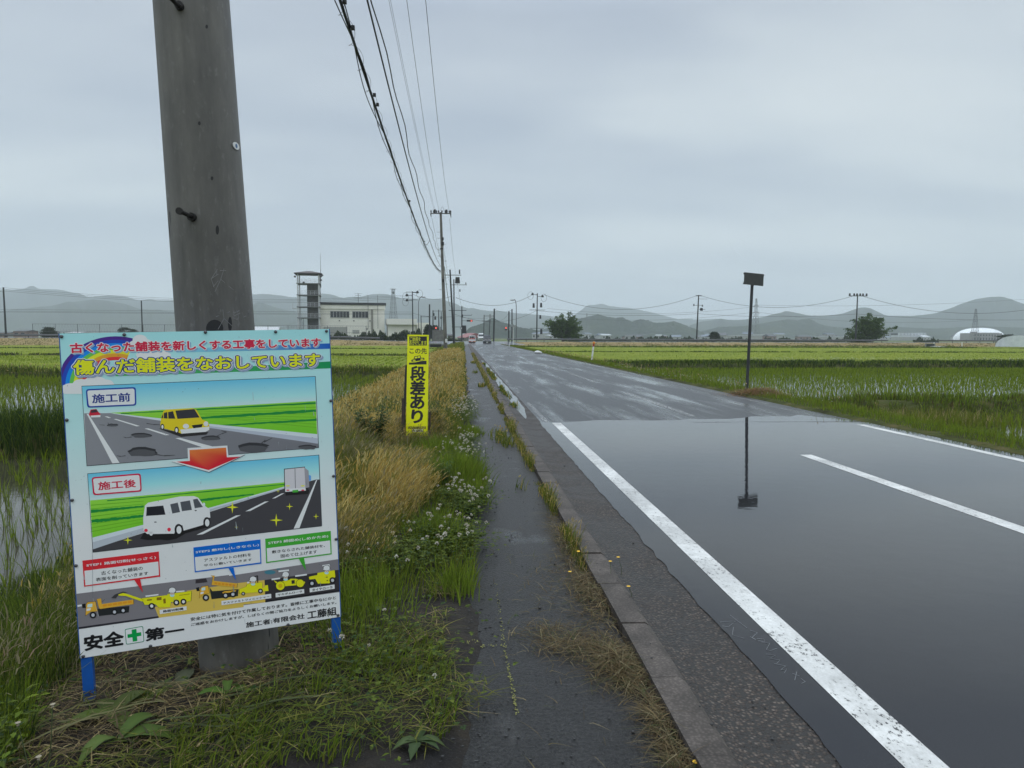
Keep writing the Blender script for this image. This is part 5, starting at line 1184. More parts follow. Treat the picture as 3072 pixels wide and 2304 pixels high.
mWallP = M('pinkish house wall', (.22, .15, .13), .8); mWallW = M('pale house wall', (.36, .36, .35), .8); mWallG = M('grey shed wall', (.17, .165, .155), .8)
mRoofG = M('grey house roof', (.075, .08, .09), .6); mRoofR = M('red house roof', (.24, .075, .075), .5); mRoofW = M('pale metal roof', (.42, .44, .46), .4); mRoofB = M('blue grey roof', (.12, .15, .2), .5)
house('low brown house with red roof seen beyond the kei truck', 1385, 300, -.4, 7.5, 9, 1.5, 1.9, mWallG, mRoofR, rad(-62), windows=1)
house('smaller red roofed annex right of the red roofed house', 1405, 300, -.4, 4.6, 8, .9, .8, mWallG, mRoofR, rad(5))
house('grey gabled shed just right of the second pole', 1350, 240, -.3, 1.6, 5, 2.2, .5, mWallG, mRoofG, 0)
house('long shed with ribbed pale metal roof between the concrete pole and the drill tower', 790, 182, -.3, 6.6, 7, 3.0, 1.2, M('tan shed wall', (.20, .17, .13), .8), mRoofW, RZX)
house('pink two storey house at the far left behind the guard rail', 59, 270, -.3, 4.6, 8, 3.2, .5, mWallP, mRoofG, 0, windows=2)
house('pink house cut by the left edge of the picture', 10, 290, -.3, 4.4, 7, 2.6, .5, mWallP, mRoofG, 0, windows=2)
house('small white shed between the two pink houses', 34, 280, -.3, 2.2, 5, 1.6, .6, mWallW, mRoofW, .2)
house('white gabled house right of the pink two storey house', 91, 300, -.3, 3.6, 7, 1.5, 1.6, mWallW, mRoofG, 1.2)
house('dark roofed house right of the far left pine', 150, 320, -.3, 5, 7, 2.2, 1.4, mWallP, mRoofG, .3, windows=1)
house('pale low workshop behind the fence at the far left', 222, 330, -.4, 5.2, 9, 3.0, .5, mWallW, mRoofW, 0, windows=2)
house('long pale low shed between the workshop and the flat topped pines', 275, 380, -.4, 8, 9, 2.0, .5, mWallW, mRoofW, 0, windows=2)
house('pale shed right of the flat topped pines', 455, 360, -.4, 5, 9, 2.0, .6, mWallW, mRoofW, 0)
house('small field hut with dark flat roof right of the broad cherry tree', 1856, 270, -.5, 2.0, 2, 1.0, .15, mWallG, mRoofG, 0, cat='hut', over=.2)
bs = thing('block_shed', 'grey concrete block shed left of the road crossing', 'shed', PZ(1314.5, 172, 0), RZX)
b = MB(); b.box(-1.25, 1.2, 0, 3, -.3, 3.05); b.build('wall', M('concrete block', (.17, .165, .155), .85, .25, 1.4), bs); b = MB(); b.box(-1.3, 1.25, -.05, 3.05, 3.052, 3.15); b.build('roof', mRoofG, bs)
hr = random.Random(5)
# the far town: separate small houses on the plain
town = []
for i in range(64):
    u = hr.choice([hr.uniform(1560, 2100), hr.uniform(1600, 2600), hr.uniform(2100, 2900), hr.uniform(420, 1000)]); D = hr.uniform(520, 860)
    town.append((u, D))
for i, (u, D) in enumerate(town):
    k = i % 6; lab = ('white walled small house far off before the hills', 'grey roofed small house far off before the hills', 'blue roofed small house far off before the hills', 'pale roofed low shed far off before the hills', 'brown house far off before the hills', 'pale two storey house far off before the hills')[k]
    W3 = hr.uniform(6, 12); b = MB(); hh = hr.uniform(2.5, 4.2) + (2 if k == 5 else 0); dd = hr.uniform(6, 9); rh = hr.uniform(.8, 2)
    b.mi = 0; b.box(-W3 / 2, W3 / 2, 0, dd, 0, hh); b.mi = 1
    b.add([(-W3 / 2 - .4, -.4, hh), (W3 / 2 + .4, -.4, hh), (W3 / 2 + .4, dd + .4, hh), (-W3 / 2 - .4, dd + .4, hh), (-W3 / 2, dd / 2, hh + rh), (W3 / 2, dd / 2, hh + rh)], [(3, 2, 1, 0), (0, 1, 5, 4), (2, 3, 4, 5), (1, 2, 5), (3, 0, 4)])
    b.mi = 2
    for q in (-.28, .22): b.box(q * W3 - .7, q * W3 + .7, -.05, .01, hh * .4, hh * .75)
    o = b.build('far_house', [(mWallW, mWallW, mWallW, mWallW, mWallP, mWallW)[k], (mRoofG, mRoofG, mRoofB, mRoofW, mRoofG, mRoofB)[k], mGlassD], None, False, PZ(u, D, -.75)); o.rotation_euler.z = hr.uniform(-.5, .5)
    tag(o, lab, 'house', 'far houses: ' + ('white', 'grey roofed', 'blue roofed', 'low sheds', 'brown', 'two storey')[k])
# white hall with notched parapet, school and white dome
r = thing('hall', 'long white two storey hall with notched roof line left of the dome', 'building', PZ(2738, 640, -.7))
b = MB(); b.box(-13, 13, 0, 12, 0, 3.4); b.build('lower_wall', M('hall lower wall', (.34, .34, .33), .8), r); b = MB(); b.box(-13, 13, .3, 12, 3.42, 4.8); b.build('upper_wall', M('hall upper wall', (.55, .57, .6), .8), r)
for k in range(9): b = MB(); x = -12 + k * 3; b.box(x - .75, x + .75, 0, 2, 4.85, 7.0); b.build('dormer', M('hall upper wall', (.55, .57, .6), .8), r)
b = MB(); b.box(-13, 13, 2, 12, 4.82, 6.6); b.build('clerestory', mRoofD, r)
r = thing('dome_hall', 'large white ribbed dome roof far right before the hill', 'dome', PZ(2938, 720, -.8))
b = MB(); nu, nv = 64, 12; vs = []; fsq = []
for j in range(nv + 1):
    q = j / nv * pi / 2
    for i in range(nu):
        a = 2 * pi * i / nu; k = 1 + .018 * (i % 2); vs.append((24 * cos(q) ** .8 * cos(a) * k, 20 * cos(q) ** .8 * sin(a) * k, .6 + 12.4 * sin(q)))
for j in range(nv):
    for i in range(nu): fsq.append((j * nu + i, j * nu + (i + 1) % nu, (j + 1) * nu + (i + 1) % nu, (j + 1) * nu + i))
b.add(vs, fsq); b.build('dome_roof', M('white membrane', (.80, .82, .84), .5, .03, .2), r); b = MB(); b.tube([(0, 0, -.5), (0, 0, .9)], 19.5, 48); b.build('base_wall', mWallG, r)
r = thing('school', 'grey three storey block with rows of windows in front of the dome', 'building', PZ(2960, 640, -.7))
mSch = M('school wall', (.26, .25, .25), .8)
b = MB(); b.box(-16.5, 14.5, 0, 12, 0, 7.0); b.build('wall', mSch, r); b = MB(); b.box(-10, -7.5, 2, 8, 7.02, 8.4); b.box(-4, 14, 3, 9, 7.02, 7.5); b.build('roof_block', mSch, r)
for z0, z1 in ((4.6, 5.8), (1.0, 3.0)):
    for k in range(9): x = -11 + k * 2.7; b = MB(); b.box(x - .55, x + .55, -.08, -.01, z0, z1); b.build('window', mGlassD, r)
# big low sheds under the pylon
for u, w_, h_, D in ((2235, 14, 3.5, 560), (2305, 13, 4.5, 600), (2500, 16, 2.8, 600)):
    r = thing('factory_shed', {2235: 'long low pale factory shed just behind the leaning sign post', 2305: 'pale factory shed right of the leaning sign post', 2500: 'low pale shed left of the right cherry tree'}[u], 'shed', PZ(u, D, -.7), 0, 'far factory sheds'); b = MB(); b.box(-w_, w_, 0, 14, 0, h_); b.build('wall', mWallW, r); b = MB(); b.box(-w_ - .3, w_ + .3, -.3, 14.3, h_ + .005, h_ + .8); b.build('roof', mRoofW, r)
# plastic tunnel greenhouse
t = NT('greenhouse film'); n = t.noise(.8, 4, .6)
mFilm = t.set(**{'Base Color': t.ramp(n, (.3, (.60, .64, .67)), (.7, (.78, .81, .84))), 'Roughness': .35, 'Specular IOR Level': .4})
o_ = PZ(3055, 157, -.5); gh = thing('greenhouse', 'long plastic tunnel greenhouse at the right edge beyond the paddies', 'greenhouse', o_, rad(-75))
b = MB(); n = 18; Lg = 34
arc = [(-5.2 * cos(pi * i / n), 2.75 * sin(pi * i / n) ** .8) for i in range(n + 1)]
segs = 34; vs = []; fsq = []
for j in range(segs + 1):
    k = 1 + (.012 if j % 2 else 0)
    for x, z in arc: vs.append((x * k, j * Lg / segs, z * k))
for j in range(segs):
    for i in range(n): fsq.append((j * (n + 1) + i, j * (n + 1) + i + 1, (j + 1) * (n + 1) + i + 1, (j + 1) * (n + 1) + i))
fsq.append(tuple(range(n, -1, -1))); fsq.append(tuple(segs * (n + 1) + i for i in range(n + 1)))
b.add(vs, fsq); b.build('film_cover', mFilm, gh)
b = MB()
for j in range(0, segs + 1, 2):
    for i in range(n): b.tube([(arc[i][0] * 1.02, j * Lg / segs, arc[i][1] * 1.02), (arc[i + 1][0] * 1.02, j * Lg / segs, arc[i + 1][1] * 1.02)], .03, 4, False)
for z in (.5, .9): b.tube([(-5.25, 0, z), (-5.25, Lg, z)], .03, 4)
b.build('hoops', M('hoop', (.2, .21, .22), .6), gh)
for u, v in ((2803, 1031), (2887, 1030)):
    D = 158; b = MB(); p = PZ(u, D, -.3); b.tube([(0, 0, -.2), (0, 0, .95)], .09, 8); o = b.build('marker_post', mWhite, None, True, p); tag(o, 'short white marker post at the ' + ('left' if u < 2850 else 'right') + ' side of the pale farm track', 'marker post')

# lattice towers
def pylon(lab, u, vt, D, bw, tw, arms, dish=False):
    z1 = P(u, vt, D).z; o_ = PZ(u, D, -.7); Hh_ = z1 + .7
    r = thing('lattice_tower', lab, 'pylon', o_, .5, 'lattice towers'); b = MB(); n = 11; zs = [Hh_ * (1 - (1 - i / n) ** 1.25) for i in range(n + 1)]
    wd = lambda z: bw + (tw - bw) * min(1, z / Hh_) ** .75
    for sx, sy in ((1, 1), (1, -1), (-1, -1), (-1, 1)):
        b.tube([(sx * wd(z), sy * wd(z), z) for z in zs], .13, 4)
    for i in range(n):
        a, c = wd(zs[i]), wd(zs[i + 1])
        for (x0, y0), (x1, y1) in (((1, 1), (1, -1)), ((1, -1), (-1, -1)), ((-1, -1), (-1, 1)), ((-1, 1), (1, 1))):
            b.tube([(x0 * a, y0 * a, zs[i]), (x1 * c, y1 * c, zs[i + 1])], .07, 3, False); b.tube([(x1 * a, y1 * a, zs[i]), (x0 * c, y0 * c, zs[i + 1])], .07, 3, False); b.tube([(x0 * c, y0 * c, zs[i + 1]), (x1 * c, y1 * c, zs[i + 1])], .07, 3, False)
    b.build('lattice', mArm, r)
    for z, l in arms:
        b = MB(); z = Hh_ * z; b.tube([(-l, 0, z), (0, 0, z + .5), (l, 0, z)], .12, 4); b.tube([(-l, 0, z), (l, 0, z)], .12, 4)
        for s_ in (-1, 1): b.tube([(s_ * l, 0, z), (s_ * l, 0, z - 1.6)], .14, 5)
        b.build('cross_arm', mArm, r)
    if dish:
        b = MB(); b.ball((0, 0, Hh_ - 3), 1.1, .5, 1.1, 10, 6); b.box(-2, 2, -2, 2, Hh_ - .1, Hh_ + .15); b.build('platform', mArm, r)
pylon('lattice radio mast right of the cream fire station', 1180.5, 868, 600, 4.2, .9, [], True)
pylon('tall lattice pylon seen right beside the leaning sign post', 2266, 896, 700, 3.6, .5, [(.66, 4.6), (.83, 3.4)])
pylon('lattice pylon in front of the white dome', 2924, 927, 640, 3.2, .5, [(.6, 4.6), (.78, 2.6)])
pylon('small far lattice pylon on the slope between the broad cherry tree and the hill', 1760, 940, 1050, 2, .4, [(.8, 3)])

# --- trees
t = NT('far leaves'); a_ = t.n('ShaderNodeAttribute', attribute_name='col'); tl = t.n('ShaderNodeBsdfTranslucent'); ms = t.n('ShaderNodeMixShader'); ms.inputs[0].default_value = .3
t.set(**{'Base Color': a_.outputs[0], 'Roughness': .6, 'Specular IOR Level': .18}); t.l(a_.outputs[0], tl.inputs[0]); t.l(t.b.outputs[0], ms.inputs[1]); t.l(tl.outputs[0], ms.inputs[2]); t.l(ms.outputs[0], t.o.inputs[0]); mLeaf = t.m
mBark = M('tree bark', (.045, .038, .032), .9, .3, 3, .4)
def leaf_mesh(name, pos, size, col, parent, r=None, flat=.0, axis=None):
    """many small leaf faces (pointed quads)"""
    r = r or rng; n = len(pos)
    d = r.normal(size=(n, 3)); 
    if axis is not None: d = d * .55 + axis
    d /= np.linalg.norm(d, axis=1)[:, None]
    e = r.normal(size=(n, 3)); e -= d * (e * d).sum(1)[:, None]; e /= np.linalg.norm(e, axis=1)[:, None]
    if flat: e[:, 2] *= (1 - flat); d[:, 2] *= (1 - flat)
    s = (size * r.uniform(.6, 1.35, n))[:, None]
    v = np.stack([pos - d * s * .5, pos + e * s * .28, pos + d * s * .5, pos - e * s * .28], 1).reshape(-1, 3)
    return np_mesh(name, v, np.arange(4 * n).reshape(-1, 4), np.repeat(col, 4, 0), mLeaf, parent)
def np_mesh(name, v, q, col, mat, parent=None):
    me = bpy.data.meshes.new(name); k = q.shape[1]
    me.vertices.add(len(v)); me.vertices.foreach_set('co', np.ascontiguousarray(v, np.float32).ravel())
    me.loops.add(q.size); me.loops.foreach_set('vertex_index', np.ascontiguousarray(q, np.int32).ravel())
    me.polygons.add(len(q)); me.polygons.foreach_set('loop_start', np.arange(0, q.size, k, dtype=np.int32))
    me.update(calc_edges=True)
    if col is not None:
        a = me.color_attributes.new('col', 'FLOAT_COLOR', 'POINT'); c4 = np.ones((len(v), 4), np.float32); c4[:, :3] = col; a.data.foreach_set('color', c4.ravel())
    me.materials.append(mat); o = bpy.data.objects.new(name, me); COL.objects.link(o)
    if parent is not None: o.parent = parent
    return o
def cherry(lab, u, D, outline, dens, seed, z0=-.3):
    """outline: branch tips as offsets (metres right, metres up) from the trunk foot"""
    r = np.random.default_rng(seed); root = thing('cherry_tree', lab, 'tree', PZ(u, D, z0)); b = MB(); pos = []; ax = []
    tips = [(x, z, r.uniform(-2.6, 2.6)) for x, z in outline]
    for _ in range(44):
        x, z = outline[r.integers(len(outline))]; k = r.uniform(.35, .95); tips.append((x * k + r.normal() * .3, max(2.3, z * (k * .35 + .62) + r.normal() * .25), r.uniform(-3.4, 3.4)))
    b.tube([(0, 0, -.6), (.05, 0, .6), (.1, .05, 1.5)], [.42, .33, .28], 10)
    for x, z, y in tips:
        s0 = Vector((.1, .05, 1.1 + r.uniform(-.4, .4))); e = Vector((x, y, z)); m_ = s0.lerp(e, .5) + Vector((0, 0, .10 * z + .2)); pts = []
        for q in np.linspace(0, 1, 9): pts.append(s0.lerp(m_, q).lerp(m_.lerp(e, q), q))
        b.tube(pts, list(np.linspace(.12, .02, 9)), 5)
        for q in np.linspace(.42, 1.0, int(12)):
            p = s0.lerp(m_, q).lerp(m_.lerp(e, q), q); dirv = (e - s0).normalized(); n = int(dens * (.5 + .8 * q)); sp = .22 + .38 * sin(pi * min(1, q * .95))
            pp = np.array(p)[None] + r.normal(size=(n, 3)) * np.array([sp, sp, sp * .42]); pp[:, 2] -= np.abs(pp[:, 0] - p.x) * .12; pos.append(pp); ax.append(np.repeat(np.array([dirv.x, dirv.y, dirv.z * .3 - .25])[None], n, 0))
    b.build('trunk', mBark, root, True)
    pos = np.concatenate(pos); ax = np.concatenate(ax); tint = r.uniform(0, 1, (len(pos), 1)); cl = fbm(pos[:, 0] * .9 + 50, pos[:, 2] * .9 + 50, seed)[:, None]
    col = (1 - tint) * np.array([[.026, .052, .012]]) + tint * np.array([[.085, .145, .028]]); col = col * (.6 + .9 * cl)
    leaf_mesh('crown', pos, .42, col, root, r, axis=ax)
k = 185 / FPX
CH_ = 1.30
cherry('broad umbrella shaped cherry tree behind the guard rail, right of the road', 1689, 185, [((u - 1689) * k, (1013 - v) * k * CH_) for u, v in ((1629, 966), (1638, 960), (1650, 958), (1664, 951), (1678, 948), (1690, 944), (1706, 941), (1718, 949), (1732, 955), (1740, 962), (1741, 974), (1730, 980), (1748, 993), (1744, 1001), (1651, 984), (1654, 976), (1665, 990), (1712, 990))], 13, 11)
k = 176 / FPX
cherry('rounded cherry tree leaning right in front of the wide topped pole', 2594, 176, [((u - 2594) * k, (1014 - v) * k * 1.28) for u, v in ((2550, 985), (2555, 975), (2560, 962), (2566, 952), (2580, 947), (2596, 940), (2612, 942), (2630, 950), (2650, 956), (2664, 964), (2672, 970), (2660, 980), (2645, 985), (2625, 990), (2556, 998), (2570, 1003))], 15, 12)
def pine(lab, u, D, h, spread, seed, z0=-.3, tiers=7, conic=0.5, group='pines', dark=1.0):
    r = np.random.default_rng(seed); root = thing('pine_tree', lab, 'tree', PZ(u, D, z0), 0, group); b = MB(); pos = []
    wob = r.normal(size=2) * .2; tr = [(wob[0] * sin(q * 4) * spread * .3, 0, h * q) for q in np.linspace(-.05, .95, 9)]
    b.tube(tr, list(np.linspace(.028 * h, .008 * h, 9)), 8)
    for i in range(tiers):
        q = .32 + .66 * i / (tiers - 1); z = h * q; w_ = spread * ((1 - conic) + conic * (1 - q) / .68) * r.uniform(.75, 1.1); nb = r.integers(3, 6); a0 = r.uniform(0, 6)
        if i == tiers - 1: nb = 2; w_ *= .45
        for j in range(nb):
            a = a0 + 2 * pi * j / nb + r.normal() * .3; e = Vector((w_ * cos(a), w_ * sin(a), z + r.normal() * .03 * h)); b.tube([(0, 0, z - .03 * h), e * .6 + Vector((0, 0, z * .4)), e], [.012 * h, .009 * h, .004 * h], 5)
            for k2 in (.55, .8, 1.0):
                n = 130; c_ = np.array(Vector((0, 0, z)).lerp(e, k2)); pos.append(c_[None] + r.normal(size=(n, 3)) * np.array([.14 * spread + .12, .14 * spread + .12, .028 * h + .03]))
    b.build('trunk', mBark, root, True); pos = np.concatenate(pos); tint = r.uniform(0, 1, (len(pos), 1)); col = ((1 - tint) * np.array([[.012, .022, .012]]) + tint * np.array([[.035, .050, .024]])) * dark
    leaf_mesh('crown', pos, .05 * h + .05, col, root, r)
pine('single crooked pine in the fields right of the middle pole', 2143, 205, 3.4, 1.35, 21)
pine('flat tiered pine beside the pink house at the far left', 148, 172, 3.0, 1.7, 22, 0.2)
pine('left of the two flat topped pines behind the wire fence', 374, 240, 4.3, 1.9, 23, -.3, 5, .1)
pine('right of the two flat topped pines behind the wire fence', 401, 244, 3.7, 1.6, 24, -.3, 5, .1)
pine('left pointed young pine between the plain poles near the block shed', 1286, 178, 4.4, 1.25, 25, -.2, 8, .8)
pine('right young pine between the plain poles near the block shed', 1306, 184, 4.3, 1.3, 26, -.2, 7, .5)
pine('dark spreading pine left of the greenhouse', 3022, 185, 2.7, 2.2, 27, -.2, 5, .1)
def shrub_mass(name, u0, u1, D, z0, h, dens, seed, colA, colB, size, jit=3.0, lump=.5):
    r = np.random.default_rng(seed); n = int(abs(u1 - u0) * dens); us = r.uniform(u0, u1, n); P0 = np.array([tuple(PZ(u, D + r.uniform(-jit, jit), z0)) for u in us])
    hh = h * (1 - lump + 2 * lump * vnoise(us * .09, us * 0, seed)) * (.75 + .5 * vnoise(us * .4, us * 0, seed + 1)); P0[:, 2] += hh * np.sqrt(r.uniform(0, 1, n)); tint = r.uniform(0, 1, (n, 1))
    o = leaf_mesh(name, P0, size, (1 - tint) * np.array([colA]) + tint * np.array([colB]), None, r); return struct(o, 'stuff')
shrub_mass('roadside_shrubs', 965, 1262, 180, .0, 2.3, 60, 31, (.022, .035, .018), (.07, .095, .04), .42, 2.5)
shrub_mass('roadside_shrubs', 700, 900, 200, .2, 1.6, 45, 32, (.022, .035, .018), (.06, .085, .04), .42, 3)
shrub_mass('far_orchard', 1700, 2620, 262, -.7, 1.9, 26, 33, (.022, .034, .020), (.05, .065, .035), .5, 8, .45)
shrub_mass('far_orchard', 2740, 2815, 240, -.7, 1.7, 26, 34, (.022, .034, .020), (.05, .065, .035), .5, 6, .3)
shrub_mass('roadside_shrubs', 170, 345, 190, .1, 1.3, 40, 35, (.03, .042, .02), (.08, .095, .05), .4, 3)
shrub_mass('roadside_shrubs', 1330, 1385, 200, -.2, 1.2, 50, 36, (.022, .035, .018), (.06, .08, .035), .4, 3)

# --- vehicles
mTyre = mBlack; mCarGlass = M('car glass', (.02, .024, .028), .08, .1, 1); mHead = M('headlight glass', (.6, .62, .65), .15, .05, 3, metal=.3); mPlate = M('number plate', (.7, .7, .68), .5)
def loft(b, secs):
    """secs: list of (y, half width bottom, half width top, z0, z1, waist z, half width waist)"""
    rings = []
    for y, wb, wt, z0, z1, zw, ww in secs: rings.append([(-wb, y, z0), (-ww, y, zw), (-wt, y, z1 - .06), (-wt + .12, y, z1), (wt - .12, y, z1), (wt, y, z1 - .06), (ww, y, zw), (wb, y, z0)])
    n = 8; vs = [p for r in rings for p in r]; fs = []
    for i in range(len(rings) - 1):
        for k in range(n): fs.append((i * n + k, i * n + (k + 1) % n, (i + 1) * n + (k + 1) % n, (i + 1) * n + k))
    fs.append(tuple(range(n - 1, -1, -1))); fs.append(tuple((len(rings) - 1) * n + k for k in range(n))); b.add(vs, fs)
def wheels(r, xs, ys, R, wd=.2):
    for x in xs:
        for y in ys:
            b = MB(); s_ = -1 if x < 0 else 1; b.tube([(x - wd / 2, y, R), (x + wd / 2, y, R)], R, 20); w_ = b.build('wheel', mTyre, r, True)
            b = MB(); b.tube([(x + s_ * wd / 2, y, R), (x + s_ * (wd / 2 + .01), y, R)], R * .6, 14); b.build('rim', mSteel, w_, True)
def box_part(r, name, mat, *bx):
    b = MB()
    for q in bx: b.box(*q)
    return b.build(name, mat, r)
# dark minivan, coming towards us (front is -y)
c_ = thing('minivan', 'dark minivan coming towards us in the right lane', 'car', PZ(1461.5, 145, .02), rad(-2))
mDark = M('dark car paint', (.022, .024, .027), .2, .1, 2)
b = MB(); loft(b, [(-.05, .78, .74, .22, .62, .45, .82), (.08, .84, .80, .20, .86, .5, .87), (.9, .86, .82, .2, 1.02, .6, .88), (1.0, .86, .80, .2, 1.06, .62, .88), (4.4, .86, .80, .2, 1.06, .62, .88), (4.6, .82, .76, .3, 1.0, .62, .84)]); b.build('body', mDark, c_)
b = MB(); loft(b, [(1.0, .80, .76, 1.05, 1.08, 1.06, .80), (1.75, .80, .62, 1.055, 1.80, 1.3, .78), (2.2, .80, .64, 1.055, 1.84, 1.3, .78), (4.1, .80, .64, 1.055, 1.82, 1.3, .78), (4.5, .78, .6, 1.055, 1.5, 1.3, .76)]); b.build('cabin', mDark, c_)
b = MB(); b.add([(-.70, 1.08, 1.14), (.70, 1.08, 1.14), (.57, 1.66, 1.73), (-.57, 1.66, 1.73)], [(0, 1, 2, 3)]); b.build('windscreen', mCarGlass, c_)
box_part(c_, 'grille', mBlack, (-.5, .5, -.09, -.055, .42, .60)); box_part(c_, 'bumper', mBlack, (-.78, .78, -.1, .05, .16, .36)); box_part(c_, 'grille_trim', mHead, (-.6, .6, -.075, -.054, .615, .68)); box_part(c_, 'number_plate', mPlate, (-.17, .17, -.13, -.101, .30, .46))
for s_ in (-1, 1): box_part(c_, 'headlight', mHead, (s_ * .68 - .16, s_ * .68 + .16, -.075, -.02, .62, .76)); box_part(c_, 'mirror', mDark, (s_ * .98 - .1, s_ * .98 + .1, 1.2, 1.3, 1.06, 1.24))
wheels(c_, (-.74, .74), (.85, 3.7), .31)
# white van further back
c_ = thing('van', 'white high roofed van behind the dark minivan', 'van', PZ(1443, 218, .25), rad(-2))
mVan = M('white van paint', (.72, .73, .74), .3, .04, 2)
b = MB(); loft(b, [(-.05, .84, .84, .25, .95, .6, .9), (.1, .9, .88, .22, 1.15, .6, .93), (.55, .92, .88, .22, 1.3, .7, .94), (1.2, .92, .74, .22, 2.15, 1.0, .94), (1.6, .92, .76, .22, 2.28, 1.0, .94), (4.9, .92, .76, .22, 2.28, 1.0, .94), (5.0, .9, .72, .3, 2.1, 1.0, .92)]); b.build('body', mVan, c_)
b = MB(); b.add([(-.80, .48, 1.3), (.80, .48, 1.3), (.70, 1.05, 2.0), (-.70, 1.05, 2.0)], [(0, 1, 2, 3)]); b.build('windscreen', mCarGlass, c_)
box_part(c_, 'grille', mBlack, (-.55, .55, -.08, -.055, .62, .78)); box_part(c_, 'bumper', mSteel, (-.86, .86, -.1, .0, .3, .5)); box_part(c_, 'air_intake', mBlack, (-.5, .5, -.12, -.101, .3, .42)); box_part(c_, 'number_plate', mPlate, (-.17, .17, -.13, -.102, .45, .58))
for s_ in (-1, 1): box_part(c_, 'headlight', mHead, (s_ * .72 - .14, s_ * .72 + .14, -.07, .0, .66, .92)); box_part(c_, 'mirror', mVan, (s_ * 1.08 - .1, s_ * 1.08 + .1, .8, .9, 1.25, 1.6))
wheels(c_, (-.8, .8), (.9, 3.9), .33)
# small pickup driving away (rear is -y)
c_ = thing('pickup_truck', 'small white flatbed truck with red band driving away in the left lane', 'truck', PZ(1416.5, 147, .02), rad(-1))
mRedP = M('red truck paint', (.42, .06, .035), .4); mTail = M('tail light', (.5, .03, .02), .3); mAmber = M('amber light', (.75, .30, .05), .3)
b = MB(); b.box(-.68, .68, .0, 3.2, .42, .55); b.box(-.55, .55, .05, 3.2, .25, .418); b.build('chassis', mBlack, c_)
box_part(c_, 'bed_floor', mVan, (-.70, .70, .02, 1.95, .552, .62)); box_part(c_, 'tailgate', mVan, (-.71, .71, -.02, .018, .60, .93))
for s_ in (-1, 1): box_part(c_, 'side_gate', mVan, (s_ * .71 - .02, s_ * .71 + .02, .02, 1.95, .622, .92))
b = MB(); loft(b, [(2.0, .70, .60, .56, 1.76, 1.0, .71), (2.9, .70, .60, .56, 1.76, 1.0, .71), (3.25, .70, .64, .5, 1.1, .9, .70)]); b.build('cab', mVan, c_)
box_part(c_, 'rear_window', mCarGlass, (-.5, .5, 1.965, 1.99, 1.2, 1.58)); box_part(c_, 'red_band', mRedP, (-.66, .66, 1.955, 1.985, .95, 1.18)); box_part(c_, 'guard_frame', mVan, (-.66, -.60, 1.88, 1.94, .62, 1.74), (.60, .66, 1.88, 1.94, .62, 1.74), (-.60, .60, 1.88, 1.94, 1.66, 1.72), (-.22, -.18, 1.88, 1.94, 1.0, 1.66), (.18, .22, 1.88, 1.94, 1.0, 1.66))
box_part(c_, 'bumper', mRedP, (-.70, .70, -.05, .05, .43, .59))
box_part(c_, 'tail_light', mTail, (-.69, -.45, -.075, -.051, .47, .57)); box_part(c_, 'tail_light', mAmber, (.45, .69, -.075, -.051, .46, .58)); box_part(c_, 'number_plate', mPlate, (-.16, .16, -.07, -.051, .47, .58))
wheels(c_, (-.60, .60), (.65, 2.75), .28, .16)
# ------------------------------------------------------------------ plants
t = NT('grass blades'); a_ = t.n('ShaderNodeAttribute', attribute_name='col'); tl = t.n('ShaderNodeBsdfTranslucent'); ms = t.n('ShaderNodeMixShader'); ms.inputs[0].default_value = .42
t.set(**{'Base Color': a_.outputs[0], 'Roughness': .55, 'Specular IOR Level': .14}); t.l(a_.outputs[0], tl.inputs[0]); t.l(t.b.outputs[0], ms.inputs[1]); t.l(tl.outputs[0], ms.inputs[2]); t.l(ms.outputs[0], t.o.inputs[0]); mGrass = t.m
class Blades:
    def __init__(self): self.V = []; self.Q = []; self.C = []; self.n = 0
    def add(self, base, h, w, lean, col, segs=3, droop=0.0, face=None, tipw=.12, belly=.25, r=rng):
        """base (N,3); h, w (N); lean (N,2) horizontal offset of the tip as a share of h; col (N,3)"""
        N_ = len(base)
        if not N_: return
        h = np.broadcast_to(h, N_); w = np.broadcast_to(w, N_)
        a = r.uniform(0, 2 * pi, N_) if face is None else face
        side = np.stack([np.cos(a), np.sin(a), 0 * a], 1); L = []
        for k in range(segs + 1):
            s = k / segs
            p = base.copy(); ll = np.hypot(lean[:, 0], lean[:, 1])
            p[:, 0] += lean[:, 0] * h * s ** 1.7; p[:, 1] += lean[:, 1] * h * s ** 1.7
            p[:, 2] += h * (s * np.sqrt(np.clip(1 - .30 * ll * s, .15, 1)) - droop * s ** 3)
            ww = w * ((1 - s) * (1 + belly * 4 * s * 1.0) + tipw * s) * .5
            L.append(p - side * ww[:, None]); L.append(p + side * ww[:, None])
        v = np.stack(L, 1); m = 2 * (segs + 1)
        q = np.concatenate([np.array([[2 * k, 2 * k + 1, 2 * k + 3, 2 * k + 2]]) for k in range(segs)])
        self.V.append(v.reshape(-1, 3)); self.C.append(np.repeat(col, m, 0))
        self.Q.append((np.arange(N_)[:, None, None] * m + q[None]).reshape(-1, 4) + self.n); self.n += N_ * m
    def tip(self, base, h, lean, s=1.0):
        p = base.copy(); ll = np.hypot(lean[:, 0], lean[:, 1]); p[:, 0] += lean[:, 0] * h * s ** 1.7; p[:, 1] += lean[:, 1] * h * s ** 1.7
        p[:, 2] += h * s * np.sqrt(np.clip(1 - .30 * ll * s, .15, 1)); return p
    def quads(self, v, col):
        """v (N,4,3)"""
        N_ = len(v); self.V.append(v.reshape(-1, 3)); self.C.append(np.repeat(col, 4, 0)); self.Q.append(np.arange(4 * N_).reshape(-1, 4) + self.n); self.n += 4 * N_
    def build(self, name, kind='stuff', mat=None, parent=None):
        o = np_mesh(name, np.concatenate(self.V), np.concatenate(self.Q), np.concatenate(self.C), mat or mGrass, parent)
        if kind: struct(o, kind)
        return o
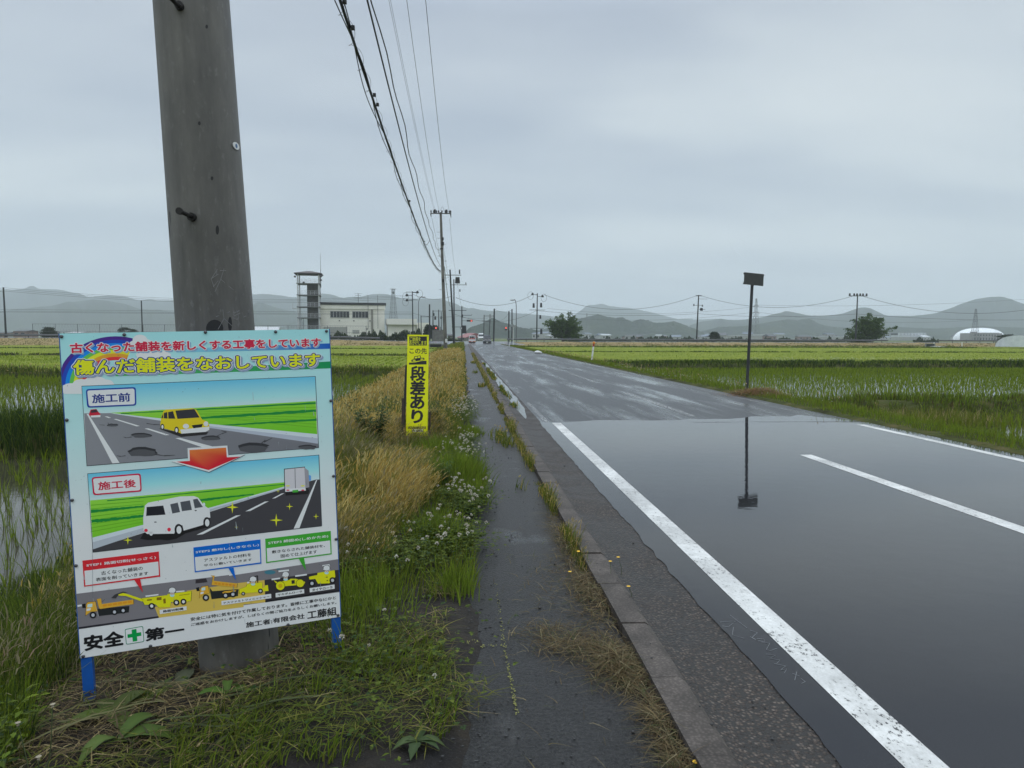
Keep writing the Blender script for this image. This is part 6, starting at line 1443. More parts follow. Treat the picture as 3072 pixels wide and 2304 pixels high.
def pick(cols, n, r=rng, jit=.18):
    c = np.array(cols)[r.integers(0, len(cols), n)]; return c * (1 + r.uniform(-jit, jit, (n, 1)))
def scat(x0, x1, y0, y1, n, r=rng): return r.uniform(x0, x1, n), r.uniform(y0, y1, n)
def zl(x, y): return vergez(x, y)
GOLD = [(.48, .335, .085), (.53, .41, .14), (.40, .265, .065), (.54, .45, .19)]
STRAW = [(.38, .30, .15), (.29, .225, .10), (.46, .39, .22), (.22, .155, .065)]
GREEN = [(.085, .125, .018), (.115, .16, .022), (.15, .19, .028), (.06, .09, .016)]
BRIGHT = [(.15, .225, .020), (.20, .27, .028), (.12, .18, .018)]
DARKG = [(.030, .056, .014), (.048, .080, .018), (.038, .066, .018)]
RICE = [(.165, .235, .014), (.205, .27, .018), (.13, .19, .013)]
OLIVE = [(.165, .175, .032), (.22, .215, .048), (.12, .135, .026)]

PALE = [(.27, .235, .135), (.21, .19, .10), (.33, .29, .18), (.165, .155, .075)]
# --- tall ripe grass on the left verge
B = Blades()
def stand(B, x, y, h, w, lx, ly, cols, head=0.0, hcols=GOLD, segs=3, zf=zl, hw=1.7, hl=.18, r=rng):
    n = len(x); base = np.stack([x, y, zf(x, y)], 1)
    lean = np.stack([lx + r.normal(size=n) * .22, ly + r.normal(size=n) * .22], 1); col = pick(cols, n)
    B.add(base, h, w, lean, col, segs)
    if head:
        k = r.uniform(size=n) < head; b2 = B.tip(base, h, lean, .93)[k]; m_ = k.sum()
        B.add(b2, h[k] * hl * r.uniform(.7, 1.3, m_), w[k] * hw, lean[k] * 1.6 + r.normal(size=(m_, 2)) * .25, pick(hcols, m_), 2, tipw=.2, belly=.6)
gn = lambda x, y, sc=1.1, sd=71: fbm(x * sc, y * sc, sd)
# ripe patches: tallest in the middle, thinning to the path and in front of the yellow board
def ripe(x, y):
    e = -.22 - .30 * np.clip((6.6 - y) / 1.2, 0, 1) + .35 * (gn(x, y, 1.7, 5) - .5)
    a = np.clip((e - x) / .45, 0, 1) * np.clip((y - 4.2) / .7, 0, 1)
    return a * (1 - .97 * np.exp(-((x + .62) / .62) ** 4 - ((y - 9.0) / 1.25) ** 4))
x, y = scat(-2.8, .0, 4.3, 11.0, 95000); g = gn(x, y, .8); rp = ripe(x, y); k = (rp > .04) & (rng.uniform(size=len(x)) < .25 + rp) & (g > .43 - .08 * (x < -1.2)); x, y, rp, g = x[k], y[k], rp[k], g[k]
h = rng.uniform(.20, .46, len(x)) * (.45 + .55 * rp) * (.7 + .6 * gn(x, y, .7, 3)); w_ = .0015 + .00034 * np.maximum(y, 3)
tone = gn(x, y, 1.4, 77) + rng.normal(size=len(x)) * .12 - .03 - .10 * np.clip((-1.0 - x), 0, 1)
for lo, hi, cs, hd in ((.52, 9, GOLD, .6), (.42, .52, GOLD[1:2] + PALE + OLIVE[:2], .4), (-9, .42, PALE + OLIVE + GREEN[1:3], .25)):
    k = (tone >= lo) & (tone < hi); stand(B, x[k], y[k], h[k], w_[k], .34, -.12, cs, hd, cs)
# greener bunches between
x, y = scat(-2.8, .0, 4.3, 11, 30000); g = gn(x, y, .8); k = (g < .54) & (ripe(x, y) > .02); x, y = x[k], y[k]
stand(B, x, y, rng.uniform(.12, .40, len(x)) * (.4 + .6 * ripe(x, y)), .0024 + .0005 * np.maximum(y, 3), .2, -.05, GREEN + OLIVE, .12)
# the rest of the verge, into the distance
yv_ = 10 + 60 * rng.uniform(0, 1, 62000) ** 1.6; x = rng.uniform(-3.7, .12, 62000); g = gn(x, yv_, .5, 8); edge_ = -.05 + .25 * (gn(x, yv_, 1.0, 6) - .5)
k = (x < edge_) & ~((np.abs(x + .64) < .42) & (yv_ < 10.4)); x, y, g = x[k], yv_[k], g[k]; gold = (g + rng.normal(size=len(x)) * .06 > .47) & (x > -3.0)
h = rng.uniform(.18, .52, len(x)) * np.clip((edge_[k] - x) / .5 + .35, .35, 1)
stand(B, x[gold], y[gold], h[gold], .0014 + .00055 * y[gold], .18, -.05, GOLD + PALE + OLIVE + GREEN[1:3], .45); stand(B, x[~gold], y[~gold], h[~gold] * .8, .0016 + .00065 * y[~gold], .12, 0, GREEN + OLIVE + DARKG[:1], .1)
yv_ = 62 + 84 * rng.uniform(0, 1, 9000); x = rng.uniform(-4.2, .05, 9000); stand(B, x, yv_, rng.uniform(.2, .55, 9000), .07 + 0 * x, .1, 0, GREEN + OLIVE + GOLD[:1] + BRIGHT, 0, segs=2)
B.build('tall_dry_grass')
# --- short grass between, spilling over the footpath edge
B = Blades()
x, y = scat(-2.6, .22, 4.0, 16, 42000); k = (x < .04 + .22 * (gn(x, y, 1.6, 9) - .42)) & (gn(x, y, 2.4, 4) > .36); x, y = x[k], y[k]
stand(B, x, y, rng.uniform(.04, .17, len(x)), .003 + .0006 * y, .1, -.05, GREEN + BRIGHT[:1] + OLIVE, 0)
x, y = scat(-.5, .16, 15, 66, 15000); k = x < .06 + .3 * (gn(x, y, .9, 9) - .5); x, y = x[k], y[k]; stand(B, x, y, rng.uniform(.05, .25, len(x)), .002 + .0008 * y, .1, 0, GREEN + OLIVE + GOLD[:2], .1)
# bright green bunches at the path edge
for cx, cy, rr_, hh, n in ((-.06, 7.35, .20, .30, 1500), (.07, 7.5, .16, .22, 800), (.12, 11.2, .18, .14, 500), (-.2, 5.3, .2, .2, 700), (-.05, 4.25, .12, .16, 350), (-.55, 3.9, .25, .2, 700), (.10, 6.6, .12, .2, 420), (-.25, 9.0, .25, .25, 700)):
    x = cx + rng.normal(size=n) * rr_ * .5; y = cy + rng.normal(size=n) * rr_; stand(B, x, y, rng.uniform(.4, 1.1, n) * hh, .0035 + .0007 * y, .25 * (x - cx) / rr_, 0, BRIGHT + GREEN[1:3], 0)
B.build('verge_grass')
# --- bank down to the paddy on the left, lush and unmown
B = Blades()
x, y = scat(-4.0, -1.75, 1.9, 6.5, 26000); k = (x < -1.72 - .28 * gn(x, y, 1.5, 2) + .05 * (y - 3)); x, y = x[k], y[k]
stand(B, x, y, rng.uniform(.08, .32, len(x)) * (.6 + .8 * gn(x, y, .9, 13)) * np.clip(1.35 - .22 * (y - 2.2), .38, 1), .003 + .0007 * y, .08, -.05, GREEN + BRIGHT[:1] + DARKG + GREEN, .0)
x, y = scat(-2.9, -1.98, 2.1, 3.5, 1500); stand(B, x, y, rng.uniform(.25, .48, len(x)), .0032 + 0 * x, .30, -.25, OLIVE + GREEN[:2] + PALE[:1], .7, PALE[:3] + [(.30, .21, .14)], 4)
x, y = scat(-2.6, -1.7, 3.25, 4.6, 900); stand(B, x, y, rng.uniform(.15, .3, len(x)), .003 + 0 * x, .3, -.25, OLIVE + PALE, .5, PALE)
x, y = scat(-3.8, -2.2, 6.5, 14, 12000); stand(B, x, y, rng.uniform(.08, .28, len(x)), .003 + .0008 * y, .15, 0, GREEN + OLIVE + DARKG, .1)
x, y = scat(-2.8, -2.1, 2.3, 3.3, 420); stand(B, x, y, rng.uniform(.25, .45, len(x)), .010 + 0 * x, .1, -.1, BRIGHT, 0, segs=4)     # broad reed leaves at the water's edge
n = 9000; x, y = scat(-2.7, -1.25, 1.85, 3.05, n); k = (x < -1.72 + .30 * np.clip(2.75 - y, -1, 1) + .3 * (gn(x, y, 2.2, 19) - .5)); x, y = x[k], y[k]; stand(B, x, y, rng.uniform(.08, .34, len(x)) * (.5 + gn(x, y, 1.4, 18)), .0042 + 0 * x, .15, -.1, GREEN + BRIGHT + DARKG, .04, PALE)
n = 2400; x, y = scat(-2.6, -1.3, 1.85, 2.9, n); k = x < -1.62 + .35 * np.clip(2.75 - y, -1, 1); x, y = x[k], y[k]; n = len(x); z_ = zl(x, y) + rng.uniform(.04, .22, n); a = rng.uniform(0, 6.28, n); s_ = rng.uniform(.010, .030, n); dx, dy = np.cos(a) * s_, np.sin(a) * s_; tz = rng.uniform(-.5, .7, n) * s_
B.quads(np.stack([np.stack([x - dx, y - dy, z_], 1), np.stack([x + dy * .45, y - dx * .45, z_ + tz * .5 + .004], 1), np.stack([x + dx, y + dy, z_ + tz], 1), np.stack([x - dy * .45, y + dx * .45, z_ + tz * .5 + .004], 1)], 1), pick(GREEN + BRIGHT[:2] + DARKG, n))
B.build('bank_grass')
# --- mown and trampled litter around the notice board
B = Blades()
n = 24000; x, y = scat(-2.3, .18, 1.75, 4.9, n); dens = gn(x, y, 1.7, 15); k = (dens + .35 * np.clip(-x - .45, 0, 1) - .55 * np.clip((x + .15) * 2, 0, .6) > .45); x, y = x[k], y[k]; n = len(x)
a = rng.uniform(0, 2 * pi, n); ln = rng.uniform(.03, .20, n); zb_ = zl(x, y) + rng.uniform(.002, .04, n)
ty = gn(x, y, 1.3, 17) + rng.normal(size=n) * .08; col = np.where((ty > .52)[:, None], pick(STRAW[:2] + [(.12, .09, .05), (.16, .11, .06), (.09, .065, .04)], n), pick(OLIVE + GREEN[:2] + [(.07, .075, .035)], n))
B.add(np.stack([x, y, zb_], 1), ln * .25, rng.uniform(.003, .0085, n), np.stack([np.cos(a), np.sin(a)], 1) * 3.6, col, 3, .1)
x, y = scat(-2.1, .12, 1.8, 4.6, 14000); k = (gn(x, y, 2.2, 23) > .53) & (x < -.12 + .3 * (gn(x, y, 2, 3) - .4)) & ((x + 1.2) ** 2 + (y - 3.4) ** 2 > .12); x, y = x[k], y[k]; stand(B, x, y, rng.uniform(.03, .13, len(x)), .0055 + 0 * x, .35, -.2, GREEN + BRIGHT[:2] + OLIVE[:1], 0)
# small leafy sprouts
n = 2600; x, y = scat(-2.2, .0, 1.8, 4.6, n); k = gn(x, y, 1.9, 29) > .55; x, y = x[k], y[k]; n = len(x); z_ = zl(x, y) + rng.uniform(.01, .06, n); a = rng.uniform(0, 2 * pi, n); s_ = rng.uniform(.008, .026, n)
dx, dy = np.cos(a) * s_, np.sin(a) * s_; tz = rng.uniform(-.4, .6, n) * s_
B.quads(np.stack([np.stack([x - dx, y - dy, z_], 1), np.stack([x + dy * .45, y - dx * .45, z_ + tz * .5 + .004], 1), np.stack([x + dx, y + dy, z_ + tz], 1), np.stack([x - dy * .45, y + dx * .45, z_ + tz * .5 + .004], 1)], 1), pick(GREEN + [(.06, .10, .03), (.05, .075, .03)], n))
# long cut stems lying across
for i in range(26):
    x0, y0 = random.uniform(-2.0, -.9), random.uniform(2.1, 3.6); a = random.uniform(-.4, 1.2); L_ = random.uniform(.2, .6); q = np.linspace(0, 1, 9); xx = x0 + L_ * q * cos(a) + .05 * np.sin(q * 5 + i); yy_ = y0 + L_ * q * sin(a) + .04 * np.cos(q * 4 + i); zz_ = zl(xx, yy_) + .03 + .02 * np.sin(q * 3.2)
    nx, ny = -sin(a) * .0032, cos(a) * .0032; pts = np.stack([xx, yy_, zz_], 1); B.quads(np.stack([pts[:-1] + [nx, ny, .003], pts[1:] + [nx, ny, .003], pts[1:] - [nx, ny, .0], pts[:-1] - [nx, ny, 0]], 1), np.repeat(pick([(.14, .15, .06), (.20, .19, .09), (.10, .12, .05)], 1), 8, 0))
B.build('cut_grass_litter')
# --- clover with white heads along the path
B = Blades(); F_ = Blades()
def clover(cx, cy, rx, ry, n, nf):
    x = cx + rng.normal(size=n) * rx; y = cy + rng.normal(size=n) * ry; z_ = zl(np.minimum(x, .05), y) + rng.uniform(.03, .13, n); s_ = rng.uniform(.010, .018, n) * (1 + .05 * y)
    for j in range(3):
        a = rng.uniform(0, 6.28, n) + j * 2.09; dx, dy = np.cos(a) * s_, np.sin(a) * s_
        B.quads(np.stack([np.stack([x, y, z_], 1), np.stack([x + dx * .6 - dy * .55, y + dy * .6 + dx * .55, z_ + .004], 1), np.stack([x + dx * 1.2, y + dy * 1.2, z_ - .002], 1), np.stack([x + dx * .6 + dy * .55, y + dy * .6 - dx * .55, z_ + .004], 1)], 1), pick(GREEN + [(.05, .09, .03)], n))
    x = cx + rng.normal(size=nf) * rx; y = cy + rng.normal(size=nf) * ry; zb_ = zl(np.minimum(x, .05), y); hh = rng.uniform(.12, .24, nf)
    B.add(np.stack([x, y, zb_], 1), hh, .003 + .0004 * y, rng.normal(size=(nf, 2)) * .15, pick(GREEN, nf), 2)
    c_ = np.stack([x, y, zb_ + hh], 1); sz_ = rng.uniform(.006, .0125, nf)
    for q in range(26):                              # a ball of small petals
        d_ = rng.normal(size=(nf, 3)); d_ /= np.linalg.norm(d_, axis=1)[:, None]; d_[:, 2] = np.where(rng.uniform(size=nf) < .7, np.abs(d_[:, 2]), d_[:, 2]); e_ = np.cross(d_, rng.normal(size=(nf, 3))); e_ /= np.linalg.norm(e_, axis=1)[:, None]
        R_ = (sz_ * (1 + .03 * y))[:, None]; p_ = c_ + d_ * R_ * .45
        F_.quads(np.stack([p_ - e_ * R_ * .25, p_ + d_ * R_ * .5 - e_ * R_ * .32, p_ + d_ * R_ * .8, p_ + d_ * R_ * .5 + e_ * R_ * .32], 1), pick([(.62, .60, .54), (.70, .68, .62), (.52, .48, .38), (.45, .36, .28)], nf, jit=.1))
for q in ((-.02, 8.75, .13, .28, 900, 42), (.03, 8.3, .08, .12, 300, 16), (.0, 6.35, .12, .20, 900, 34), (.05, 6.0, .06, .12, 300, 14), (-.25, 5.25, .12, .15, 600, 14), (-.02, 5.1, .10, .2, 700, 20), (-.38, 4.7, .15, .2, 700, 14), (.06, 9.9, .08, .2, 500, 26), (-.02, 13.2, .14, .6, 1000, 90), (-.02, 15.4, .14, .6, 700, 60), (-.75, 4.6, .15, .2, 500, 8), (-.6, 3.4, .3, .3, 200, 3), (-.3, 3.05, .2, .3, 150, 2)): clover(*q)
B.build('clover_leaves'); F_.build('clover_flowers', mat=mLeaf)
# --- grass and straw in the joint along the kerb
B = Blades()
n = 22000; y = 2.0 + 62 * rng.uniform(0, 1, n) ** 1.9; x = .795 + rng.normal(size=n) * .020 * (1 + .02 * y); cl = fbm(y * 1.9, y * 0 + 3, 35); k = (cl > .37 - .10 * np.clip(y / 20, 0, 1)) & (rng.uniform(size=n) < .75); x, y, cl = x[k], y[k], cl[k]
z0_ = lambda x, y: .0 + .03 * (x > .82)
h = rng.uniform(.04, .17, len(x)) * np.clip((cl - .32) * 3.4, .2, 1.2) * np.clip((y - 2.2) / 2.2, .22, 1); stand(B, x, y, h, .0014 + .00045 * y, .15, -.15, GREEN + GOLD[:2] + OLIVE + BRIGHT[:1], .22, STRAW[:2], zf=z0_)
n = 5000; y = 6 + 40 * rng.uniform(0, 1, n) ** 1.4; x = .60 + rng.normal(size=n) * .09; k = fbm(x * 2, y * .5, 44) > .62; x, y = x[k], y[k]; stand(B, x, y, rng.uniform(.03, .16, len(x)), .003 + .0008 * y, .1, 0, GREEN + OLIVE + GOLD[:1], .1, zf=lambda x, y: 0 * x)
n = 3500; y = 13 + 30 * rng.uniform(0, 1, n); x = 1.12 + rng.normal(size=n) * .05; k = fbm(x * 2, y * .7, 48) > .55; x, y = x[k], y[k]; stand(B, x, y, rng.uniform(.03, .12, len(x)), .003 + .0007 * y, .1, 0, GREEN + GOLD[:1], 0, zf=lambda x, y: 0 * x)
B.build('kerb_grass')
# dead straw swept against the kerb and over the path
B = Blades()
def straw(cx, cy, rx, ry, n, hmax, cols=[(.23, .17, .085), (.17, .125, .06), (.28, .23, .13), (.12, .08, .04), (.10, .07, .035), (.17, .14, .07), (.09, .10, .04)], sp=1.0, zf=lambda x, y: 0 * x, ang=None):
    x = cx + rng.normal(size=n) * rx; y = cy + rng.normal(size=n) * ry; fall = np.exp(-.5 * (((x - cx) / rx) ** 2 + ((y - cy) / ry) ** 2)); a = rng.uniform(0, 2 * pi, n) if ang is None else ang + rng.normal(size=n) * .6
    B.add(np.stack([x, y, zf(x, y) + .004 + hmax * fall * rng.uniform(.0, 1, n)], 1), rng.uniform(.02, .05, n) * sp, rng.uniform(.0018, .004, n) * (1 + .1 * cy), np.stack([np.cos(a), np.sin(a)], 1) * 3.4, pick(cols, n), 3, .2)
straw(.72, 3.22, .06, .13, 1100, .045); straw(.56, 3.42, .10, .07, 420, .022); straw(.77, 2.75, .025, .28, 800, .045); straw(.76, 4.15, .05, .3, 900, .05); straw(.45, 3.6, .10, .08, 260, .015); straw(.78, 2.25, .03, .2, 600, .05); straw(.75, 5.2, .04, .5, 800, .04); straw(.60, 4.3, .12, .3, 240, .01); straw(.3, 3.2, .3, .7, 60, .004, sp=.9); straw(.3, 5.5, .3, 1.5, 60, .004)
straw(8.05, 18.6, .42, .32, 1600, .16, [(.26, .15, .07), (.32, .20, .10), (.18, .10, .05)], 4.0, lambda x, y: vergezr(x, y))
B.build('dead_straw')
# --- right verge
B = Blades()
n = 60000; y = 8 + 110 * rng.uniform(0, 1, n) ** 1.7; x = rng.uniform(7.42, 10.3, n); k = x > 7.46 + .16 * gn(x, y, 1.5, 51); x, y = x[k], y[k]; near_ = np.clip((x - 7.4) / .5, .35, 1)
stand(B, x, y, rng.uniform(.05, .16, len(x)) * near_ * (.6 + .9 * gn(x, y, .8, 53)), .0022 + .00065 * y, -.05, -.05, GREEN[1:3] + BRIGHT + RICE[:1] + OLIVE[:1], 0, zf=vergezr)
n = 700; y = 14 + 60 * rng.uniform(0, 1, n); x = rng.uniform(7.7, 10, n); stand(B, x, y, rng.uniform(.2, .34, n), .0015 + .0007 * y, -.1, 0, OLIVE + STRAW[:1], .6, STRAW[:2], zf=vergezr)
B.build('right_verge_grass')
# white flecks of clover far along the right verge and bank
F_ = Blades()
n = 700; x = np.concatenate([rng.uniform(7.6, 8.9, 200), rng.uniform(20, 46, 500)]); y = np.concatenate([15 + 22 * rng.uniform(0, 1, 200) ** .8, 48.2 + rng.normal(size=500) * .8]); y[200:] += tilt(x[200:]); z_ = np.concatenate([vergezr(x[:200], y[:200]) + rng.uniform(.06, .15, 200), rng.uniform(-.02, .16, 500)]); s_ = (.006 + .0003 * y) * rng.uniform(.6, 1.3, n)
F_.quads(np.stack([np.stack([x - s_, y, z_], 1), np.stack([x, y, z_ - s_], 1), np.stack([x + s_, y, z_], 1), np.stack([x, y, z_ + s_], 1)], 1), pick([(.5, .5, .42)], n)); F_.build('clover_flowers', mat=mLeaf)
# --- grass on the banks between the paddies
B = Blades()
def bankgrass(x0, x1, yc, wid, top, n, h0, h1, cols, seed, head=0.):
    x = rng.uniform(x0, x1, n); y = yc + tilt(x) + rng.uniform(-.5, .5, n) * wid; s_ = (y - yc - tilt(x)) / (wid * .5); z_ = -.72 + (top + .72) * np.clip(1.25 * (1 - np.abs(s_) ** 2.2), 0, 1); k = fbm(x * .6, y * .9, seed) > .33; x, y, z_ = x[k], y[k], z_[k]; D_ = np.hypot(x, y)
    stand(B, x, y, rng.uniform(h0, h1, len(x)) * (.55 + .9 * fbm(x * .7, y * .7, seed + 1)), .0025 + .00075 * D_, 0, -.05, cols, head, STRAW[:2], zf=lambda a, b: z_)
bankgrass(-16, -3.2, 14.1, 2.3, -.25, 16000, .25, .6, DARKG + DARKG + GREEN[:2], 81)
bankgrass(-34, -3.2, 39.4, 2.6, -.36, 9000, .15, .42, GREEN + DARKG + OLIVE, 82, .1); bankgrass(-52, -3.2, 73.3, 1.6, -.36, 4500, .1, .26, DARKG + OLIVE[:1] + [(.05, .035, .02)], 83); bankgrass(-75, -3.2, 108, 1.8, -.36, 4000, .1, .26, DARKG + GREEN[:1], 84)
bankgrass(9.6, 24, 19.2, 2.1, -.24, 13000, .07, .24, BRIGHT + GREEN + [(.10, .065, .035)], 85); bankgrass(9.6, 50, 48.9, 3.3, -.26, 16000, .1, .34, GREEN + DARKG + DARKG + BRIGHT[:1], 86); bankgrass(9.6, 80, 88.8, 1.5, -.36, 5000, .08, .22, DARKG + GREEN[:1], 87); bankgrass(9.6, 100, 129.3, 2.2, -.26, 7000, .12, .34, GREEN + BRIGHT[:1] + DARKG[:1], 88); bankgrass(9.6, 110, 149.5, 3, -.3, 4500, .15, .4, OLIVE + STRAW[:2] + GREEN[:1], 89); bankgrass(-100, -3, 144.5, 3, -.2, 4500, .15, .4, OLIVE + STRAW[:2] + GREEN[:1], 90)
x, y = scat(9.3, 13.5, 16.0, 18.1, 1500); stand(B, x, y + tilt(x), rng.uniform(.2, .42, 1500), .018 + 0 * x, 0, 0, OLIVE + GREEN[1:3] + STRAW[:1], 0, zf=lambda a, b: -.62 + 0 * a)
B.build('field_bank_grass')
# --- rice: planted tufts in rows
def rice(name, x0, x1, y0, y1, row, gap, nb, h0, h1, cols, wmul=1.0, jit=.025, ang=0.0, keep=1.0, seed=0, maskf=None):
    xs = np.arange(x0, x1, row); ysr = np.arange(y0, y1, gap); X, Y = np.meshgrid(xs, ysr); X = X.ravel() + rng.normal(size=X.size) * jit; Y = Y.ravel() + rng.normal(size=Y.size) * jit
    X = X + ang * (Y - y0); k = rng.uniform(size=X.size) < keep
    if maskf is not None: k &= maskf(X, Y)
    X, Y = X[k], Y[k] + tilt(X[k]); vig = .65 + .7 * fbm(X * .25, Y * .25, seed)
    B = Blades()
    for j in range(nb):
        n = len(X); a = rng.uniform(0, 2 * pi, n); o = rng.uniform(0, .035, n); D_ = np.hypot(X, Y); base = np.stack([X + np.cos(a) * o, Y + np.sin(a) * o, np.full(n, WZ - .01)], 1); l = rng.uniform(.08, .5, n)
        B.add(base, rng.uniform(h0, h1, n) * vig, (.0035 + .00075 * D_) * wmul, np.stack([np.cos(a) * l, np.sin(a) * l], 1), pick(cols, n), 2)
    return B.build(name)
rice('rice_plants', -11, -3.5, 4.0, 13.0, .32, .26, 8, .13, .28, RICE + GREEN[1:3], 1.0, .03, .03, .93, 91)
rice('rice_plants', -30, -3.4, 15.6, 38.0, .62, .20, 6, .14, .30, RICE + GREEN[2:3], .75, .03, .02, .96, 92, lambda x, y: x > -.85 * y - 1)
rice('rice_plants', -52, -3.4, 40.8, 72, .62, .45, 5, .22, .38, RICE, 1.2, .05, 0, 1, 93, lambda x, y: x > -.8 * y)
rice('rice_plants', 9.9, 17.5, 9.5, 17.8, .30, .24, 6, .15, .3, RICE + OLIVE[:1], .9, .03, 0, .9, 94)
rice('rice_plants', 9.7, 46, 20.6, 47, .31, .23, 4, .10, .20, RICE, .75, .025, .10, .97, 95, lambda x, y: x < .85 * y + 9)
# denser, older rice further off: closed canopy sheets with ragged tops
t = NT('rice canopy'); n_ = t.noise(.35, 5, .6); n2 = t.noise(7, 3, .7, stretch=(1, .3, 1)); c_ = t.ramp(n_, (.35, (.150, .198, .010)), (.5, (.190, .236, .013)), (.68, (.24, .268, .018))); c_ = t.mix(1., c_, t.ramp(n2, (.3, .72), (.7, 1.2)), 'MULTIPLY')
mCanopy = t.set(**{'Base Color': c_, 'Roughness': .8, 'Specular IOR Level': .15, 'Normal': t.bump(n2, 1, .25)})
def canopy(x0, x1, y0, y1, h, seed):
    nx = int(min(260, (x1 - x0) / .4)); ny = int(min(120, (y1 - y0) / .4)); X, Y = np.meshgrid(np.linspace(x0, x1, nx), np.linspace(y0, y1, ny)); Z = WZ + h + .07 * (fbm(X * 1.3, Y * 1.3, seed) - .5) + .05 * (rng.uniform(size=X.shape) - .5)
    Z[0] = WZ - .02; Z[-1] = WZ - .02; struct(grid_mesh('rice_plants', X, Y + tilt(X), Z, mCanopy), 'stuff')
canopy(-60, -3.5, 41.2, 72.0, .20, 1); canopy(-95, -3.5, 74.8, 106.6, .28, 2); canopy(-112, -3.5, 109.8, 143, .28, 3)
canopy(9.6, 75, 51.2, 87.6, .28, 4); canopy(9.6, 105, 90.3, 127.6, .28, 5); canopy(9.6, 130, 131.2, 147.6, .30, 6)
def fringe(name, x0, x1, y0, y1, n, h, cols):
    x = rng.uniform(x0, x1, n); y = y0 + (y1 - y0) * rng.uniform(0, 1, n) ** 1.5; y = y + tilt(x); D_ = np.hypot(x, y); B = Blades(); B.add(np.stack([x, y, np.full(n, WZ + .1)], 1), rng.uniform(.6, 1.15, n) * h, .0011 * D_, rng.normal(size=(n, 2)) * .2, pick(cols, n), 2); B.build(name)
fringe('rice_plants', 9.6, 70, 50.9, 88, 13000, .26, RICE); fringe('rice_plants', 9.6, 100, 90, 127, 6000, .27, RICE); fringe('rice_plants', -90, -3.5, 74.5, 107, 6000, .27, RICE); fringe('rice_plants', 9.6, 120, 131, 147, 4000, .28, [(.19, .23, .05)]); fringe('rice_plants', -105, -3.5, 109.5, 143, 4000, .27, [(.18, .22, .045)])
# dry tufts on the embankment of the cross road
B = Blades(); n = 16000; s_ = rng.uniform(-105, 145, n); k = (s_ < -8) | (s_ > 14); s_ = s_[k]; n = len(s_); o_s = rng.uniform(-15.5, -5.2, n); zr = np.interp(s_, [-110, -30, -12, 0, 140], [1.0, .95, .55, .45, .45]); f_ = np.interp(o_s, [-15.5, -12.5, -9, -6.5, -5.2], [0, .25, .55, .85, 1]); c0 = np.interp(o_s, [-15.5, -12.5, -9, -6.5, -5.2], [-.55, -.42, -.30, -.12, -.05])
bx = XO.x + XD.x * s_ + XN.x * o_s; by = XO.y + XD.y * s_ + XN.y * o_s; gg = fbm(s_ * .12, o_s * .5, 61)
col = np.where((gg > .5)[:, None], pick([(.26, .19, .09), (.32, .25, .13), (.17, .12, .055)], n), pick([(.11, .12, .035), (.15, .14, .05), (.075, .085, .028)], n))
B.add(np.stack([bx, by, f_ * zr + c0 - .05], 1), rng.uniform(.06, .24, n), .13 + 0 * bx, rng.normal(size=(n, 2)) * .4, col, 2); B.build('embankment_grass')

# --- single plants one can point at
def leafy(name, lab, cat, loc, stems, leaves, lsize, h, spread, col, seed, group=None, wid=.38, narrow=False):
    r = np.random.default_rng(seed); root = thing(name, lab, cat, loc, 0, group); Bs = Blades(); Bl = Blades()
    for i in range(stems):
        a = r.uniform(0, 2 * pi); e = np.array([cos(a) * spread * r.uniform(.2, 1), sin(a) * spread * r.uniform(.2, 1), h * r.uniform(.6, 1.05)])
        Bs.add(np.array([[e[0] * .15, e[1] * .15, -.03]]), np.array([e[2]]), np.array([.010]), np.array([[e[0] / e[2], e[1] / e[2]]]) * .85, np.array([[.07, .10, .035]]), 4)
        for j in range(leaves):
            q = r.uniform(.1, 1); p = np.array([e[0] * (.15 + .85 * q ** 1.7), e[1] * (.15 + .85 * q ** 1.7), e[2] * q * .95]); b_ = r.uniform(0, 2 * pi); L_ = lsize * r.uniform(.5, 1.2) * (1.1 - .5 * q); d_ = np.array([cos(b_), sin(b_), r.uniform(-.1, .7)]); s2 = np.array([-sin(b_), cos(b_), 0]) * L_ * wid * .5; c = pick(col, 1, r)
            m1 = p + d_ * L_ * .4 + [0, 0, .06 * L_]; tp = p + d_ * L_ + [0, 0, -.25 * L_]
            Bl.quads(np.array([[p, m1 - s2, tp, m1 + [0, 0, -.05 * L_]]]), c); Bl.quads(np.array([[p, m1 + [0, 0, -.05 * L_], tp, m1 + s2]]), c * .93)
    Bs.build('stem', None, mGrass, root); Bl.build('leaves', None, mLeaf, root); return root
def vp(x, y, dz=0.0): return Vector((x, y, float(zl(np.array([x]), np.array([y]))[0]) + dz))
CG = [(.045, .085, .022), (.06, .105, .026), (.035, .065, .018)]
leafy('leafy_weed', 'tall bushy dark green weed in the dry grass left of the yellow board', 'weed', vp(-1.15, 9.2), 26, 34, .12, .82, .42, CG, 1, wid=.34)
leafy('leafy_weed', 'smaller dark green weed behind the right edge of the yellow board', 'weed', vp(-.42, 10.5), 12, 22, .11, .62, .22, CG, 2, wid=.34)
leafy('leafy_weed', 'feathery bright green weed at the footpath edge between the clover patches', 'weed', vp(-.20, 7.0), 16, 26, .07, .34, .2, [(.07, .13, .03), (.09, .15, .035)], 3, wid=.22)
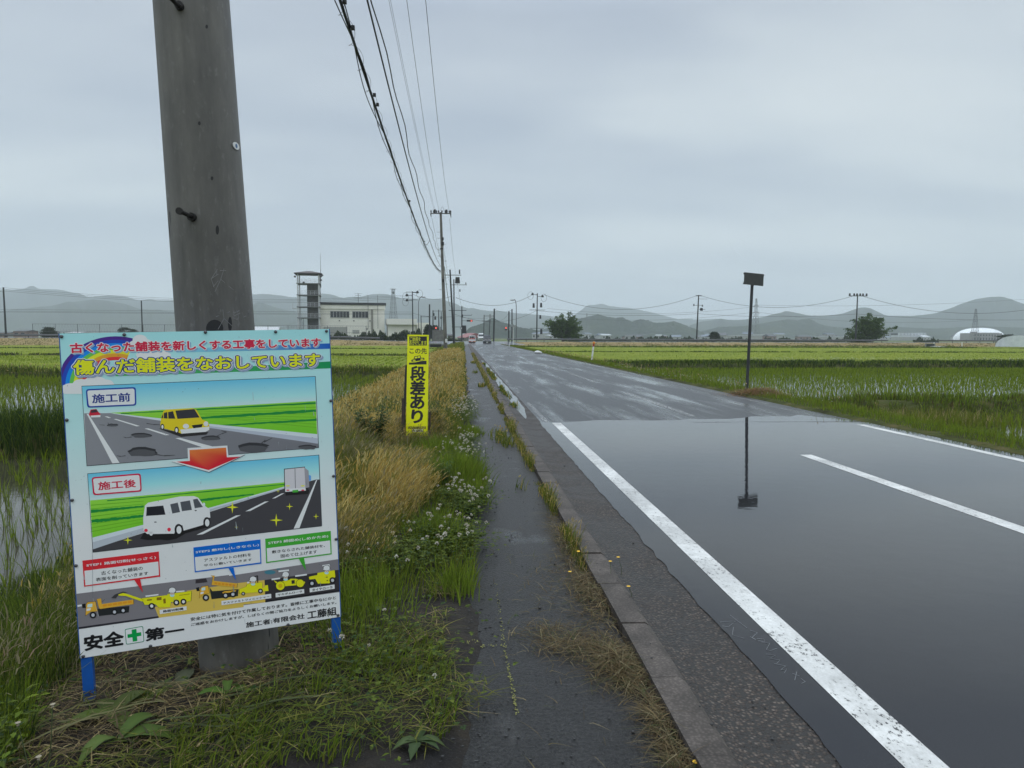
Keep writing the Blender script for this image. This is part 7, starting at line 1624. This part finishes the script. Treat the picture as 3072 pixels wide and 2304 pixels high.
def dock(lab, x, y, n, L_, seed, up=.5, col=((.055, .085, .028), (.075, .105, .038)), wid=.36, name='broadleaf_weed'):
    r = np.random.default_rng(seed); root = thing(name, lab, 'weed', vp(x, y), 0, None); 
    for i in range(n):
        a = 2 * pi * i / n + r.normal() * .5; l = L_ * r.uniform(.65, 1.2); b = MB(); b.col = (0, 0, 0); rows = []; k = 9; c = pick(list(col), 1, r)[0]; u_ = up * r.uniform(.4, 1.3); vs = []; cs = []
        for j in range(k + 1):
            q = j / k; w_ = l * wid * .5 * (sin(pi * min(1, q ** .75 * .97 + .03)) ** .9) * (1 + .12 * sin(j * 2.3)); cx = l * q * cos(a); cy = l * q * sin(a); cz = .015 + l * (u_ * q - u_ * 1.15 * q * q) + .01; sx, sy = -sin(a) * w_, cos(a) * w_; rip = .06 * w_ * sin(j * 2.1 + i)
            vs += [(cx - sx, cy - sy, cz + .18 * w_ + rip), (cx, cy, cz - .1 * w_), (cx + sx, cy + sy, cz + .18 * w_ - rip)]; cs += [c, c * 1.35, c]
        fs = []
        for j in range(k):
            for m_ in (0, 1): fs.append((j * 3 + m_, j * 3 + m_ + 1, j * 3 + m_ + 4, j * 3 + m_ + 3))
        b.add(vs, fs); b.c = [tuple(q) for q in cs]; b.build('leaf', mLeaf, root, True)
dock('upright serrated dock leaves on the trampled ground right below the notice board', -1.02, 3.05, 3, .17, 11, .9, ((.07, .13, .022), (.085, .145, .028)))
dock('pale drooping dock leaves in front of the notice board', -1.32, 2.72, 4, .20, 12, .8, ((.085, .135, .03), (.10, .145, .036)))
dock('large dull wilted leaves lying under the left half of the notice board', -1.45, 2.95, 6, .22, 13, .35, ((.075, .105, .022), (.09, .115, .03)))
dock('dull wilted leaves lying between the blue leg and the concrete pole', -1.30, 3.25, 6, .20, 14, .4, ((.055, .065, .03), (.07, .08, .04)))
dock('broad bright leaves in the left bottom corner', -1.95, 2.35, 6, .20, 15, 1.1, ((.045, .085, .022), (.055, .10, .026)), .42)
dock('broad dark leaves at the left edge of the picture among tall grass', -2.25, 2.75, 6, .26, 16, 1.4, ((.035, .07, .02), (.045, .085, .024)), .34)
dock('light green leaf rosette left of the blue leg foot', -1.82, 2.62, 6, .15, 17, .9, ((.075, .125, .03), (.09, .14, .035)))
dock('low leafy plant on the bare soil beside the footpath', -.17, 2.55, 7, .10, 18, .5, ((.05, .08, .03), (.065, .095, .035)))
dock('small rosette at the bottom of the trampled soil', -.45, 2.3, 6, .09, 19, .5, ((.06, .09, .03),))
dock('limp leaves at the bottom edge below the notice board', -1.18, 2.25, 7, .16, 20, .3, ((.055, .075, .03), (.07, .085, .04)))
def flower(lab, x, y, z, h, seed, kind):
    r = random.Random(seed); root = thing('wild_flower', lab, 'flower', Vector((x, y, z)), 0, 'yellow flowers at the kerb' if kind == 'y' else 'white field flowers'); e = Vector((r.uniform(-.05, .05), r.uniform(-.05, .03), h)); b = MB(); b.tube([(0, 0, -.01), e * .5 + Vector((.01, 0, 0)), e], [.0022, .0018, .0016], 5); b.build('stem', M('flower stem', (.06, .08, .03), .6), root)
    b = MB(); n = 12 if kind == 'y' else 9; R_ = .013 if kind == 'y' else .010
    for i in range(n):
        a = 2 * pi * i / n; d_ = Vector((cos(a), sin(a), .25)) * R_; s_ = Vector((-sin(a), cos(a), 0)) * R_ * .28; b.add([e, e + d_ * .6 - s_, e + d_, e + d_ * .6 + s_], [(0, 1, 2, 3)])
        if kind != 'y': d_ = Vector((cos(a) * .5, sin(a) * .5, -.9)) * R_; b.add([e, e + d_ * .6 - s_, e + d_, e + d_ * .6 + s_], [(0, 1, 2, 3)])
    b.build('petals', M('yellow petals', (.72, .42, .01), .6, .1) if kind == 'y' else M('cream petals', (.30, .26, .18), .6, .3), root)
for i, (u, v, h, lab) in enumerate(((1721, 1657, .10, 'yellow flower highest up the kerb grass'), (1752, 1656, .08, 'faint yellow flower just right of the highest one'), (1690, 1720, .05, 'yellow flower lying low on the footpath side'), (1866, 1671, .14, 'yellow flower leaning over the gutter, upper one'), (1894, 1752, .10, 'yellow flower leaning over the gutter, lower one'), (1826, 1686, .12, 'small yellow flower in the middle of the kerb stems'), (2067, 2296, .04, 'yellow flower at the bottom end of the kerb'))):
    p = G(u, v, h); flower(lab, p.x, p.y, .0, h, i, 'y')
for i, (u, v, h, lab) in enumerate(((118, 2108, .30, 'creamy white flower head highest in the left bottom grass'), (82, 2165, .27, 'creamy white flower head in the middle of the left bottom grass'), (92, 2245, .24, 'creamy white flower head lowest in the left bottom corner'))):
    p = G(u, v, h); flower(lab, p.x, p.y, float(zl(np.array([p.x]), np.array([p.y]))[0]), h, 20 + i, 'w')
# pebbles and crumbs on the footpath
pb = random.Random(3); b = MB()
for i in range(340):
    x, y = pb.uniform(.12, 1.3), 2.0 + 9 * pb.random() ** 1.6; s_ = pb.uniform(.002, .006) * (1.8 if pb.random() < .06 else 1); b.ball((x, y, (.045 if .83 < x < .97 else .003) + s_ * .3), s_ * pb.uniform(.8, 1.4), s_, s_ * .7, 6, 4)
for i in range(800):
    y = 1.9 + 7 * pb.random() ** 1.5; x = .10 + pb.gauss(-.06, .10) - .1 * max(0, 3.6 - y) / 1.6; s_ = .0015 + .0055 * pb.random() ** 2; b.ball((x, y, max(.002, float(zl(np.array([min(x, .1)]), np.array([y]))[0]) if x < .05 else .002) + s_ * .2), s_ * pb.uniform(.7, 1.7), s_ * pb.uniform(.6, 1.2), s_ * .6, 5, 3)
struct(b.build('gravel', M('dark grit', (.03, .03, .03), .6, .4, 40), None, True), 'stuff')
# chalk writing on the new asphalt and a sprayed survey mark on the path
b = MB()
for pts in (((1705, 1866), (1760, 1863), (1735, 1880), (1712, 1878)), ((1740, 1845), (1800, 1884)), ((1752, 1882), (1748, 1905), (1790, 1915)), ((1810, 1890), (1836, 1898), (1818, 1912), (1832, 1920), (1812, 1910)), ((1835, 1915), (1862, 1918), (1862, 1925), (1838, 1922)), ((1850, 1926), (1880, 1930), (1868, 1948), (1880, 1952), (1905, 1945)), ((1866, 1962), (1900, 1966), (1880, 1975), (1916, 1980), (1905, 1990)), ((1895, 1990), (1935, 1998), (1918, 2010), (1940, 2006), (1932, 2018)), ((1960, 2020), (1985, 2028)), ((1975, 2015), (1968, 2040)), ((1990, 2035), (2005, 2045), (1992, 2050))):
    b.tube([G(2160 + (u - 1705) * .853, v, .0075) for u, v in pts], .0009, 4)
o = b.build('chalk_writing', M('chalk', (.27, .28, .29), .9)); struct(o)
b = MB(); pb = random.Random(8)
for i in range(170):
    q = pb.random(); (u0, v0), (u1, v1) = ((1388, 1945), (1512, 1938)) if q < .25 else ((1490, 1750), (1512, 1935)) if q < .45 else ((1512, 1935), (1552, 2145)); k = pb.random(); p = G(u0 + (u1 - u0) * k + pb.gauss(0, 3), v0 + (v1 - v0) * k + pb.gauss(0, 3), .0); s_ = pb.uniform(.0012, .0032); z_ = .0045 if p.x > .08 else .035
    b.box(p.x - s_, p.x + s_, p.y - s_, p.y + s_, z_ - .001, z_ + .001)
struct(b.build('sprayed_survey_mark', M('yellow spray', (.26, .26, .07), .7)))
# little things beside the road far off
b = MB(); b.ball((0, 0, 0), .3, .2, .16, 10, 6); b.ball((.25, 0, -.03), .16, .12, .1, 8, 5); o = b.build('plastic_bag', mWhite, None, True, G(1613, 1057, .12)); tag(o, 'crumpled white bag on the grass edge right of the road, far off', 'bag')
for u, v, D, lab in ((1307, 1035, 120, 'dark square culvert mouth in the left verge beyond the yellow board'), (2793, 1037, 155, 'dark culvert mouth below the end of the long guard rail')):
    r = thing('culvert', lab, 'culvert', PZ(u, D, -.55 if u < 2000 else -.5)); b = MB(); b.box(-1.1, 1.1, 0, .4, 0, .12); b.box(-1.1, 1.1, 0, .4, .75, .9); b.box(-1.1, -.95, 0, .4, .121, .749); b.box(.95, 1.1, 0, .4, .121, .749); b.build('concrete_frame', mConcrete, r); b = MB(); b.box(-.94, .94, .2, .38, .122, .748); b.build('dark_opening', mBlack, r)
# ------------------------------------------------------------------ the rainy air
t = bpy.data.materials.new('rain haze'); t.use_nodes = True; q = t.node_tree; q.nodes.clear()
ho = q.nodes.new('ShaderNodeOutputMaterial'); hv = q.nodes.new('ShaderNodeVolumePrincipled')
hv.inputs['Color'].default_value = (.87, .94, 1, 1); hv.inputs['Density'].default_value = HAZE = .00031; hv.inputs['Anisotropy'].default_value = .1
q.links.new(hv.outputs[0], ho.inputs['Volume'])
b = MB(); b.box(-3600, 3600, -60, 4250, -1.8, 232); o = b.build('haze', t); struct(o, 'stuff')
